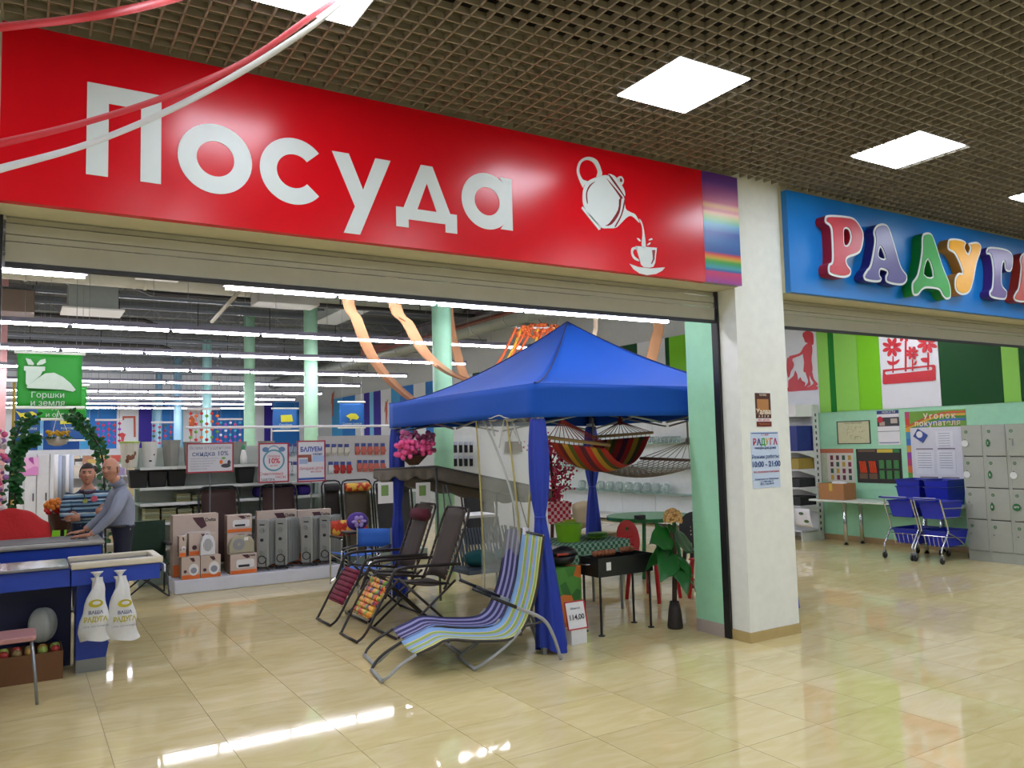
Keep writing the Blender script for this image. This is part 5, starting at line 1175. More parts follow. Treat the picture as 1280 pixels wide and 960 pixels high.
# ---------------------------------------------------------------- hanging string mobiles
def mobile(lab, px0, px1, py, pyb, Y, cols, n):
    a, c_ = PY(px0, py, Y), PY(px1, py, Y); zb = PY(px0, pyb, Y).z
    t = thing('string_mobile', lab, 'mobile', ((a.x+c_.x)/2, Y, zb)); b = MB(); b.tube([(a.x, Y, a.z), (c_.x, Y, a.z)], .022, 6); b.build('rod', PFR, t)
    for i in range(n):
        x = a.x+(c_.x-a.x)*(i+.5)/n; s_ = MB(); s_.tube([(x, Y, a.z), (x, Y, zb)], .004, 4); st = s_.build('string', mat('string', 'b03a4a', .7), t)
        for k in range(4):
            z = a.z-(a.z-zb)*(k+.6+.3*(i % 2))/4.2; s_ = MB(); s_.ball((x, Y, z), .03, 8, 5, sz=.9, sy=.5); s_.build('bead', mat('bead '+cols[(i+k) % len(cols)], cols[(i+k) % len(cols)], .4), st)
    for x in (a.x+.05, c_.x-.05):
        s_ = MB(); s_.tube([(x, Y, a.z), (x, Y, 5.2)], .003, 4); s_.build('wire', STEEL, t)
mobile('red string mobile on a white rod, leftmost', 119, 153, 525, 556, 13, ['c82a3a', 'b82a6a', '9a3ac8'], 5)
mobile('small string mobile on a white rod beside the cyan column', 189, 217, 528, 556, 13, ['8a2a5a', 'c23a5a', '3a5a3a'], 4)
mobile('large red and orange string mobile above the discount sign', 235, 275, 511, 553, 10, ['c82a24', 'e0702a', 'b82a3a', '5a9a2a'], 6)
mobile('pale blue string mobile right of the orange one', 273, 303, 524, 556, 13, ['3ab0d0', 'a04ac8', 'd8e4ee', 'd84a6a'], 5)
# ---------------------------------------------------------------- white cabinets, rolls and display far left
WCAB = mat('white cabinet', 'd2d4d6', .5)
for k in range(4):
    Y = 13.5; a, c_ = PY(14+16*k, 600, Y), PY(29.5+16*k, 600, Y)
    t = thing('wardrobe', 'tall white cabinet in the far row behind the arch, %s from the left' % ORD[k], 'cabinet', ((a.x+c_.x)/2, Y+.25, 0), 0, 'white cabinets behind the arch')
    b = MB(); b.box(a.x, Y, 0, c_.x, Y+.5, 1.75); b.build('carcass', WCAB, t)
    b = MB(); b.box(a.x+.01, Y-.02, .08, c_.x-.01, Y-.001, 1.73); d_ = b.build('door', WCAB, t, bevel=.004)
    b = MB(); b.box(c_.x-.06, Y-.04, .85, c_.x-.04, Y-.02, 1.0); b.build('handle', BLACK, d_)
c = PY(36, 583, 13.4); o = MB(); o.box(c.x-.18, 13.45, c.z-.17, c.x+.16, 13.47, c.z+.17); tag(o.build('wall_picture', voro_mat('pink print', ['d88ac8', 'b04aa0', 'e8b0d8', '8a3a98'], 6)), 'pink and purple picture on a white cabinet behind the arch', 'picture')
for k in range(5):
    Y = 8.6; c = PY(70+4.6*k, 603, Y); z0 = .95; b = MB(); b.lathe([(.029, z0), (.029, PY(70, 568+k % 3, Y).z)], (c.x, Y, 0), 12)
    tag(b.build('film_roll', (PPR, mat('blue white film', 'a8b4c8', .4), mat('grey film', '8c94a0', .4))[k % 3], smooth=True), 'upright roll of wrapped sheeting, %s of five on the dark bin' % ORD[k], 'roll', 'rolls of sheeting behind the arch')
a, c_ = PY(60, 620, 8.6), PY(92, 620, 8.6); t = thing('display_bin', 'dark brown display bin holding rolls behind the arch', 'bin', ((a.x+c_.x)/2, 8.6, 0))
b = MB(); b.prism([(a.x+.08, 0), (c_.x-.08, 0), (c_.x, .949), (a.x, .949)], (0, 8.85, 0), (1, 0, 0), (0, 0, 1), .5); b.build('body', mat('dark bin', '3a2e26', .6), t)
b = MB(); b.prism([(a.x+.03, .55), (a.x+.22, .6), (a.x+.24, .85), (a.x+.1, .93)], (0, 8.345, 0), (1, 0, 0), (0, 0, 1), .01); b.build('lime_panel', mat('lime panel', '7ec81e', .5), t)
for k in range(3):
    Y = 9.6; a = PY(78+34*k, 600, Y); b = None
    t = thing('display_rack', 'white shelf rack with small goods in the background, %s of three' % ORD[k], 'rack', (a.x+.2, Y+.2, 0), 0, 'white racks behind the two people')
    b = MB(); b.box(a.x, Y+.36, 0, a.x+.42, Y+.4, 1.55); b.build('back', WCAB, t)
    for z in (.3, .65, 1.0, 1.35):
        b = MB(); b.box(a.x, Y, z, a.x+.42, Y+.358, z+.02); sh_ = b.build('shelf', WCAB, t)
        for i in range(3):
            b = MB(); b.box(a.x+.02+.13*i, Y+.05, z+.021, a.x+.12+.13*i, Y+.2, z+.15+.05*((i+k) % 2)); b.build('goods', mat('goods %d' % ((i+k) % 4), ('c89aa8', 'd8d0c0', '9a8ab0', 'c0b088')[(i+k) % 4], .5), sh_, bevel=.006)
# pink flowers display at the left picture edge
t = thing('flower_stand', 'tall stand of pink and lilac flowers cut by the left picture edge', 'flower stand', (PY(0, 600, 5.5).x-.05, 5.6, 0))
b = MB(); x_ = PY(0, 600, 5.5).x-.06; b.tube([(x_, 5.6, 0), (x_, 5.6, 1.9)], .02, 8); b.build('post', PFR, t)
for nm, col in (('pink_blossoms', 'd85a8a'), ('lilac_blossoms', '9a6aa8'), ('white_blossoms', 'd0ccc8')):
    fl_ = MB()
    for k in range(45):
        fl_.ball((x_+random.gauss(.0, .055), 5.6+random.gauss(0, .05), random.uniform(.85, 2.0)), random.uniform(.02, .035), 7, 4)
    tag(fl_.build(nm, mat('blossom '+col, col, .6, var=.2), t, smooth=True), kind='stuff')
b = MB(); a = PY(0, 470, 14); b.box(a.x-.6, 14, 0, PY(8, 470, 14).x, 14.3, 5.2); struct(b.build('wall_column_pink', mat('pink column', 'd09a98', .6)))
t = thing('yellow_pole', 'thin yellow pole standing beside the arch', 'pole', (PY(16, 560, 6.6).x, 6.6, 0)); b = MB(); x_ = PY(16, 560, 6.6).x; b.tube([(x_, 6.6, .01), (x_, 6.6, PY(18, 478, 6.6).z)], .016, 8); b.build('shaft', mat('yellow paint', 'c8a83a', .5), t); b = MB(); b.lathe([(.12, 0), (.12, .012), (.02, .02)], (x_, 6.6, 0), 14); b.build('base', BLACK, t)
# distant low shelves with goods between the columns
FG = ['b8483a', 'd0d0c8', '4a6a9a', 'c8a85a', '3a3a3a', '6a9a6a', 'a87a5a', 'd8c8b0']
for k in range(9):
    Y = 11.6+1.9*k
    for j, x0 in enumerate((-.6, 1.35)):
        t = thing('shelf_row', 'low shelf row of goods deep in the shop, %s row back, %s block' % (ORD[k], ('left', 'right')[j]), 'shelf', (x0+.9, Y, 0), 0, 'low shelf rows deep in the shop')
        b = MB(); b.box(x0+.02*k, Y, 0, x0+1.75, Y+.06, 1.55); b.build('back', SHW, t)
        for z in (.5, .95, 1.4):
            b = MB(); b.box(x0+.02*k, Y-.4, z, x0+1.75, Y-.002, z+.025); sh_ = b.build('shelf', SHG, t)
            for i in range(6):
                b = MB(); xx = x0+.05*1+.28*i+.02*k; b.box(xx, Y-.35, z+.026, xx+.2, Y-.12, z+.026+.12+.07*((i*3+k) % 3)); b.build('goods', mat('goods '+FG[(i*5+k*3+j) % 8], FG[(i*5+k*3+j) % 8], .5), sh_)
# ================================================================ BLUE CANOPY TENT
TB = mat('royal blue tent cloth', '134eae', .75, var=.05, scale=3, spec=.25); TBD = mat('blue curtain cloth', '1634a0', .6, var=.08); TPIP = mat('navy piping', '0f1f5c', .6)
X0, X1, Y0, Y1 = 1.925, 4.80, 1.05, 4.10; ZE, ZV = 2.20, 1.92; CX, CY = (X0+X1)/2, (Y0+Y1)/2; ZPK = PY(713, 403, CY).z
t = thing('canopy_tent', 'royal blue pop-up canopy tent with tied corner curtains', 'tent', (CX, CY, 0))
def roof(s, tt, off=0):      # s,tt in -1..1
    a = max(abs(s), abs(tt)); k = 1-a
    sag = .05*math.sin(math.pi*min(1, k*1.2))*(1-min(abs(s), abs(tt))/max(a, 1e-6))
    return Vector((CX+(X1-X0)/2*s, CY+(Y1-Y0)/2*tt, ZE+(ZPK-ZE)*(k**1.55)-sag*.6))
for i, (dx, dy) in enumerate(((0, -1), (1, 0), (0, 1), (-1, 0))):
    b = MB()
    def fn(u, v, dx=dx, dy=dy):
        a = 1-v*.998; w_ = (2*u-1)*a
        return roof(w_ if dx == 0 else a*dx, a*dy if dx == 0 else w_)
    b.grid(fn, 16, 16); b.build('roof_panel', TB, t, solid=.004, smooth=True)
for sx, sy in ((-1, -1), (1, -1), (1, 1), (-1, 1)):
    b = MB(); b.tube([roof(sx*a, sy*a)+Vector((0, 0, .004)) for a in [1-k/24*.999 for k in range(25)]], .008, 6); b.build('ridge_piping', TPIP, t, smooth=True)
for (xa, ya, xb, yb) in ((X0, Y0, X1, Y0), (X1, Y0, X1, Y1), (X1, Y1, X0, Y1), (X0, Y1, X0, Y0)):
    nx, ny = (yb-ya), -(xb-xa); L = math.hypot(nx, ny); nx /= L; ny /= L
    b = MB(); b.grid(lambda u, v: (xa+(xb-xa)*u+nx*.018*math.sin(u*11+v*2)*v*(1-u)*u*4, ya+(yb-ya)*u+ny*.018*math.sin(u*11+v*2)*v*(1-u)*u*4, ZE-.002-(ZE-ZV)*v+.012*math.sin(u*math.pi)*v), 24, 5, flip=True); b.build('valance', TB, t, solid=.004, smooth=True)
def bars(P, nm, r=.011, m=STEEL): b = MB(); b.tube(P, r, 6); return b.build(nm, m, t)
for (xa, ya, xb, yb) in ((X0+.05, Y0+.05, X1-.05, Y0+.05), (X1-.05, Y0+.05, X1-.05, Y1-.05), (X1-.05, Y1-.05, X0+.05, Y1-.05), (X0+.05, Y1-.05, X0+.05, Y0+.05)):
    for k in range(2):
        p0 = lambda f: (xa+(xb-xa)*f, ya+(yb-ya)*f)
        for f0, f1, z0, z1 in ((k*.5, k*.5+.5, 1.87, 2.1), (k*.5, k*.5+.5, 2.1, 1.87)):
            bars([(*p0(f0+.01), z0), (*p0(f1-.01), z1)], 'scissor_bar')
def curtain(x, y, r1, flare, tie, fx=0, fy=0, zb=.03, top=ZV-.01, ang=0):
    b = MB()
    def fn(u, v):
        z = top+(zb-top)*v; a = 2*math.pi*u; vt = (top-tie)/(top-zb)
        if v < vt: q = v/vt; r = .038+(r1-.038)*max(0, math.sin(math.pi*min(1, .12+.88*q)))**.8
        else: q = (v-vt)/(1-vt); r = .038+(flare-.038)*q**.75
        r *= 1+.13*math.sin(7*a+3*v)+.06*math.sin(11*a-5*v)
        off = max(0, (v-vt)/(1-vt)) if v > vt else 0
        return (x+r*math.cos(a)+fx*off, y+r*math.sin(a)*.85+fy*off, z+(.03*math.sin(2*a+ang) if v > .97 else 0))
    b.grid(fn, 42, 26, flip=True); c_ = b.build('corner_curtain', TBD, t, smooth=True)
    b = MB(); b.tube([(x+.04*math.cos(k*.5236), y+.036*math.sin(k*.5236), tie) for k in range(12)], .012, 6, closed=True); b.build('tie_band', TBD, c_, smooth=True)
    b = MB(); b.box(x-.018, y-.018, 0, x+.018, y+.018, ZE-.02); b.build('leg', STEEL, t)
    b = MB(); b.box(x-.04, y-.04, ZV-.06, x+.04, y+.04, ZV+.03); b.build('corner_bracket', PFR, t, bevel=.006)
curtain(X0+.06, Y0+.06, .085, .13, 1.10, .10, .03, ang=1)
curtain(X0+.06, Y1-.06, .085, .10, 1.02, .0, .0)
curtain(X1-.06, Y1-.06, .10, .12, 1.12, -.0, 0, zb=.35)
curtain(X1-.06, Y0+.06, .085, .17, 1.10, .16, .06)
# clear plastic wall with yellow bindings on the near-left side of the tent
CLEAR = mat('clear film', 'c6ccc0', .15, var=0, alpha=.36); YTR = mat('yellow binding', 'a89c58', .6)
t = thing('clear_side_wall', 'clear plastic side wall with yellow bindings hung from the tent', 'side wall', (1.99, 1.5, .3))
XW = 1.99
tl, bl, tr, br = PX(594, 522, XW), PX(604, 735, XW), PX(664, 528, XW), PX(660, 735, XW)
b = MB(); b.grid(lambda u, v: tl.lerp(tr, u).lerp(bl.lerp(br, u), v)+Vector((.025*math.sin(9*u+4*v)*v, 0, 0)), 18, 14); b.build('film', CLEAR, t, smooth=True)
for P in ([(595, 522), (599, 580), (602, 640), (605, 700), (606, 735)], [(633, 522), (638, 560), (643, 600), (647, 640), (652, 690)], [(664, 560), (663, 600), (660, 660)]):
    Q = spline([PX(x, y, XW-.012) for x, y in P], 5); b = MB(); b.tube(Q, .016, 6, flat=.3); b.build('binding', YTR, t, smooth=True)
for P in ([(603, 524), (620, 560), (640, 620), (652, 690)], [(612, 524), (618, 545)], [(630, 524), (624, 560)], [(640, 524), (650, 555)]):
    Q = spline([PX(x, y, XW-.02) for x, y in P], 5); b = MB(); b.tube(Q, .012, 6, flat=.3); b.build('film_fold', mat('film fold', 'c4c8c0', .2, alpha=.55), t, smooth=True)
b = MB(); Q = spline([PX(610+6*i, 521+2*math.sin(i*1.7), XW-.03) for i in range(9)], 3); b.tube(Q, .03, 8); b.build('rolled_header', mat('film roll', 'b4b4a4', .3, bump=.5, scale=40), t, smooth=True)
# ================================================================ HAMMOCKS
def hammock(lab, a0, a1, c0, c1, sag, m, bar_m, k1, k2, rope, name='hammock', nr=13, net=False, far_m=None):
    a0, a1, c0, c1, k1, k2 = map(Vector, (a0, a1, c0, c1, k1, k2)); t = thing(name, lab, 'hammock', (a0+c1)/2-Vector((0, 0, sag)))
    if not net:
        b = MB(); b.grid(lambda u, v: a0.lerp(a1, v).lerp(c0.lerp(c1, v), u)-Vector((0, 0, sag*4*u*(1-u)*(1-.25*(2*v-1)**2)+.04)), 24, 16); b.build('fabric', m, t, solid=.006, smooth=True)
    else:
        b = MB(); N, K = 12, 12
        G = lambda i, j: (lambda u, v: a0.lerp(a1, v).lerp(c0.lerp(c1, v), u)-Vector((0, 0, sag*4*u*(1-u)*(1-.3*(2*v-1)**2))))(i/N, j/K)
        for i in range(N):
            for j in range(K):
                b.tube([G(i, j), G(i+1, j+1)], .005, 4); b.tube([G(i, j+1), G(i+1, j)], .005, 4)
        tag(b.build('netting', m, t), kind='stuff')
    for p_, q_, kk in ((a0, a1, k1), (c0, c1, k2)):
        d = (q_-p_)*.06; b = MB(); b.tube([p_-d, q_+d], .016, 8); b.build('spreader_bar', bar_m, t, smooth=True)
        for i in range(nr):
            s_ = p_.lerp(q_, i/(nr-1)); b = MB(); b.tube([s_-Vector((0, 0, .05)) if not net else s_, s_+Vector((0, 0, .016)), kk], .0045, 4); b.build('cord', rope, t)
        b = MB(); b.ball(kk, .03, 8, 6, sz=1.5); b.build('knot', rope, t, smooth=True)
        b = MB(); b.tube([kk, kk+Vector((0, 0, max(.05, 2.0-kk.z)))], .012, 6); b.build('hanging_rope', rope, t)
HST = ramp_mat('hammock stripes', [(0, 'a82a1e'), (.12, '6a1a1a'), (.20, 'b88a2a'), (.30, '5a5a1e'), (.38, 'a8281e'), (.50, '5a1a30'), (.60, 'c02a1e'), (.70, 'b8902a'), (.80, '4a4a1a'), (.88, 'b02a1e')], axis=1, rough=.8)
Yn, Yf = 1.55, 2.5
hammock('striped red and yellow hammock hanging in the front of the tent', PY(687, 547, Yn), PY(758, 556, Yn), PY(745, 546, Yf), PY(812, 541, Yf), .30, HST, mat('pale wood', 'a88a5a', .5), PY(702, 524, Yn-.15), PY(775, 527, Yf+.2), mat('red cord', '7a1a1a', .7))
YN = 2.35
p0, p1 = PY(805, 573, YN), PY(880, 576, YN)
hammock('cord net hammock with dark bar hanging beside the striped one', p0+Vector((-.35, .85, 0)), p1+Vector((-.45, .85, 0)), p0, p1, .2, mat('grey cord', '8a857a', .7), mat('dark wood bar', '4a2a20', .5), p0.lerp(p1, .5)+Vector((-.3, 1.1, .2)), PY(860, 551, YN), mat('grey cord', '8a857a', .7), name='net_hammock', nr=9, net=True)
# ================================================================ STRIPED SUN LOUNGERS
SL1 = ramp_mat('multicolour sling', [(0, '7ea8d8'), (.20, 'd8c070'), (.24, '86ac50'), (.34, 'c88a9a'), (.37, '7ea8d8'), (.50, 'd8cc74'), (.54, '84ac50'), (.64, 'd89a64'), (.67, '7ea8d8'), (.80, 'd8cc74'), (.84, '8cb054'), (.93, 'd8cc80')], axis=1, rough=.7)
SL2 = ramp_mat('navy sling', [(0, '1c1d5c'), (.11, '9290bc'), (.22, '1c1d5c'), (.36, '9290bc'), (.47, '1c1d5c'), (.61, '9290bc'), (.72, '1c1d5c'), (.86, '6a90c8')], axis=1, rough=.7)
FRB = mat('dark brown tube', '2e2a28', .4); WRAP = mat('bubble wrapped tube', '9a9c9c', .35, bump=.5, scale=60)
def sun_lounger(lab, dx, y0, y1, sling, piv=(.6, 1.1), rot=-.15, shift=(0, 0)):
    n_before = set(o.name for o in bpy.data.objects)
    t = thing('sun_lounger', lab, 'sun lounger', (1.4+dx, (y0+y1)/2, 0), 0, 'striped folding sun loungers at the tent front')
    prof = [(.865, .19), (1.0, .235), (1.116, .27), (1.33, .235), (1.555, .215), (1.66, .235), (1.735, .30), (1.80, .43), (1.855, .60), (1.89, .80), (1.92, .985)]
    S = [Vector((x+dx, 0, z)) for x, z in prof]; SS = spline(S, 3); k = len(SS)-1
    b = MB(); b.grid(lambda u, v: SS[int(round(u*k))]+Vector((0, y1+(y0-y1)*v, -.02*math.sin(math.pi*v))), k, 10); b.build('sling', sling, t, solid=.006, smooth=True)
    for y in (y0-.008, y1+.008):
        b = MB(); b.tube([p_+Vector((0, y, -.008)) for p_ in SS], .011, 8); b.build('side_rail', FRB, t, smooth=True)
        b = MB(); b.tube(spline([(.865+dx, y, .185), (.74+dx, y, .12), (.66+dx, y, .055), (.62+dx, y+(.05 if y < y1 else -.05), .018)], 4), .012, 8); b.build('foot_rail', WRAP if y < y1 else FRB, t, smooth=True)
        b = MB(); b.tube(spline([(1.70+dx, y, .27), (1.6+dx, y, .18), (1.42+dx, y, .07), (1.33+dx, y+(.03 if y < y1 else -.03), .018)], 4), .013, 8); b.build('front_leg', WRAP, t, smooth=True)
        b = MB(); b.tube([(1.46+dx, y-.02, .545), (1.66+dx, y-.02, .45)], .014, 8); b.build('armrest', BLACK, t, smooth=True)
        b = MB(); b.tube(spline([(1.66+dx, y-.02, .448), (1.88+dx, y-.02, .34), (1.97+dx, y-.02, .2), (2.03+dx, y-.02, .012)], 4), .014, 8); b.build('rear_leg', WRAP, t, smooth=True)
        b = MB(); b.tube([(1.74+dx, y-.012, .3), (1.9+dx, y-.012, .32)], .01, 6); b.build('hinge_bar', FRB, t)
    b = MB(); b.tube([(.62+dx, y0+.03, .016), (.62+dx, y1-.03, .016)], .014, 8); b.build('floor_bar', WRAP, t, smooth=True)
    b = MB(); b.tube([(1.33+dx, y0+.01, .016), (1.33+dx, y1-.01, .016)], .014, 8); b.build('floor_bar', WRAP, t, smooth=True)
    b = MB(); b.tube([(1.92+dx, y0, .975), (1.92+dx, y1, .975)], .011, 8); b.build('head_rail', FRB, t, smooth=True)
    b = MB(); b.box(1.90+dx, y1-.09, .955, 1.935+dx, y1-.05, 1.01); b.build('price_tag', PPR, t)
    R_ = Matrix.Translation((shift[0], shift[1], 0)) @ Matrix.Translation((piv[0], piv[1], 0)) @ Matrix.Rotation(rot, 4, 'Z') @ Matrix.Translation((-piv[0], -piv[1], 0))
    t.matrix_world = R_ @ t.matrix_basis
sun_lounger('blue, green and yellow striped sun lounger nearest the viewer', -.03, 1.1, 1.51, SL1)
sun_lounger('navy and lavender striped sun lounger behind the multicoloured one', .09, 1.56, 1.97, SL2, piv=(.68, 1.56))
# ================================================================ ZERO-GRAVITY LOUNGERS
BRN_ = mat('brown mesh sling', '3a2e27', .7); BTUB = mat('dark brown gloss tube', '241c1a', .3)
def zero_g(lab, dx, y0, y1, foot_m, pil_m, lace):
    t = thing('zero_gravity_chair', lab, 'recliner', (1.4+dx, (y0+y1)/2, 0), 0, 'reclining zero gravity chairs beside the tent')
    x = lambda v: v+dx
    b = MB(); b.grid(lambda u, v: (x(1.26+.50*u), y0+.04+(y1-y0-.08)*v, .50-.08*u-.03*math.sin(math.pi*u)), 8, 5); b.build('seat_sling', BRN_, t, solid=.006, smooth=True)
    b = MB(); b.grid(lambda u, v: (x(1.74+.24*u), y0+.06+(y1-y0-.12)*v, .45+.63*u+.02*math.sin(math.pi*v)), 8, 5); b.build('back_sling', BRN_, t, solid=.006, smooth=True)
    b = MB(); b.grid(lambda u, v: (x(.985+.19*u)+.006*math.sin(u*44), y0+.05+(y1-y0-.10)*v, .19+.30*u+.008*math.cos(u*44)), 28, 3); b.build('foot_pad', foot_m, t, solid=.012, smooth=True)
    if pil_m: b = MB(); b.tube([(x(1.935), y0+.07, .99), (x(1.925), y0+.11, .99), (x(1.925), y1-.11, .99), (x(1.935), y1-.07, .99)], [.03, .065, .065, .03], 12); b.build('head_pillow', pil_m, t, smooth=True)
    for y, s_ in ((y0, 1), (y1, -1)):
        b = MB(); b.tube(spline([(x(1.70), y, .38), (x(1.78), y, .54), (x(1.9), y, .85), (x(1.98), y+s_*.01, 1.06), (x(1.995), y+s_*.06, 1.10)], 4), .0125, 8); b.build('back_rail', BTUB, t, smooth=True)
        b = MB(); b.tube([(x(1.24), y, .505), (x(1.75), y, .43)], .0125, 8); b.build('seat_rail', BTUB, t, smooth=True)
        b = MB(); b.tube(spline([(x(1.26), y, .52), (x(1.12), y, .40), (x(.94), y, .10), (x(.87), y+s_*.05, .016)], 4), .0125, 8); b.build('foot_rail', BTUB, t, smooth=True)
        b = MB(); b.tube([(x(1.24), y+s_*-.02, .53), (x(1.80), y+s_*-.02, .012)], .0125, 8); b.build('cross_leg', BTUB, t, smooth=True)
        b = MB(); b.tube([(x(1.80), y+s_*-.035, .46), (x(1.22), y+s_*-.035, .012)], .0125, 8); b.build('cross_leg', BTUB, t, smooth=True)
        b = MB(); b.tube(spline([(x(1.10), y-s_*.03, .37), (x(1.18), y-s_*.03, .57), (x(1.24), y-s_*.03, .615), (x(1.4), y-s_*.03, .622), (x(1.86), y-s_*.03, .605)], 4), .015, 8); b.build('armrest', BTUB, t, smooth=True)
        for i in range(12):
            u = i/11; p_ = Vector((x(1.75+.23*u), y, .47+.57*u)); b = MB(); b.tube([p_, p_+Vector((.004, s_*.07, .025))], .004, 4); b.build('lacing', lace, t)
    for xx, z in ((.868, .016), (1.20, .014), (1.81, .014), (1.995, 1.10)):
        b = MB(); b.tube([(x(xx), y0+.04 if z != .014 else y0-.04, z), (x(xx), y1-.04 if z != .014 else y1+.04, z)], .0125, 8); b.build('cross_bar', BTUB, t, smooth=True)
FRU = voro_mat('fruit print', ['e0882a', 'd8b83a', '6aa03a', 'c83a2e', '5a3a6a', 'e0a84a'], 26)
zero_g('brown reclining chair with colourful fruit-print foot pad in front', 0, 2.33, 2.84, FRU, None, mat('gold lacing', 'a8884a', .6))
zero_g('brown reclining chair with burgundy pillow and foot pad behind', .03, 3.12, 3.62, mat('burgundy pad', '7a1f3a', .8), mat('burgundy pillow', '5c1a2c', .8, bump=.3), mat('red lacing', '7a3a34', .6))
# ================================================================ GARDEN SWING
SWC = mat('taupe canopy cloth', '7c766e', .8, var=.15); SWT = mat('swing tube', '5a5c60', .4)
A, B, Cc = PY(467, 590, 4.02), PY(545, 584, 3.62), PY(692, 613, 3.72); A.z = 1.46; B.z = 1.48
D = A+(Cc-B)
t = thing('garden_swing', 'garden swing with drooping taupe canopy under the blue tent', 'swing', ((B.x+D.x)/2, (B.y+D.y)/2, 0))
b = MB(); b.grid(lambda u, v: A.lerp(B, u).lerp(D.lerp(Cc, u), v)+Vector((0, 0, .01)), 6, 8); b.build('canopy_top', SWC, t, solid=.004, smooth=True)
def vala(P, Q, hgt, scallop, n):
    b = MB(); b.grid(lambda u, v: P.lerp(Q, u)+Vector((.012*math.sin(u*40)*v, .012*math.cos(u*37)*v, -v*(hgt+scallop*abs(math.sin(u*math.pi*n))))), 48, 5); b.build('canopy_valance', SWC, t, solid=.003, smooth=True)
vala(A, B, .09, .05, 3); vala(B, Cc, .145, .01, 5); vala(Cc, D, .1, .03, 3); vala(D, A, .1, .03, 5)
for p_ in (B, Cc, D):
    b = MB(); q_ = Vector((p_.x, p_.y, 0)); cc = Vector(((B.x+D.x)/2, (B.y+D.y)/2, 0)); q_ = cc+(q_-cc)*.93; b.tube([p_+Vector((0, 0, -.01)), q_+Vector((0, 0, .012))], .014, 8); b.build('leg', SWT, t, smooth=True)
for p_, q_ in ((A, B), (B, Cc), (Cc, D), (D, A)):
    b = MB(); b.tube([p_, q_], .011, 6); b.build('canopy_bar', SWT, t)
SXc, SYc = 2.80, 3.30
SLT = mat('slate blue webbing', '5a6674', .6)
for i in range(22):
    u = i/21; b = MB(); x_ = 2.36+.82*u; b.tube([(x_, 3.42, .40), (x_-.0, 3.56, .78)], .012, 6); b.build('back_slat', SLT, t)
b = MB(); b.box(2.34, 3.04, .35, 3.2, 3.45, .40); b.build('seat', SLT, t, bevel=.01)
for x_ in (2.33, 3.21):
    b = MB(); b.tube([(x_, 3.5, .62), (x_, 3.58, 1.28)], .008, 6); b.tube([(x_, 3.06, .42), (x_, 3.5, 1.28)], .008, 6); b.build('hanger', SWT, t)
TEALC = mat('teal cushion', '0f5a5e', .8, bump=.3)
for k, x_ in enumerate((2.58, 2.97)):
    b = MB(); b.ball((x_, 3.24, .49), .2, 16, 10, sx=.95, sy=.8, sz=.44); tag(b.build('teal_cushion', TEALC, smooth=True), 'plump teal cushion on the garden swing, %s one' % ('left', 'right')[k], 'cushion', 'teal cushions on the swing')
for k, px in enumerate((482, 529)):
    c = PY(px, 616, 3.55-.0*k); c = PY(px, 616, 3.50); b = MB(); b.grid(lambda u, v: (c.x-.085+.17*u, 3.5, c.z-.11+.22*v), 2, 2); lo = thing('care_leaflet', 'white leaflet with green picture hanging from the swing canopy, %s one' % ('left', 'right')[k], 'leaflet', (c.x, 3.5, c.z-.11), 0, 'leaflets on the swing canopy'); b.build('sheet', PPR, lo, solid=.003)
    b = MB(); b.box(c.x-.05, 3.494, c.z-.03, c.x+.03, 3.497, c.z+.08); b.build('picture', mat('green picture', '7a9a5a', .5), lo)
# grey woven chair beside it and white table in the back
t = thing('camping_table', 'white folding table behind the brown recliners', 'table', (2.75, 4.75, 0)); c = PY(583, 643, 4.75)
b = MB(); b.box(c.x-.22, 4.5, c.z-.03, c.x+.35, 5.0, c.z); b.build('table_top', PPR, t)
for sx in (-.2, .32):
    for a_, c_ in (((sx, 4.54, 0), (sx, 4.96, c.z-.03)), ((sx, 4.96, 0), (sx, 4.54, c.z-.03))):
        b = MB(); b.tube([(c.x+a_[0], a_[1], 0.012), (c.x+c_[0], c_[1], c_[2])], .012, 6); b.build('leg', STEEL, t)
# ================================================================ CHAIRS LEFT OF THE TENT
CBL = mat('blue chair canvas', '2f6ac8', .7, bump=.2)
def director(lab, cx, y, canvas, back=None, w=.5, s=1.0, rz=0):
    t = thing('folding_chair', lab, 'chair', (cx, y, 0))
    x0, x1 = cx-w/2, cx+w/2; fin = Matrix.Translation((cx, y, 0)) @ Matrix.Rotation(rz, 4, 'Z')
    b = MB(); b.grid(lambda u, v: (x0+w*u, y-.2+.4*v, .42-.03*math.sin(math.pi*u)), 6, 4); b.build('seat', canvas, t, solid=.006, smooth=True)
    b = MB(); b.grid(lambda u, v: (x0+w*u, y+.24+.03*math.sin(math.pi*u), .60+.2*v), 6, 3); b.build('backrest', back or canvas, t, solid=.006, smooth=True)
    for x in (x0, x1):
        b = MB(); b.tube([(x, y+.24, .02), (x, y+.24, .81)], .011, 8); b.build('back_post', CHROME, t)
        b = MB(); b.tube(spline([(x, y+.24, .6), (x, y+.0, .61), (x, y-.16, .6), (x, y-.2, .55), (x, y-.2, .02)], 4), .011, 8); b.build('arm_frame', CHROME, t, smooth=True)
        b = MB(); b.box(x-.022, y-.15, .612, x+.022, y+.2, .632); b.build('armrest', BLACK, t, bevel=.006)
    for yy in (-.2, .24):
        b = MB(); b.tube([(x0, y+yy, .05), (x1, y+yy, .4)], .009, 6); b.build('cross_leg', CHROME, t); b = MB(); b.tube([(x1, y+yy+.02, .05), (x0, y+yy+.02, .4)], .009, 6); b.build('cross_leg', CHROME, t)
    t.matrix_world = fin
    return t
director('bright blue folding chair with chrome frame beside the radiators', 1.57, 3.95, CBL, w=.40, rz=-.75)
director('blue folding chair with orange printed back behind the bright blue chair', 1.92, 5.2, CBL, OPIL)
t = thing('flower_cushion', 'dark purple cushion with a large lilac flower', 'cushion', (1.73, 4.72, .71)); c = PY(449, 652, 4.66)
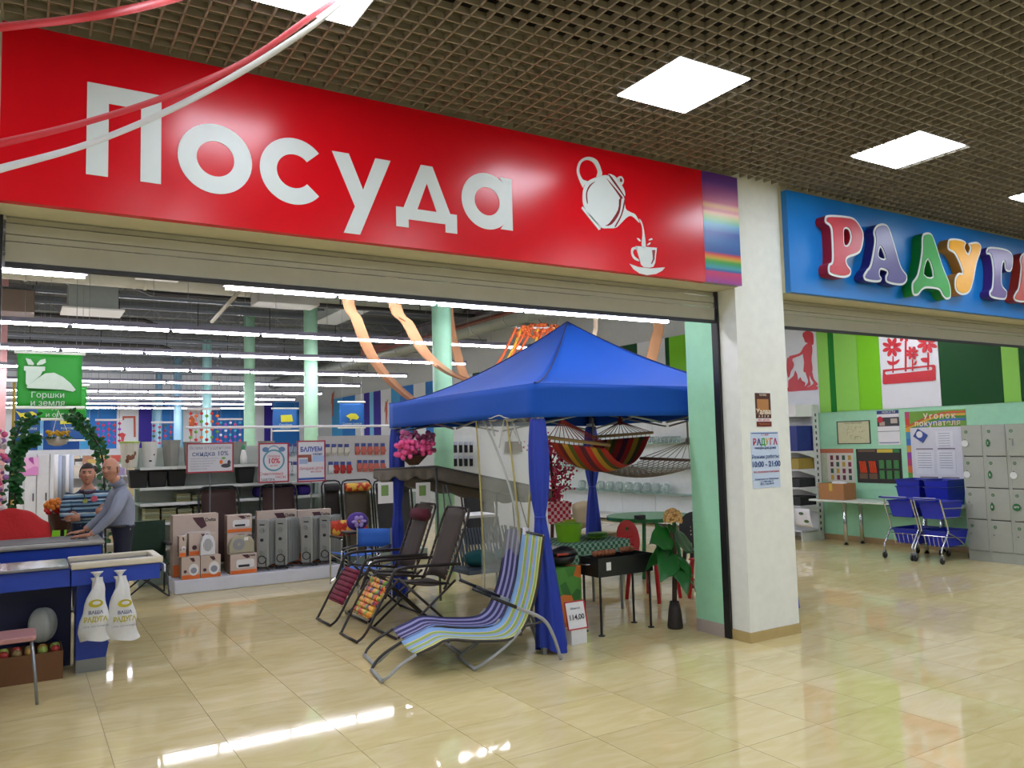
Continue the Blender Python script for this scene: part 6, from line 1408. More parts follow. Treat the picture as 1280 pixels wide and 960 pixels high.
b = MB(); b.ball((c.x, 4.72, c.z), .135, 16, 10, sy=.4, sz=.80); b.build('cover', mat('violet print', '4a2a8a', .6, var=.3), t, smooth=True)
for k in range(6):
    a = k*1.047; b = MB(); b.ball((c.x+.055*math.cos(a), 4.668, c.z+.045*math.sin(a)), .04, 8, 5, sx=1-.3*abs(math.sin(a)), sy=.15, sz=.5+.3*abs(math.sin(a))); b.build('petal', mat('lilac print', 'b09ad8', .6), t, smooth=True)
b = MB(); b.ball((c.x, 4.66, c.z), .014, 8, 5); b.build('flower_eye', YEL, t)
t = thing('garden_stool', 'dark stool under the flowered cushion', 'stool', (c.x, 4.72, 0)); zt = c.z-.112
b = MB(); b.prism(rrect(-.17, -.14, .17, .14, .04), (c.x, 4.72, zt-.025), (1, 0, 0), (0, 1, 0), .025); b.build('seat', BLACK, t)
for sx in (-1, 1):
    for sy in (-1, 1): b = MB(); b.tube([(c.x+sx*.13, 4.72+sy*.1, zt-.025), (c.x+sx*.16, 4.72+sy*.13, .0)], .011, 6); b.build('leg', BLACK, t)
# pink pompom flowers in a hanging basket
c = PY(517, 572, 3.55); t = thing('hanging_flower_basket', 'hanging brown basket overflowing with pink pompom flowers', 'hanging planter', (c.x, 3.55, c.z-.08))
b = MB(); b.lathe([(.05, -.08), (.15, .02), (.17, .03), (.14, .03), (.05, -.06)], c, 18); b.build('basket', mat('brown wicker', '4a3020', .8, bump=.5, scale=60), t)
for k in range(3): a = k*2.094; b = MB(); b.tube([c+Vector((.15*math.cos(a), .15*math.sin(a), .03)), c+Vector((0, 0, 1.88-c.z))], .003, 4); b.build('cord', BLACK, t)
for nm, col, n, f in (('pink_pompoms', 'e85a98', 60, 0), ('lilac_pompoms', 'b8608e', 55, 1)):
    fl_ = MB()
    pts_ = []
    for k in range(n*6):
        if f == 0: q_ = Vector((random.uniform(-.22, .16), random.uniform(-.19, -.02), random.uniform(.0, .17)))
        else: q_ = Vector((random.uniform(-.12, .28), random.uniform(.0, .16), random.uniform(.05, .28)))
        if f == 0 and q_.z < .04 and q_.x > -.12: continue
        if all((q_-p_).length > .052 for p_ in pts_) and len(pts_) < n: pts_.append(q_); fl_.ball(c+q_, random.uniform(.026, .034), 10, 6)
    tag(fl_.build(nm, mat('pompom '+col, col, .8, var=.1), t, smooth=True), kind='stuff')
# orange ribbons in the shop and flower net above the tent
ORB = mat('orange tulle', 'eeb07c', .6, alpha=.62, var=.2, scale=4)
def strip(lab, P, w, m):
    P = [Vector((P[0].x-.1, P[0].y, 5.19))]+P; S = spline(P, 6); k = len(S)-1; b = MB(); b.grid(lambda u, v: S[int(round(u*k))]+Vector((w*(v-.5), 0, .02*math.sin(v*9))), k, 6); tag(b.build('ribbon', m, solid=.002, smooth=True), lab, 'ribbon')
strip('orange tulle ribbon hanging in the shop, leftmost', [PY(434, 366, 4.7), PY(446, 400, 4.7), PY(462, 440, 4.75), PY(482, 470, 4.8), PY(505, 492, 4.9), PY(530, 510, 5.0)], .15, ORB)
strip('orange tulle ribbon hanging in front of the first mint column', [PY(492, 372, 4.7), PY(510, 405, 4.7), PY(530, 440, 4.7), PY(555, 462, 4.7), PY(580, 474, 4.75), PY(600, 476, 4.8)], .17, ORB)
strip('pale orange ribbon right of the first mint column', [PY(562, 400, 5.9), PY(571, 440, 5.9), PY(578, 465, 5.9), PY(590, 490, 5.9)], .15, ORB)
strip('pale ribbon hanging behind the tent peak', [PY(744, 392, 5.2), PY(743, 420, 5.2), PY(738, 450, 5.2)], .09, mat('cream tulle', 'd8c4a8', .6, alpha=.85))
strip('wide pale orange ribbon hanging right of the tent peak', [PY(823, 396, 5.2), PY(820, 425, 5.2), PY(812, 455, 5.25), PY(800, 480, 5.3)], .24, ORB)
t = thing('flower_net', 'orange and yellow artificial flower net hanging behind the tent roof', 'decoration', PY(660, 440, 5.2)); c0, c1 = PY(645, 410, 5.2), PY(698, 410, 5.2)
b = MB(); b.tube([c0, c1], .014, 6); b.build('rod', PFR, t)
for i in range(9):
    p_ = c0.lerp(c1, i/8); q_ = PY(612+6*i if i < 4 else 640+5*i, 470 if i < 4 else 455, 5.2); b = MB(); S = spline([p_, p_.lerp(q_, .5)+Vector((.03*math.sin(i*2), 0, -.05)), q_], 6); b.tube(S, .02, 6); b.build('garland', (mat('orange garland', 'd8602a', .7, bump=.6, scale=50), mat('yellow garland', 'd8a82a', .7, bump=.6, scale=50))[i % 3 == 1], t, smooth=True)
fl_ = MB()
for k in range(70): fl_.ball(c0.lerp(c1, random.random())+Vector((0, random.uniform(-.04, .04), random.uniform(-.13, .05))), random.uniform(.02, .035), 7, 4)
tag(fl_.build('blossoms', mat('orange blossom', 'd8682a', .6, var=.3), t, smooth=True), kind='stuff')
for p_ in (c0, c1): b = MB(); b.tube([p_, Vector((p_.x, p_.y, 5.2))], .003, 4); b.build('wire', STEEL, t)
# ================================================================ THINGS UNDER AND BESIDE THE TENT
# charcoal grill with skewers
GRB = mat('black enamel', '141416', .4)
t = thing('charcoal_grill', 'black charcoal grill on thin legs in front of the tent', 'grill', (3.02, 1.44, 0))
gx0, gx1, gy0, gy1 = 2.70, 3.33, 1.29, 1.57
b = MB(); b.box(gx0, gy0, .51, gx1, gy1, .525); b.build('tray_bottom', GRB, t)
for q in ((gx0, gy0, gx1, gy0+.008), (gx0, gy1-.008, gx1, gy1), (gx0, gy0+.008, gx0+.008, gy1-.008), (gx1-.008, gy0+.008, gx1, gy1-.008)):
    b = MB(); b.box(q[0], q[1], .525, q[2], q[3], .675); b.build('tray_side', GRB, t)
b = MB(); b.box(gx0+.01, gy0+.01, .62, gx1-.01, gy1-.01, .63); b.build('coal_grate', DARKG, t)
for x, y in ((gx0+.03, gy0+.02), (gx1-.03, gy0+.02), (gx0+.03, gy1-.02), (gx1-.03, gy1-.02)):
    b = MB(); b.tube([(x, y, .51), (x, y, .008)], .011, 8); l_ = b.build('leg', GRB, t); b = MB(); b.lathe([(.03, 0), (.03, .008), (.012, .012)], (x, y, 0), 12); b.build('foot', GRB, l_)
b = MB(); b.box(2.79, gy0-.004, .565, 2.84, gy0-.001, .635); b.build('price_tag', PPR, t)
b = MB(); b.tube([(gx0-.002, gy0+.08, .62), (gx0-.06, gy0+.1, .62), (gx0-.06, gy1-.1, .62), (gx0-.002, gy1-.08, .62)], .007, 6); b.build('handle', CHROME, t, smooth=True)
MEAT = mat('roast brown', '8a5030', .6, bump=.6, scale=40, var=.3)
for k, (px0, px1, y) in enumerate(((741, 768, 1.40), (775, 791, 1.46))):
    a, c = PY(px0, 696, y), PY(px1, 693, y); t = thing('meat_skewer', ('long skewer of browned meat on the grill', 'short skewer of browned meat at the right end of the grill')[k], 'skewer', ((a.x+c.x)/2, y, .675))
    b = MB(); b.tube([(a.x-.1, y, .700), (c.x+.08, y, .700)], .003, 5); b.build('rod', CHROME, t)
    n = 6 if k == 0 else 4
    for i in range(n):
        b = MB(); b.ball((a.x+(c.x-a.x)*(i+.5)/n, y, .703), .029, 9, 6, sx=.85+.2*(i % 2)); b.build('meat_piece', MEAT, t, smooth=True)
# round kettle lid and orange carton left of the grill
t = thing('printed_carton', 'green and orange printed carton on end beside the blue curtain', 'carton', (2.52, 1.62, 0))
b = MB(); b.box(2.36, 1.5, 0, 2.665, 1.75, .60); b.build('carton_body', voro_mat('carton print', ['3a7a2e', '4a8a34', 'c86a2a', 'd87a34', '2e6a2a'], 9), t, bevel=.003)
t = thing('tabletop_grill', 'small black kettle grill on the printed carton', 'grill', (2.52, 1.62, .6))
b = MB(); b.lathe([(.06, .601), (.13, .64), (.15, .69), (.14, .69), (.05, .62)], (2.52, 1.62, 0), 20); b.build('bowl', GRB, t, smooth=True)
b = MB(); b.lathe([(.15, .692), (.12, .74), (.05, .765), (.01, .77)], (2.56, 1.64, 0), 20); b.build('lid', GRB, t, smooth=True)
b = MB(); b.tube([(2.43, 1.52, .695), (2.40, 1.48, .72), (2.5, 1.46, .72)], .01, 6); b.build('handle', mat('red handle', 'b0402e', .5), t)
# price stand
a = PY(709, 755, 1.22); t = thing('price_stand', 'white price stand with red frame reading 114,00 beside the curtain', 'price sign', (2.43, 1.2, 0)); px0, px1 = PY(710, 770, 1.2).x, PY(734, 770, 1.2).x
M_ = lambda u, v: Vector((px0+(px1-px0)*u, 1.2+.05*v, .13+.22*v))
b = MB(); b.quad(M_(0, 0), M_(1, 0), M_(1, 1), M_(0, 1)); b.build('sheet', PPR, t, solid=.004)
for u0, v0, u1, v1 in ((0, 0, 1, 0), (1, 0, 1, 1), (1, 1, 0, 1), (0, 1, 0, 0)):
    b = MB(); b.tube([M_(u0, v0)+Vector((0, -.003, 0)), M_(u1, v1)+Vector((0, -.003, 0))], .006, 6); b.build('frame_bar', mat('red frame', 'b82030', .4), t)
ax_ = (M_(1, 0)-M_(0, 0)); ay_ = (M_(0, 1)-M_(0, 0)); text('lettering', '114,00', .06, frame(M_(.5, .42)+Vector((0, -.005, .0)), ax_, ay_), DINK, t, bold=.001); text('lettering', 'Мангал', .028, frame(M_(.5, .75)+Vector((0, -.005, 0)), ax_, ay_), GINK, t)
b = MB(); b.box(px0+.03, 1.2, 0, px1-.01, 1.3, .128); b.build('base', PPR, t)
# potted plant with big leaves and a flower head
t = thing('potted_plant', 'leafy artificial plant with a yellow-orange flower head beside the green pillar', 'plant', (3.45, 1.15, 0))
pc = Vector((3.45, 1.15, 0)); 
b = MB(); b.lathe([(.068, 0), (.072, .02), (.058, .16), (.042, .24), (.04, .235), (.05, .15)], pc, 14); b.build('pot', mat('dark brown pot', '2a2220', .6), t, smooth=True)
b = MB(); b.tube(spline([pc+Vector((0, 0, .2)), pc+Vector((.01, 0, .4)), pc+Vector((.03, 0, .62)), pc+Vector((.0, 0, .84)), pc+Vector((-.01, 0, .92))], 4), .022, 8); b.build('stem', mat('brown stem', '3a2a20', .7), t, smooth=True)
BIG = mat('glossy big leaf', '15591c', .28, var=.35, scale=6)
def big_leaf(p, d, L, W, droop, roll=0):
    p = Vector(p); d = Vector(d).normalized(); s_ = d.cross(Vector((0, 0, 1))).normalized(); s_ = s_*math.cos(roll)+d.cross(s_)*math.sin(roll); b = MB()
    def fn(u, v):
        w_ = W*math.sin(math.pi*(u**.75))*.5*(1 if u < 1 else 0); q = p+d*L*u-Vector((0, 0, droop*L*u*u)); c = (2*v-1)
        return q+s_*(w_*c)+Vector((0, 0, .12*W*abs(c)**1.5*(1-u)))+Vector((0, 0, .008*math.sin(18*u)*abs(c)))
    b.grid(fn, 14, 8); b.build('leaf', BIG, t, solid=.003, smooth=True)
for d, L, W, dr, z, ro in (((-1, -.1, .12), .32, .26, .10, .80, -1.0), ((1, .35, .05), .36, .30, .15, .76, 1.0), ((-.9, -.4, -.15), .33, .27, .45, .66, -.8), ((.35, -.35, -.3), .24, .22, .9, .60, 0), ((.9, .5, -.1), .34, .24, .5, .66, .8),
                        ((-.3, .9, .3), .28, .2, .3, .74, 0), ((-.2, -.7, -.3), .25, .22, .8, .62, 0), ((-.9, .4, -.1), .28, .2, .5, .70, -.6), ((.8, -.1, -.35), .25, .2, .5, .62, .7)):
    big_leaf(pc+Vector((.02, 0, z)), d, L, W, dr, ro)
for k in range(5):
    a = k*1.2566; big_leaf(pc+Vector((0, 0, .84)), (math.cos(a), math.sin(a), 1.6), .11, .05, -.1)
fc = PY(841, 647, 1.15); fl_ = MB()
for k in range(150):
    th = math.acos(1-1.5*random.random()); ph = random.uniform(0, 6.28); d = Vector((math.sin(th)*math.cos(ph), math.sin(th)*math.sin(ph), math.cos(th))); fl_.tube([fc+d*.03-Vector((0, 0, .01)), fc+d*random.uniform(.075, .095)*Vector((1, 1, .75)).length/1.6], [.007, .011], 5)
tag(fl_.build('flower_head', mat('ochre petals', 'd8ae70', .7, var=.35, scale=40), t), kind='stuff')
# table with green checked cloth
def check_mat(name, c1, c2, scale):
    m = bpy.data.materials.new(name); m.use_nodes = True; nt = m.node_tree; b = nt.nodes['Principled BSDF']; b.inputs['Roughness'].default_value = .8
    tc = nt.nodes.new('ShaderNodeTexCoord'); ch = nt.nodes.new('ShaderNodeTexChecker'); ch.inputs['Scale'].default_value = scale; ch.inputs[1].default_value = lin(c1); ch.inputs[2].default_value = lin(c2)
    nt.links.new(tc.outputs['Object'], ch.inputs[0]); nt.links.new(ch.outputs[0], b.inputs['Base Color']); return m
GCH = check_mat('green gingham', '2c5a48', '86a890', 30)
tx0, tx1, ty0, ty1 = PY(700, 672, 2.05).x, PY(787, 668, 2.05).x, 2.05, 2.65; TZ = .70
t = thing('picnic_table', 'picnic table under a green checked cloth inside the tent', 'table', ((tx0+tx1)/2, 2.35, 0))
b = MB(); b.box(tx0+.02, ty0+.02, TZ-.03, tx1-.02, ty1-.02, TZ); b.build('table_top', WHITE, t)
for x in (tx0+.08, tx1-.08):
    for y in (ty0+.06, ty1-.06): b = MB(); b.tube([(x, y, TZ-.03), (x, y, 0)], .014, 8); b.build('leg', STEEL, t)
b = MB()
def tc_(u, v):
    x = tx0+(tx1-tx0)*u; 
    if v < .35: return (x, ty0-.004+.012*math.sin(u*34)*(1-v/.35), TZ+.006-.22*(1-v/.35))
    return (x, ty0+(ty1-ty0)*(v-.35)/.65, TZ+.006)
b.grid(tc_, 60, 20); o = b.build('checked_tablecloth', GCH, solid=.003, smooth=True); tag(o, 'green checked tablecloth hanging over the picnic table front', 'tablecloth')
LIM = mat('lime plastic', '7cb81e', .35)
c = PY(714, 655, 2.25); t = thing('lime_bowl', 'tall lime green plastic tub on the checked tablecloth', 'tub', (c.x, 2.3, TZ+.008)); b = MB(); b.lathe([(.115, 0), (.14, .17), (.145, .17), (.145, .18), (.125, .18), (.1, .02)], (c.x, 2.3, TZ+.008), 18); b.build('tub', LIM, t)
b = MB(); b.box(c.x+.05, 2.44, TZ+.009, c.x+.19, 2.45, TZ+.21); b.build('back_tray', mat('olive lime', 'a8b02a', .4), t)
c = PY(748, 665, 2.25); t = thing('green_plates', 'green leaf-shaped dishes on the checked tablecloth', 'dish', (c.x, 2.3, TZ+.008))
for k in range(3): b = MB(); b.lathe([(.02, .012*k), (.09, .012*k+.02), (.095, .012*k+.024), (.085, .012*k+.024)], (c.x-.03+.05*k, 2.25+.05*k, TZ+.010), 16, sx=1.3); b.build('dish', (LIM, mat('leaf green', '4a8a2e', .4), LIM)[k], t)
# red plastic chairs
RPL = mat('red plastic', 'b0121c', .3)
def plastic_chair(lab, x, y, rz, m=RPL, s=.9, holes=True):
    t = thing('plastic_chair', lab, 'chair', (x, y, 0), rz, None)
    T = lambda p_: p_
    b = MB(); b.grid(lambda u, v: (-.2+.4*u, -.2+.4*v, .44*s+.02*(2*u-1)**2), 8, 8); b.build('seat', m, t, world=False, solid=.012, smooth=True)
    OUT = [(.20*math.cos(a)*(1+.1*math.sin(a)), .68*s+.25*s*math.sin(a)) for a in [k*math.pi/12 for k in range(24)]]
    loops = [OUT]
    if holes:
        loops.append(ring(0, .82*s, .032, .022, 12))
        for i in range(4):
            for j in range(3): loops.append(ring(-.06+.04*i, .62*s+.045*j, .009, .009, 6))
    o = shape('backrest', loops, Matrix.Translation((0, .21, 0)) @ frame((0, 0, 0), XF, ZF), .014, m); o.parent = t; o.matrix_local = Matrix.Translation((0, .21, 0)) @ Matrix.Rotation(-.16, 4, 'X') @ frame((0, 0, 0), XF, ZF)
    for sx in (-1, 1):
        for sy in (-1, 1): b = MB(); b.tube([(sx*.17, sy*.17, .44*s), (sx*.2, sy*.21, 0)], [.026, .02], 8); b.build('leg', m, t, world=False)
    return t
plastic_chair('red plastic chair with pierced back behind the grill', 4.22, 2.32, math.radians(14))
plastic_chair('red plastic chair partly hidden by the big-leaved plant', 4.78, 1.95, math.radians(-75), holes=False)
c = PY(862, 658, 2.7)
plastic_chair('black plastic chair with pierced back near the glass shelves', c.x+.10, 2.6, math.radians(-30), mat('black plastic', '1a1a1c', .35))
# green round table with small black box
c = PZ(825, 652, .74); c = Vector((5.28, 3.55, 0)); GT = mat('green plastic table', '2f7a4a', .25)
t = thing('round_table', 'green round plastic table behind the red chair', 'table', c)
b = MB(); b.lathe([(.52, .70), (.56, .705), (.56, .745), (.54, .75)], c, 36); b.build('table_top', GT, t)
for k in range(4): a = k*math.pi/2+.6; b = MB(); b.tube([c+Vector((.3*math.cos(a), .3*math.sin(a), .70)), c+Vector((.4*math.cos(a), .4*math.sin(a), 0))], .024, 8); b.build('leg', GT, t)
b = MB(); q = PZ(800, 649, .75); b.box(q.x-.06, q.y-.04, .751, q.x+.06, q.y+.04, .8); o = tag(b.build('small_box', DARKG, bevel=.004), 'small black box on the green round table', 'box')
t = thing('garden_chair', 'dark chair with beige cushion left of the green round table', 'chair', (5.08, 4.42, 0), .2)
b = MB(); b.grid(lambda u, v: (-.2+.4*u, -.2+.4*v, .45), 4, 4); b.build('seat', mat('beige cushion', 'a09070', .8), t, world=False, solid=.05)
b = MB(); b.grid(lambda u, v: (-.2+.4*u, .2+.06*v, .5+.36*v+.03*math.sin(u*3.1)), 6, 4); b.build('backrest', mat('beige cushion', 'a09070', .8), t, world=False, solid=.05, smooth=True)
for sx in (-1, 1):
    for sy in (-1, 1): b = MB(); b.tube([(sx*.19, sy*.19, .43), (sx*.22, sy*.22, 0)], .012, 6); b.build('leg', BLACK, t, world=False)
# red and white woven folding chair
RCH = check_mat('red white weave', 'c8203a', 'f0c4cc', 26)
c = PY(702, 638, 2.85); t = thing('folding_chair', 'folding chair with red and white woven back behind the lime tub', 'chair', (c.x, 2.95, 0))
zt = PY(702, 627, 2.85).z
b = MB(); b.prism(rrect(-.15, zt-.24, .15, zt, .04), (c.x, 2.9, 0), (1, 0, 0), (0, 0, 1), .015); b.build('backrest', RCH, t)
b = MB(); b.box(c.x-.17, 2.92, .42, c.x+.17, 3.26, .45); b.build('seat', RCH, t)
for s_ in (-1, 1):
    b = MB(); b.tube([(c.x+s_*.165, 2.9, zt-.02), (c.x+s_*.165, 3.28, .0)], .01, 6); b.build('frame_tube', BLACK, t); b = MB(); b.tube([(c.x+s_*.18, 3.26, .45), (c.x+s_*.18, 2.85, 0)], .01, 6); b.build('leg', BLACK, t)
# cherry blossom tree
cx_, cy_ = PY(690, 600, 3.55).x, 3.55; t = thing('blossom_tree', 'artificial cherry tree with pink blossoms behind the tent corner', 'artificial tree', (cx_, cy_, 0))
b = MB(); b.lathe([(.10, 0), (.12, .2), (.11, .2), (.09, .02)], (cx_, cy_, 0), 14); b.build('pot', mat('dark brown pot', '2a2220', .6), t)
TW_ = mat('twig brown', '5a3a30', .7); BL = MB()
b = MB(); b.tube(spline([(cx_, cy_, .1), (cx_-.02, cy_, .6), (cx_+.02, cy_, 1.1), (cx_-.03, cy_, 1.6)], 4), .022, 8); b.build('trunk', TW_, t, smooth=True)
for (px, py) in ((708, 575), (700, 612), (712, 598), (706, 590), (664, 522), (668, 545), (662, 560), (690, 560), (696, 628), (700, 622), (671, 530), (716, 588), (698, 583), (694, 600), (712, 608), (702, 567)):
    q = PY(px, py, 3.45); st = Vector((cx_, cy_, max(.8, min(1.6, q.z-.1)))); P = spline([st, st.lerp(q, .5)+Vector((0, 0, .05)), q], 6); b = MB(); b.tube(P, .007, 5); b.build('branch', TW_, t)
    for p_ in P[3:]:
        for k in range(4): BL.ball(p_+Vector((random.gauss(0, .03), random.gauss(0, .03), random.gauss(0, .03))), random.uniform(.008, .016), 6, 4)
tag(BL.build('blossoms', mat('cherry blossom', 'd83a68', .6, var=.35, scale=30), t), kind='stuff')
# taupe bag hung on the white partition, partition itself
a, c = PY(600, 560, 6.9), PY(664, 560, 6.9)
b = MB(); b.box(a.x+.0, 6.9, 0, c.x+.5, 6.96, 2.08); tag(b.build('white_partition', mat('white partition', 'd2d6d6', .5)), 'plain white partition board behind the clear plastic wall', 'partition')
q = PY(642, 558, 6.85); t = thing('shoulder_bag', 'taupe bag hanging on the white partition', 'bag', (q.x, 6.85, q.z-.1))
b = MB(); b.prism([(-.16, -.1), (.16, -.1), (.14, .08), (-.14, .08)], (q.x, 6.89, q.z), (1, 0, 0), (0, 0, 1), .07); b.build('body', mat('taupe cloth', '6a6058', .8), t, bevel=.01)
b = MB(); b.tube([(q.x-.1, 6.85, q.z+.08), (q.x, 6.87, q.z+.3), (q.x+.1, 6.85, q.z+.08)], .008, 6); b.build('strap', mat('taupe cloth', '6a6058', .8), t)
# ================================================================ GLASS SHELVES ON THE RIGHT WALL
GL = bpy.data.materials.new('green glass'); GL.use_nodes = True; g_ = GL.node_tree.nodes['Principled BSDF']; g_.inputs['Base Color'].default_value = lin('9cd0c0'); g_.inputs['Roughness'].default_value = .05; g_.inputs['Alpha'].default_value = .55; g_.inputs['IOR'].default_value = 1.5
GLW = bpy.data.materials.new('clear glassware'); GLW.use_nodes = True; g_ = GLW.node_tree.nodes['Principled BSDF']; g_.inputs['Base Color'].default_value = lin('c8dcd8'); g_.inputs['Roughness'].default_value = .05; g_.inputs['Alpha'].default_value = .35
for k, z in enumerate((1.65, 1.14, .61)):
    for j in range(4):
        y0 = 5.4+1.95*j; t = thing('glass_shelf', 'green-edged glass shelf on the right wall, %s from the top, %s from the near end' % (ORD[k], ORD[j]), 'shelf', (9.7, y0+.95, z), 0, 'glass shelves on the right wall')
        b = MB(); b.box(9.55, y0, z, 9.868, y0+1.9, z+.012); b.build('pane', GL, t)
        for yy in (y0+.2, y0+1.7): b = MB(); b.box(9.6, yy, z-.03, 9.868, yy+.02, z-.001); b.build('bracket', CHROME, t)
b = MB(); b.box(9.4, 5.4, .04, 9.868, 13.2, .12); tag(b.build('display_ledge', WHITE), 'white ledge under the glass shelves', 'ledge')
gk = 0
def glassware(z, px0, px1, py, n, kind):
    global gk
    for i in range(n):
        q = PX(px0+(px1-px0)*i/max(1, n-1), py, 9.7); r = (.05, .07, .10)[kind]; h = (.13, .12, .20)[kind]
        b = MB()
        if kind == 0: b.lathe([(r*.8, 0), (r, h), (r*.93, h), (r*.74, .01)], (9.7, q.y, z), 12)
        elif kind == 1: b.lathe([(.03, 0), (.03, .01), (r, .05), (r*1.1, h), (r*1.04, h), (r*.9, .06), (.01, .02)], (9.7, q.y, z), 12)
        else: b.lathe([(r*.7, 0), (r, .06), (r, h*.8), (r*.6, h), (r*.55, h), (r*.9, h*.78), (r*.65, .01)], (9.7, q.y, z), 14)
        gk += 1
        tag(b.build('glass_vessel', GLW, smooth=True), '%s on the %s glass shelf, %s from the left' % (('clear tumbler', 'clear glass bowl', 'clear glass jar')[kind], {1.663: 'top', 1.153: 'middle', .623: 'lowest'}[z], ORD[i] if i < 11 else 'last'), 'glassware', 'glassware on the shelves')
glassware(1.663, 812, 848, 548, 8, 0); glassware(1.153, 690, 728, 575, 6, 1); glassware(.623, 728, 832, 605, 10, 2)
# ================================================================ RIGHT OPENING: TABLE, NOTICES, LOCKERS, CARTS
TW2 = mat('white laminate', 'd2dcd2', .4)
TY0, TY1, TXF, TZ2 = 1.80, 4.30, 9.32, .70
t = thing('packing_table', 'long white wall table on chrome legs beside the lockers', 'table', (9.57, 3.05, 0))
b = MB(); b.box(TXF, TY0, TZ2-.03, 9.875, TY1, TZ2); b.build('table_top', TW2, t, bevel=.004)
for x, y in ((9.46, 3.74), (9.78, 3.68), (9.46, 2.42), (9.78, 2.36)):
    b = MB(); b.lathe([(.03, .01), (.03, TZ2-.031)], (x, y, 0), 16); l_ = b.build('leg', CHROME, t, smooth=True); b = MB(); b.lathe([(.034, 0), (.034, .012)], (x, y, 0), 16); b.build('foot', BLACK, l_)
t = thing('cardboard_box', 'open brown cardboard box with papers on the white wall table', 'box', (9.5, 3.98, TZ2)); CB2 = mat('light cardboard', 'a8764a', .8)
by0, by1 = PX(1055, 625, 9.36).y, PX(1024, 625, 9.36).y
for q in ((9.36, by0, 9.37, by1), (9.66, by0, 9.67, by1), (9.37, by0, 9.66, by0+.01), (9.37, by1-.01, 9.66, by1)):
    b = MB(); b.box(q[0], q[1], TZ2+.002, q[2], q[3], TZ2+.26); b.build('side', CB2, t)
b = MB(); b.box(9.37, by0+.01, TZ2+.002, 9.66, by1-.01, TZ2+.012); b.build('bottom', CB2, t)
b = MB(); b.box(9.356, (by0+by1)/2-.03, TZ2+.14, 9.3598, (by0+by1)/2+.03, TZ2+.259); b.build('tape', mat('yellow tape', 'c8a83a', .4), t)
for k in range(5):
    b = MB(); c = Vector((9.44+.04*k, by0+.08+.06*k, TZ2+.255+.01*(k % 2))); b.obox(c, (1, .2*k, .3), (-.2*k, 1, .1), .07, .05, .002); tag(b.build('paper_sheet', PPR), 'loose white paper sticking out of the cardboard box, %s one' % ORD[k], 'paper', 'papers in the cardboard box')
# wall posters
def wposter(name, lab, cat, pa, pb, base, frame_m=None, X=9.888):
    a, c = PX(pa[0], pa[1], X), PX(pb[0], pb[1], X); y1, y0 = a.y, c.y; z1 = (a.z+PX(pb[0], pa[1], X).z)/2; z0 = (c.z+PX(pa[0], pb[1], X).z)/2
    t = thing(name, lab, cat, (X, (y0+y1)/2, z0)); b = MB(); b.box(X-.006, y0, z0, X, y1, z1); b.build('sheet', base, t)
    if frame_m:
        for q in ((y0-.012, z0-.012, y1+.012, z0), (y0-.012, z1, y1+.012, z1+.012), (y0-.012, z0, y0, z1), (y1, z0, y1+.012, z1)):
            b = MB(); b.box(X-.014, q[0], q[1], X, q[2], q[3]); b.build('frame_bar', frame_m, t)
    def blk(u0, v0, u1, v1, m, nm='printed_block', d=.0015, lift=0):
        b = MB(); b.box(X-.006-d-lift, y1-(y1-y0)*u1, z1-(z1-z0)*v1, X-.0062-lift, y1-(y1-y0)*u0, z1-(z1-z0)*v0); return b.build(nm, m, t)
    def F(u, v, lift=.003): return frame((X-.006-lift, y1-(y1-y0)*u, z1-(z1-z0)*v), RX, ZF)
    return t, blk, F, (y1-y0), (z1-z0)
PAR = mat('parchment', 'c8c8a0', .6, var=.12, scale=20)
t, blk, F, W, Hh = wposter('framed_plan', 'black-framed evacuation plan on the mint wall', 'framed plan', (1047, 527), (1088, 554), PAR, BLACK)
random.seed(3)
for k in range(14):
    u, v = random.uniform(.15, .8), random.uniform(.2, .75); blk(u, v, u+random.uniform(.05, .14), v+.008, mat('plan ink', '7a7a5a', .6), 'plan_line'); blk(u, v, u+.006, v+random.uniform(.05, .15), mat('plan ink', '7a7a5a', .6), 'plan_line', lift=.002)
text('lettering', 'ПЛАН ЭВАКУАЦИИ', .035, F(.5, .07), mat('plan ink', '7a7a5a', .6), t)
t, blk, F, W, Hh = wposter('wall_calendar', 'white calendar poster with a dark blue header on the mint wall', 'poster', (1096, 513), (1126, 556), PPR)
blk(0, 0, 1, .1, mat('navy header', '2a3a7a', .5)); text('lettering', 'НОВОСТИ', .045, F(.55, .05), PPR, t); blk(.0, .2, 1, .46, mat('dark photo', '33343a', .5)); shape('red_seal', [ring(0, 0, .05, n=20)], F(.14, .26, .0035), .002, RINK, t)
for u0, v0, u1, v1, c in ((.1, .32, .35, .44, 'b09a8a'), (.62, .24, .92, .38, 'b8aca0'), (.0, .6, 1, .615, '6a6a72'), (.05, .92, .95, .95, '8a90b0')): blk(u0, v0, u1, v1, mat('print '+c, c, .5), lift=.0016)
t, blk, F, W, Hh = wposter('seed_chart', 'pale chart of small bottles in four rows on the mint wall', 'poster', (1021, 561), (1069, 602), mat('chart paper', 'd0ccc0', .5))
blk(0, 0, 1, .13, mat('salmon header', 'b8684a', .5)); blk(0, 0, .1, .08, mat('green corner', '2c7a3a', .5), lift=.002); blk(.0, .14, .28, 1, mat('pale photo', 'b4bca0', .5, var=.2, scale=20))
for r_ in range(4):
    for c_ in range(4): blk(.37+.16*c_, .2+.2*r_, .45+.16*c_, .34+.2*r_, mat('bottle print %d' % ((r_+c_) % 4), ('7a2a40', '5a3040', '2e5a48', 'b89a3a')[(r_*3+c_) % 4], .5), 'bottle_print')
t, blk, F, W, Hh = wposter('product_board', 'dark board with orange tools and green packets on the mint wall', 'product board', (1070, 561), (1129, 604), mat('near black board', '24201c', .5))
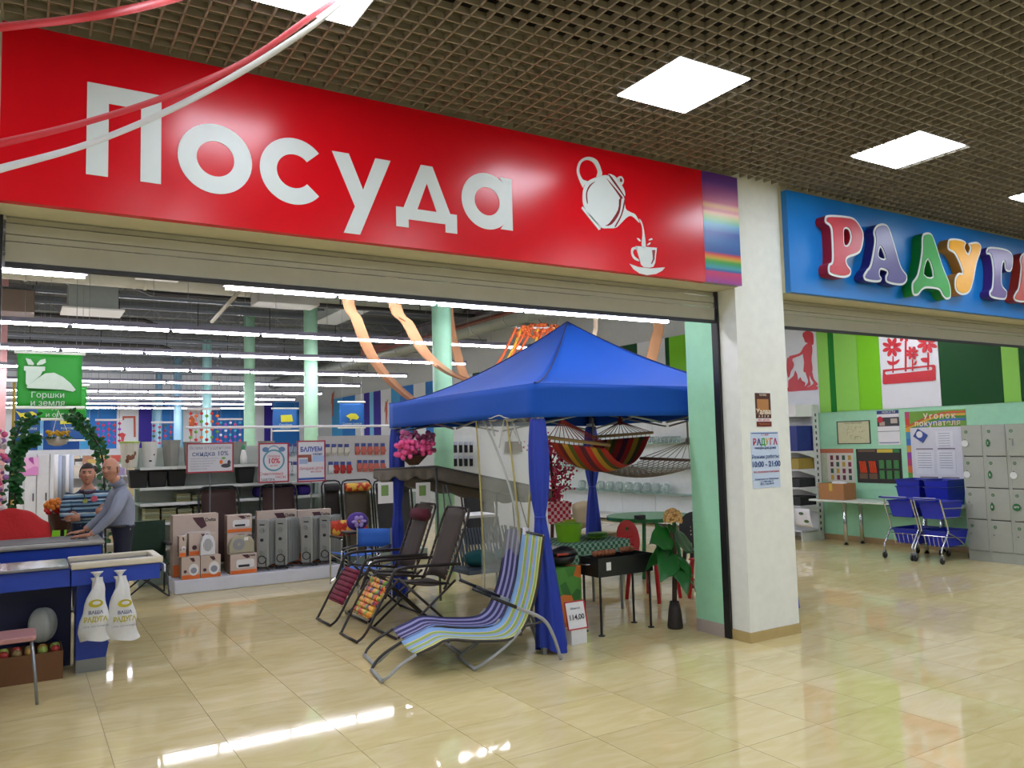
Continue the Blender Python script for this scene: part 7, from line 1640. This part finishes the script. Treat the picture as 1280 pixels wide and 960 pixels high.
blk(.48, .01, .82, .11, mat('yellow tag', 'd0b83a', .5)); blk(.83, .01, .97, .11, mat('green corner', '2c7a3a', .5)); blk(.05, .02, .44, .09, mat('brown strip', '6a5038', .5))
for g_ in range(2):
    for i in range(4):
        b = MB(); p0, p1 = F(.08+.22*g_+.04*i, .36, .008).translation, F(.11+.22*g_+.04*i, .7, .008).translation; b.tube([p0, p1], .012, 6); b.build('orange_tool', mat('orange plastic', 'd84a1e', .4), t)
    blk(.06+.22*g_, .72, .24+.22*g_, .88, mat('brown strip', '6a5038', .5))
for r_ in range(2):
    for i in range(3): blk(.52+.16*i, .33+.3*r_, .63+.16*i, .57+.3*r_, mat('green packet', '3a7a3e', .4, var=.4, scale=40), 'seed_packet', .012)
# customer corner board
t, blk, F, W, Hh = wposter('customer_board', 'rainbow-headed notice board reading Уголок покупателя beside the lockers', 'notice board', (1131, 513), (1213, 600), mat('board white', 'd4d6de', .5))
b = blk(0, 0, 1, .24, mat('board green', '6a9a2a', .4)); 
for i, c in enumerate(('c8521e', 'd8a82a', '3a8a3a', '3a6ac0')):
    lp = [(x_*W, -Hh*(.24-.20*math.sin(min(1, x_*1.15)*math.pi*.55)+.035*i-.02)) for x_ in [k/12 for k in range(13)]]; lo = [(x_, y_-.028) for x_, y_ in lp[::-1]]
    f0 = F(0, 0, .0045+.0004*i); P = [(x_, max(-.24*Hh, min(-.002, y_))) for x_, y_ in lp+lo]
    shape('rainbow_arc', [P], f0, .0006, mat('arc '+c, c, .4), t)
for i, c in enumerate(('b83a6a', 'c83a2a', 'd8a02a', '3a8ab0', '2a6ab8', 'c89a3a', '8a3a9a', 'b83a6a', 'd86a2a', '5a9a2e')): blk(0, .0+.1*i, .075, .1+.1*i, mat('arc '+c, c, .4), 'rainbow_border', lift=.001)
CRM = mat('cream ink', 'ead9c0', .6)
text('lettering', 'Уголок', .115, F(.58, .085, .008), CRM, t, spacing=1.35, bold=.002); text('lettering', 'покупателя', .115, F(.54, .185, .008), CRM, t, spacing=1.12, bold=.002)
Fb = F(.25, .36, .009) @ Matrix.Rotation(-.6, 4, 'Z'); shape('blue_booklet', [[(-.09, -.07), (.09, -.07), (.09, .07), (-.09, .07)]], Fb, .006, mat('navy booklet', '2a4a9a', .4), t); shape('booklet_emblem', [ring(-.02, .01, .05, .05, 16)], Fb @ Matrix.Translation((0, 0, .004)), .002, PPR, t)
for u0, v0, u1, v1 in ((.5, .3, .78, .52), (.14, .58, .46, .92), (.5, .58, .8, .92)):
    blk(u0, v0, u1, v1, mat('paper sheet', 'dde0e6', .5), 'paper', .003)
    for k in range(7): blk(u0+.04, v0+.03+.035*k, u1-.05, v0+.037+.035*k, GINK, 'text_line', .001, .0032)
for u0, u1, v in ((.16, .44, .545), (.52, .8, .545), (.2, .5, .955), (.56, .84, .955)): blk(u0, v, u1, v+.014, mat('strip print', '5a4a5a', .5), 'strip')
# ---------------------------------------------------------------- lockers
LK = mat('grey locker enamel', 'a3a79c', .4); LKD = mat('locker gap', '3c3e3c', .6); GRN = mat('green tag', '1f6a34', .4); WTG = mat('white tag', 'd8dcd8', .4)
LX = 9.30
def locker_bank(y1, n0, col):
    y0 = y1-.30
    t = thing('locker_column', 'grey locker column of four doors, %s from the notice board' % ORD[col], 'lockers', (9.58, (y0+y1)/2, 0), 0, 'grey lockers along the right wall')
    b = MB(); b.box(LX+.02, y0, 0, 9.876, y0+.012, 1.81); b.box(LX+.02, y1-.012, 0, 9.876, y1, 1.81); b.build('side_panel', LK, t)
    b = MB(); b.box(9.86, y0+.012, 0, 9.876, y1-.012, 1.81); b.build('back_panel', LK, t)
    b = MB(); b.box(LX+.005, y0, 0, LX+.02, y1, .13); b.build('plinth', LK, t)
    for z in (.13, .55, .97, 1.39, 1.795): b = MB(); b.box(LX+.022, y0+.012, z, 9.86, y1-.012, z+.014); b.build('shelf', LK, t)
    for yy in (y0, y1-.022): b = MB(); b.box(LX, yy, .13, LX+.019, yy+.022, 1.81); b.build('front_stile', LK, t)
    for r_ in range(4):
        z1 = 1.805-.42*r_; z0 = z1-.405; no = n0+3*r_
        op = (col == 2 and r_ == 0)
        b = MB(); b.box(0, -.126, z0, .014, .126, z1)
        if op:
            Md = Matrix.Translation((LX-.004, y0+.024, 0)) @ Matrix.Rotation(math.radians(38), 4, 'Z') @ Matrix.Translation((0, .126, 0))
        else: Md = Matrix.Translation((LX-.004, (y0+y1)/2, 0))
        tr = lambda mb: setattr(mb, 'v', [Md @ v for v in mb.v])
        tr(b); d_ = b.build('locker_door', LK, t, bevel=.003)
        Fd = lambda y, z, l=.001: Md @ frame((-l, y, z), RX, ZF)
        shape('number_ring', [ring(0, 0, .021, n=18), ring(0, 0, .013, n=14)], Fd(.03+.05, z1-.085), .002, GRN, d_)
        text('lettering', str(no), .024, Fd(.08, z1-.085), GRN, d_, bold=.001)
        if r_ < 3 and not op:
            k = (no-1) % 3
            if k == 1: shape('key_tag', [ring(0, 0, .024, .05, 18)], Fd(.095, z1-.24, .012), .006, GRN, d_); text('lettering', str(no), .05, Fd(.095, z1-.24, .017), PPR, d_)
            elif no == 9: shape('key_tag', [ring(0, 0, .048, n=22)], Fd(.09, z1-.23, .012), .006, GRN, d_); text('lettering', '№9', .04, Fd(.09, z1-.23, .017), PPR, d_)
            elif no == 7: shape('key_ring', [ring(0, 0, .042, n=22), ring(0, 0, .035, n=22)], Fd(.1, z1-.24, .008), .004, LK, d_)
            else: shape('key_tag', [ring(0, 0, .045, n=22)], Fd(.1, z1-.24, .010), .005, WTG, d_)
        shape('keyhole', [ring(0, 0, .007, n=10)], Fd(.1, z1-.19), .004, DARKG, d_)
        if op: b = MB(); b.box(-.02, .06, z0+.13, -.001, .075, z0+.22); tr(b); b.build('door_handle', STEEL, d_)
for c_ in range(3): locker_bank(1.725-.301*c_, 1+c_, c_)
# ---------------------------------------------------------------- shopping carts
BSK = mat('blue basket plastic', '1c2cae', .4); BSKR = mat('blue basket rim', '1a2a8a', .4)
def tub_into(b, cx, cy, z0, h, lx, ly, tp=.82, th=.006):
    for s_ in (1, -1):
        pass
    T = [(-lx/2, -ly/2), (lx/2, -ly/2), (lx/2, ly/2), (-lx/2, ly/2)]; n = len(b.v)
    for k, (f, z) in enumerate(((tp, z0), (1, z0+h), (1-2*th/lx, z0+h), (tp-2*th/lx, z0+th))):
        for x, y in T: b.v.append(Vector((cx+x*f, cy+y*f, z)))
    for r_ in range(3):
        for i in range(4): j = (i+1) % 4; b.face([n+r_*4+i, n+r_*4+j, n+r_*4+4+j, n+r_*4+4+i])
    b.face([n+3, n+2, n+1, n]); b.face([n+12, n+13, n+14, n+15])
def cart(lab, x0, ya, yb):
    t = thing('shopping_cart', lab, 'shopping cart', (x0+.4, (ya+yb)/2, 0), 0, 'blue two-basket carts by the wall table')
    for y in (ya, yb):
        b = MB(); b.tube(spline([(x0+.03, y, .10), (x0+.04, y, .2), (x0+.16, y, .36), (x0+.20, y, .44), (x0+.10, y, .72), (x0+.06, y, .83), (x0+.0, y, .845)], 5), .011, 8); b.build('side_frame', CHROME, t, smooth=True)
        b = MB(); b.tube(spline([(x0+.18, y, .40), (x0+.45, y+(.02 if y == ya else -.02), .3), (x0+.72, y+(.03 if y == ya else -.03), .14), (x0+.75, y+(.03 if y == ya else -.03), .10)], 5), .010, 8); b.build('rear_frame', CHROME, t, smooth=True)
        b = MB(); b.tube([(x0+.10, y, .72), (x0+.62, y, .70)], .008, 6); b.build('upper_rail', CHROME, t)
        b = MB(); b.tube([(x0+.10, y, .60), (x0+.60, y, .58)], .006, 6); b.build('upper_rail', CHROME, t)
        b = MB(); b.tube([(x0+.20, y, .34), (x0+.62, y, .30)], .006, 6); b.build('lower_rail', CHROME, t)
        for xx, yy in ((x0+.03, y), (x0+.75, y+(.03 if y == ya else -.03))):
            b = MB(); b.v = []; b.lathe([(.042, -.012), (.046, 0), (.042, .012)], (0, 0, 0), 18); Mx = Matrix.Translation((xx, yy, .046)) @ Matrix.Rotation(math.pi/2, 4, 'X'); b.v = [Mx @ v for v in b.v]; wl = b.build('wheel', DARKG, t)
            b = MB(); b.obox((xx, yy, .085), (1, 0, 0), (0, 1, 0), .012, .02, .03); b.build('fork', STEEL, wl)
    b = MB(); b.tube([(x0, ya-.02, .845), (x0, yb+.02, .845)], .013, 8); b.build('handle_bar', mat('blue grip', '26309a', .4), t, smooth=True)
    b = MB(); b.box(x0-.004, ya+.03, .83, x0+.02, yb-.03, .862); b.build('handle_label', mat('white grip', 'c8ccd8', .4), t, bevel=.004)
    b = MB(); b.tube([(x0+.2, ya, .34), (x0+.2, yb, .34)], .006, 6); b.build('lower_rail', CHROME, t)
    for i in range(6):
        y = ya+(yb-ya)*(i+.5)/6; b = MB(); b.tube([(x0+.2, y, .34), (x0+.24, y, .19), (x0+.62, y, .17)], .004, 5); b.build('rack_wire', CHROME, t)
    for z, h, dx in ((.57, .22, .38), (.205, .2, .46)):
        b = MB(); tub_into(b, x0+dx, (ya+yb)/2, z, h, .5, yb-ya-.05); k_ = b.build('basket', BSK, t)
        b = MB(); L_, W_ = .26, (yb-ya-.03)/2; c_ = (x0+dx, (ya+yb)/2, z+h); b.tube([(c_[0]-L_, c_[1]-W_+.008, c_[2]), (c_[0]+L_, c_[1]-W_+.008, c_[2]), (c_[0]+L_, c_[1]+W_-.008, c_[2]), (c_[0]-L_, c_[1]+W_-.008, c_[2])], .01, 6, closed=True); b.build('basket_rim', BSKR, k_)
    return t
cart('chrome shopping cart with blue baskets, the left of two', 8.60, 2.11, 2.52)
cart('chrome shopping cart with blue baskets, the right one beside the lockers', 8.60, 1.70, 2.07)
for k, (ya, yb) in enumerate(((2.37, 2.74), (1.96, 2.31))):
    for j in range(2):
        b = MB(); z = TZ2+.002+.10*j+(.03 if k == 0 else 0)*0; tub_into(b, 9.53, (ya+yb)/2, z, .25, .46, yb-ya-.01, .84)
        t = thing('shopping_basket', 'blue shopping basket, %s in the %s stack on the wall table' % (('lower', 'upper')[j], ('left', 'right')[k]), 'basket', (9.53, (ya+yb)/2, z), 0, 'blue baskets stacked on the wall table'); b.build('tub', BSK, t)
        b = MB(); L_, W_ = .235, (yb-ya)/2; c_ = (9.53, (ya+yb)/2, z+.25); b.tube([(c_[0]-L_, c_[1]-W_, c_[2]), (c_[0]+L_, c_[1]-W_, c_[2]), (c_[0]+L_, c_[1]+W_, c_[2]), (c_[0]-L_, c_[1]+W_, c_[2])], .01, 6, closed=True); b.build('rim', BSKR, t)
# ---------------------------------------------------------------- white rack left of the table, with leaflets
ry0, ry1 = 4.42, 5.25
t = thing('wire_rack', 'white perforated shop rack with stacked goods left of the wall table', 'rack', (9.6, 4.85, 0))
b = MB(); b.box(9.70, ry0, .0, 9.80, ry0+.03, 2.25); b.build('upright', mat('perforated white', 'ccd2cc', .5), t)
b = MB(); b.box(9.28, ry0, .0, 9.70, ry0+.03, .14); b.build('foot', mat('perforated white', 'ccd2cc', .5), t)
for z in (.55, .85, 1.15, 1.45): b = MB(); b.prism([(9.30, z), (9.70, z), (9.70, z-.1)], (0, ry0+.02, 0), (1, 0, 0), (0, 0, 1), .012); b.build('bracket', mat('perforated white', 'ccd2cc', .5), t)
for i in range(20): b = MB(); b.box(9.735, ry0-.002, .15+.1*i, 9.765, ry0, .20+.1*i); b.build('upright_slot', DARKG, t)
b = MB(); b.box(9.84, ry0+.03, 0, 9.87, ry1, 2.25); b.build('back', WCAB, t)
for z in (.15, .55, .85, 1.15, 1.45): b = MB(); b.box(9.3, ry0+.031, z, 9.838, ry1, z+.025); b.build('shelf', WCAB, t)
b = MB(); b.box(9.3, ry0+.031, 2.05, 9.838, ry1, 2.25); b.build('header', PPR, t)
for k, (z, h, c, nm) in enumerate(((1.477, .42, '1c2f7a', 'navy blue carton'), (1.177, .18, 'a08a3c', 'mustard carton'), (.877, .14, '26262a', 'black tray'), (.577, .14, '222226', 'black tray'))):
    b = MB(); b.box(9.34, ry0+.06, z, 9.8, ry0+.5, z+h); tag(b.build('packed_goods', mat('goods '+c, c, .5), bevel=.006), '%s on the white rack, %s from the top' % (nm, ORD[k]), 'goods', 'goods on the white rack')
c = PX(1006, 645, 9.28); b = MB(); b.grid(lambda u, v: (9.275-.03*math.sin(3*v), c.y-.16+.32*u+.05*v, c.z-.18+.3*v), 4, 6); t = thing('hanging_leaflet', 'curled white leaflet with green vegetables pictured hanging on the rack', 'leaflet', (9.27, c.y, c.z-.18)); b.build('sheet', PPR, t, solid=.002, smooth=True)
for k in range(2): b = MB(); b.ball((9.24, c.y-.06+.1*k, c.z-.08+.12*k), .05, 8, 5, sx=.08, sz=.5); b.build('picture', mat('veg print', '4a6a3a', .5), t)
bpy.data.scenes.remove(TMP)
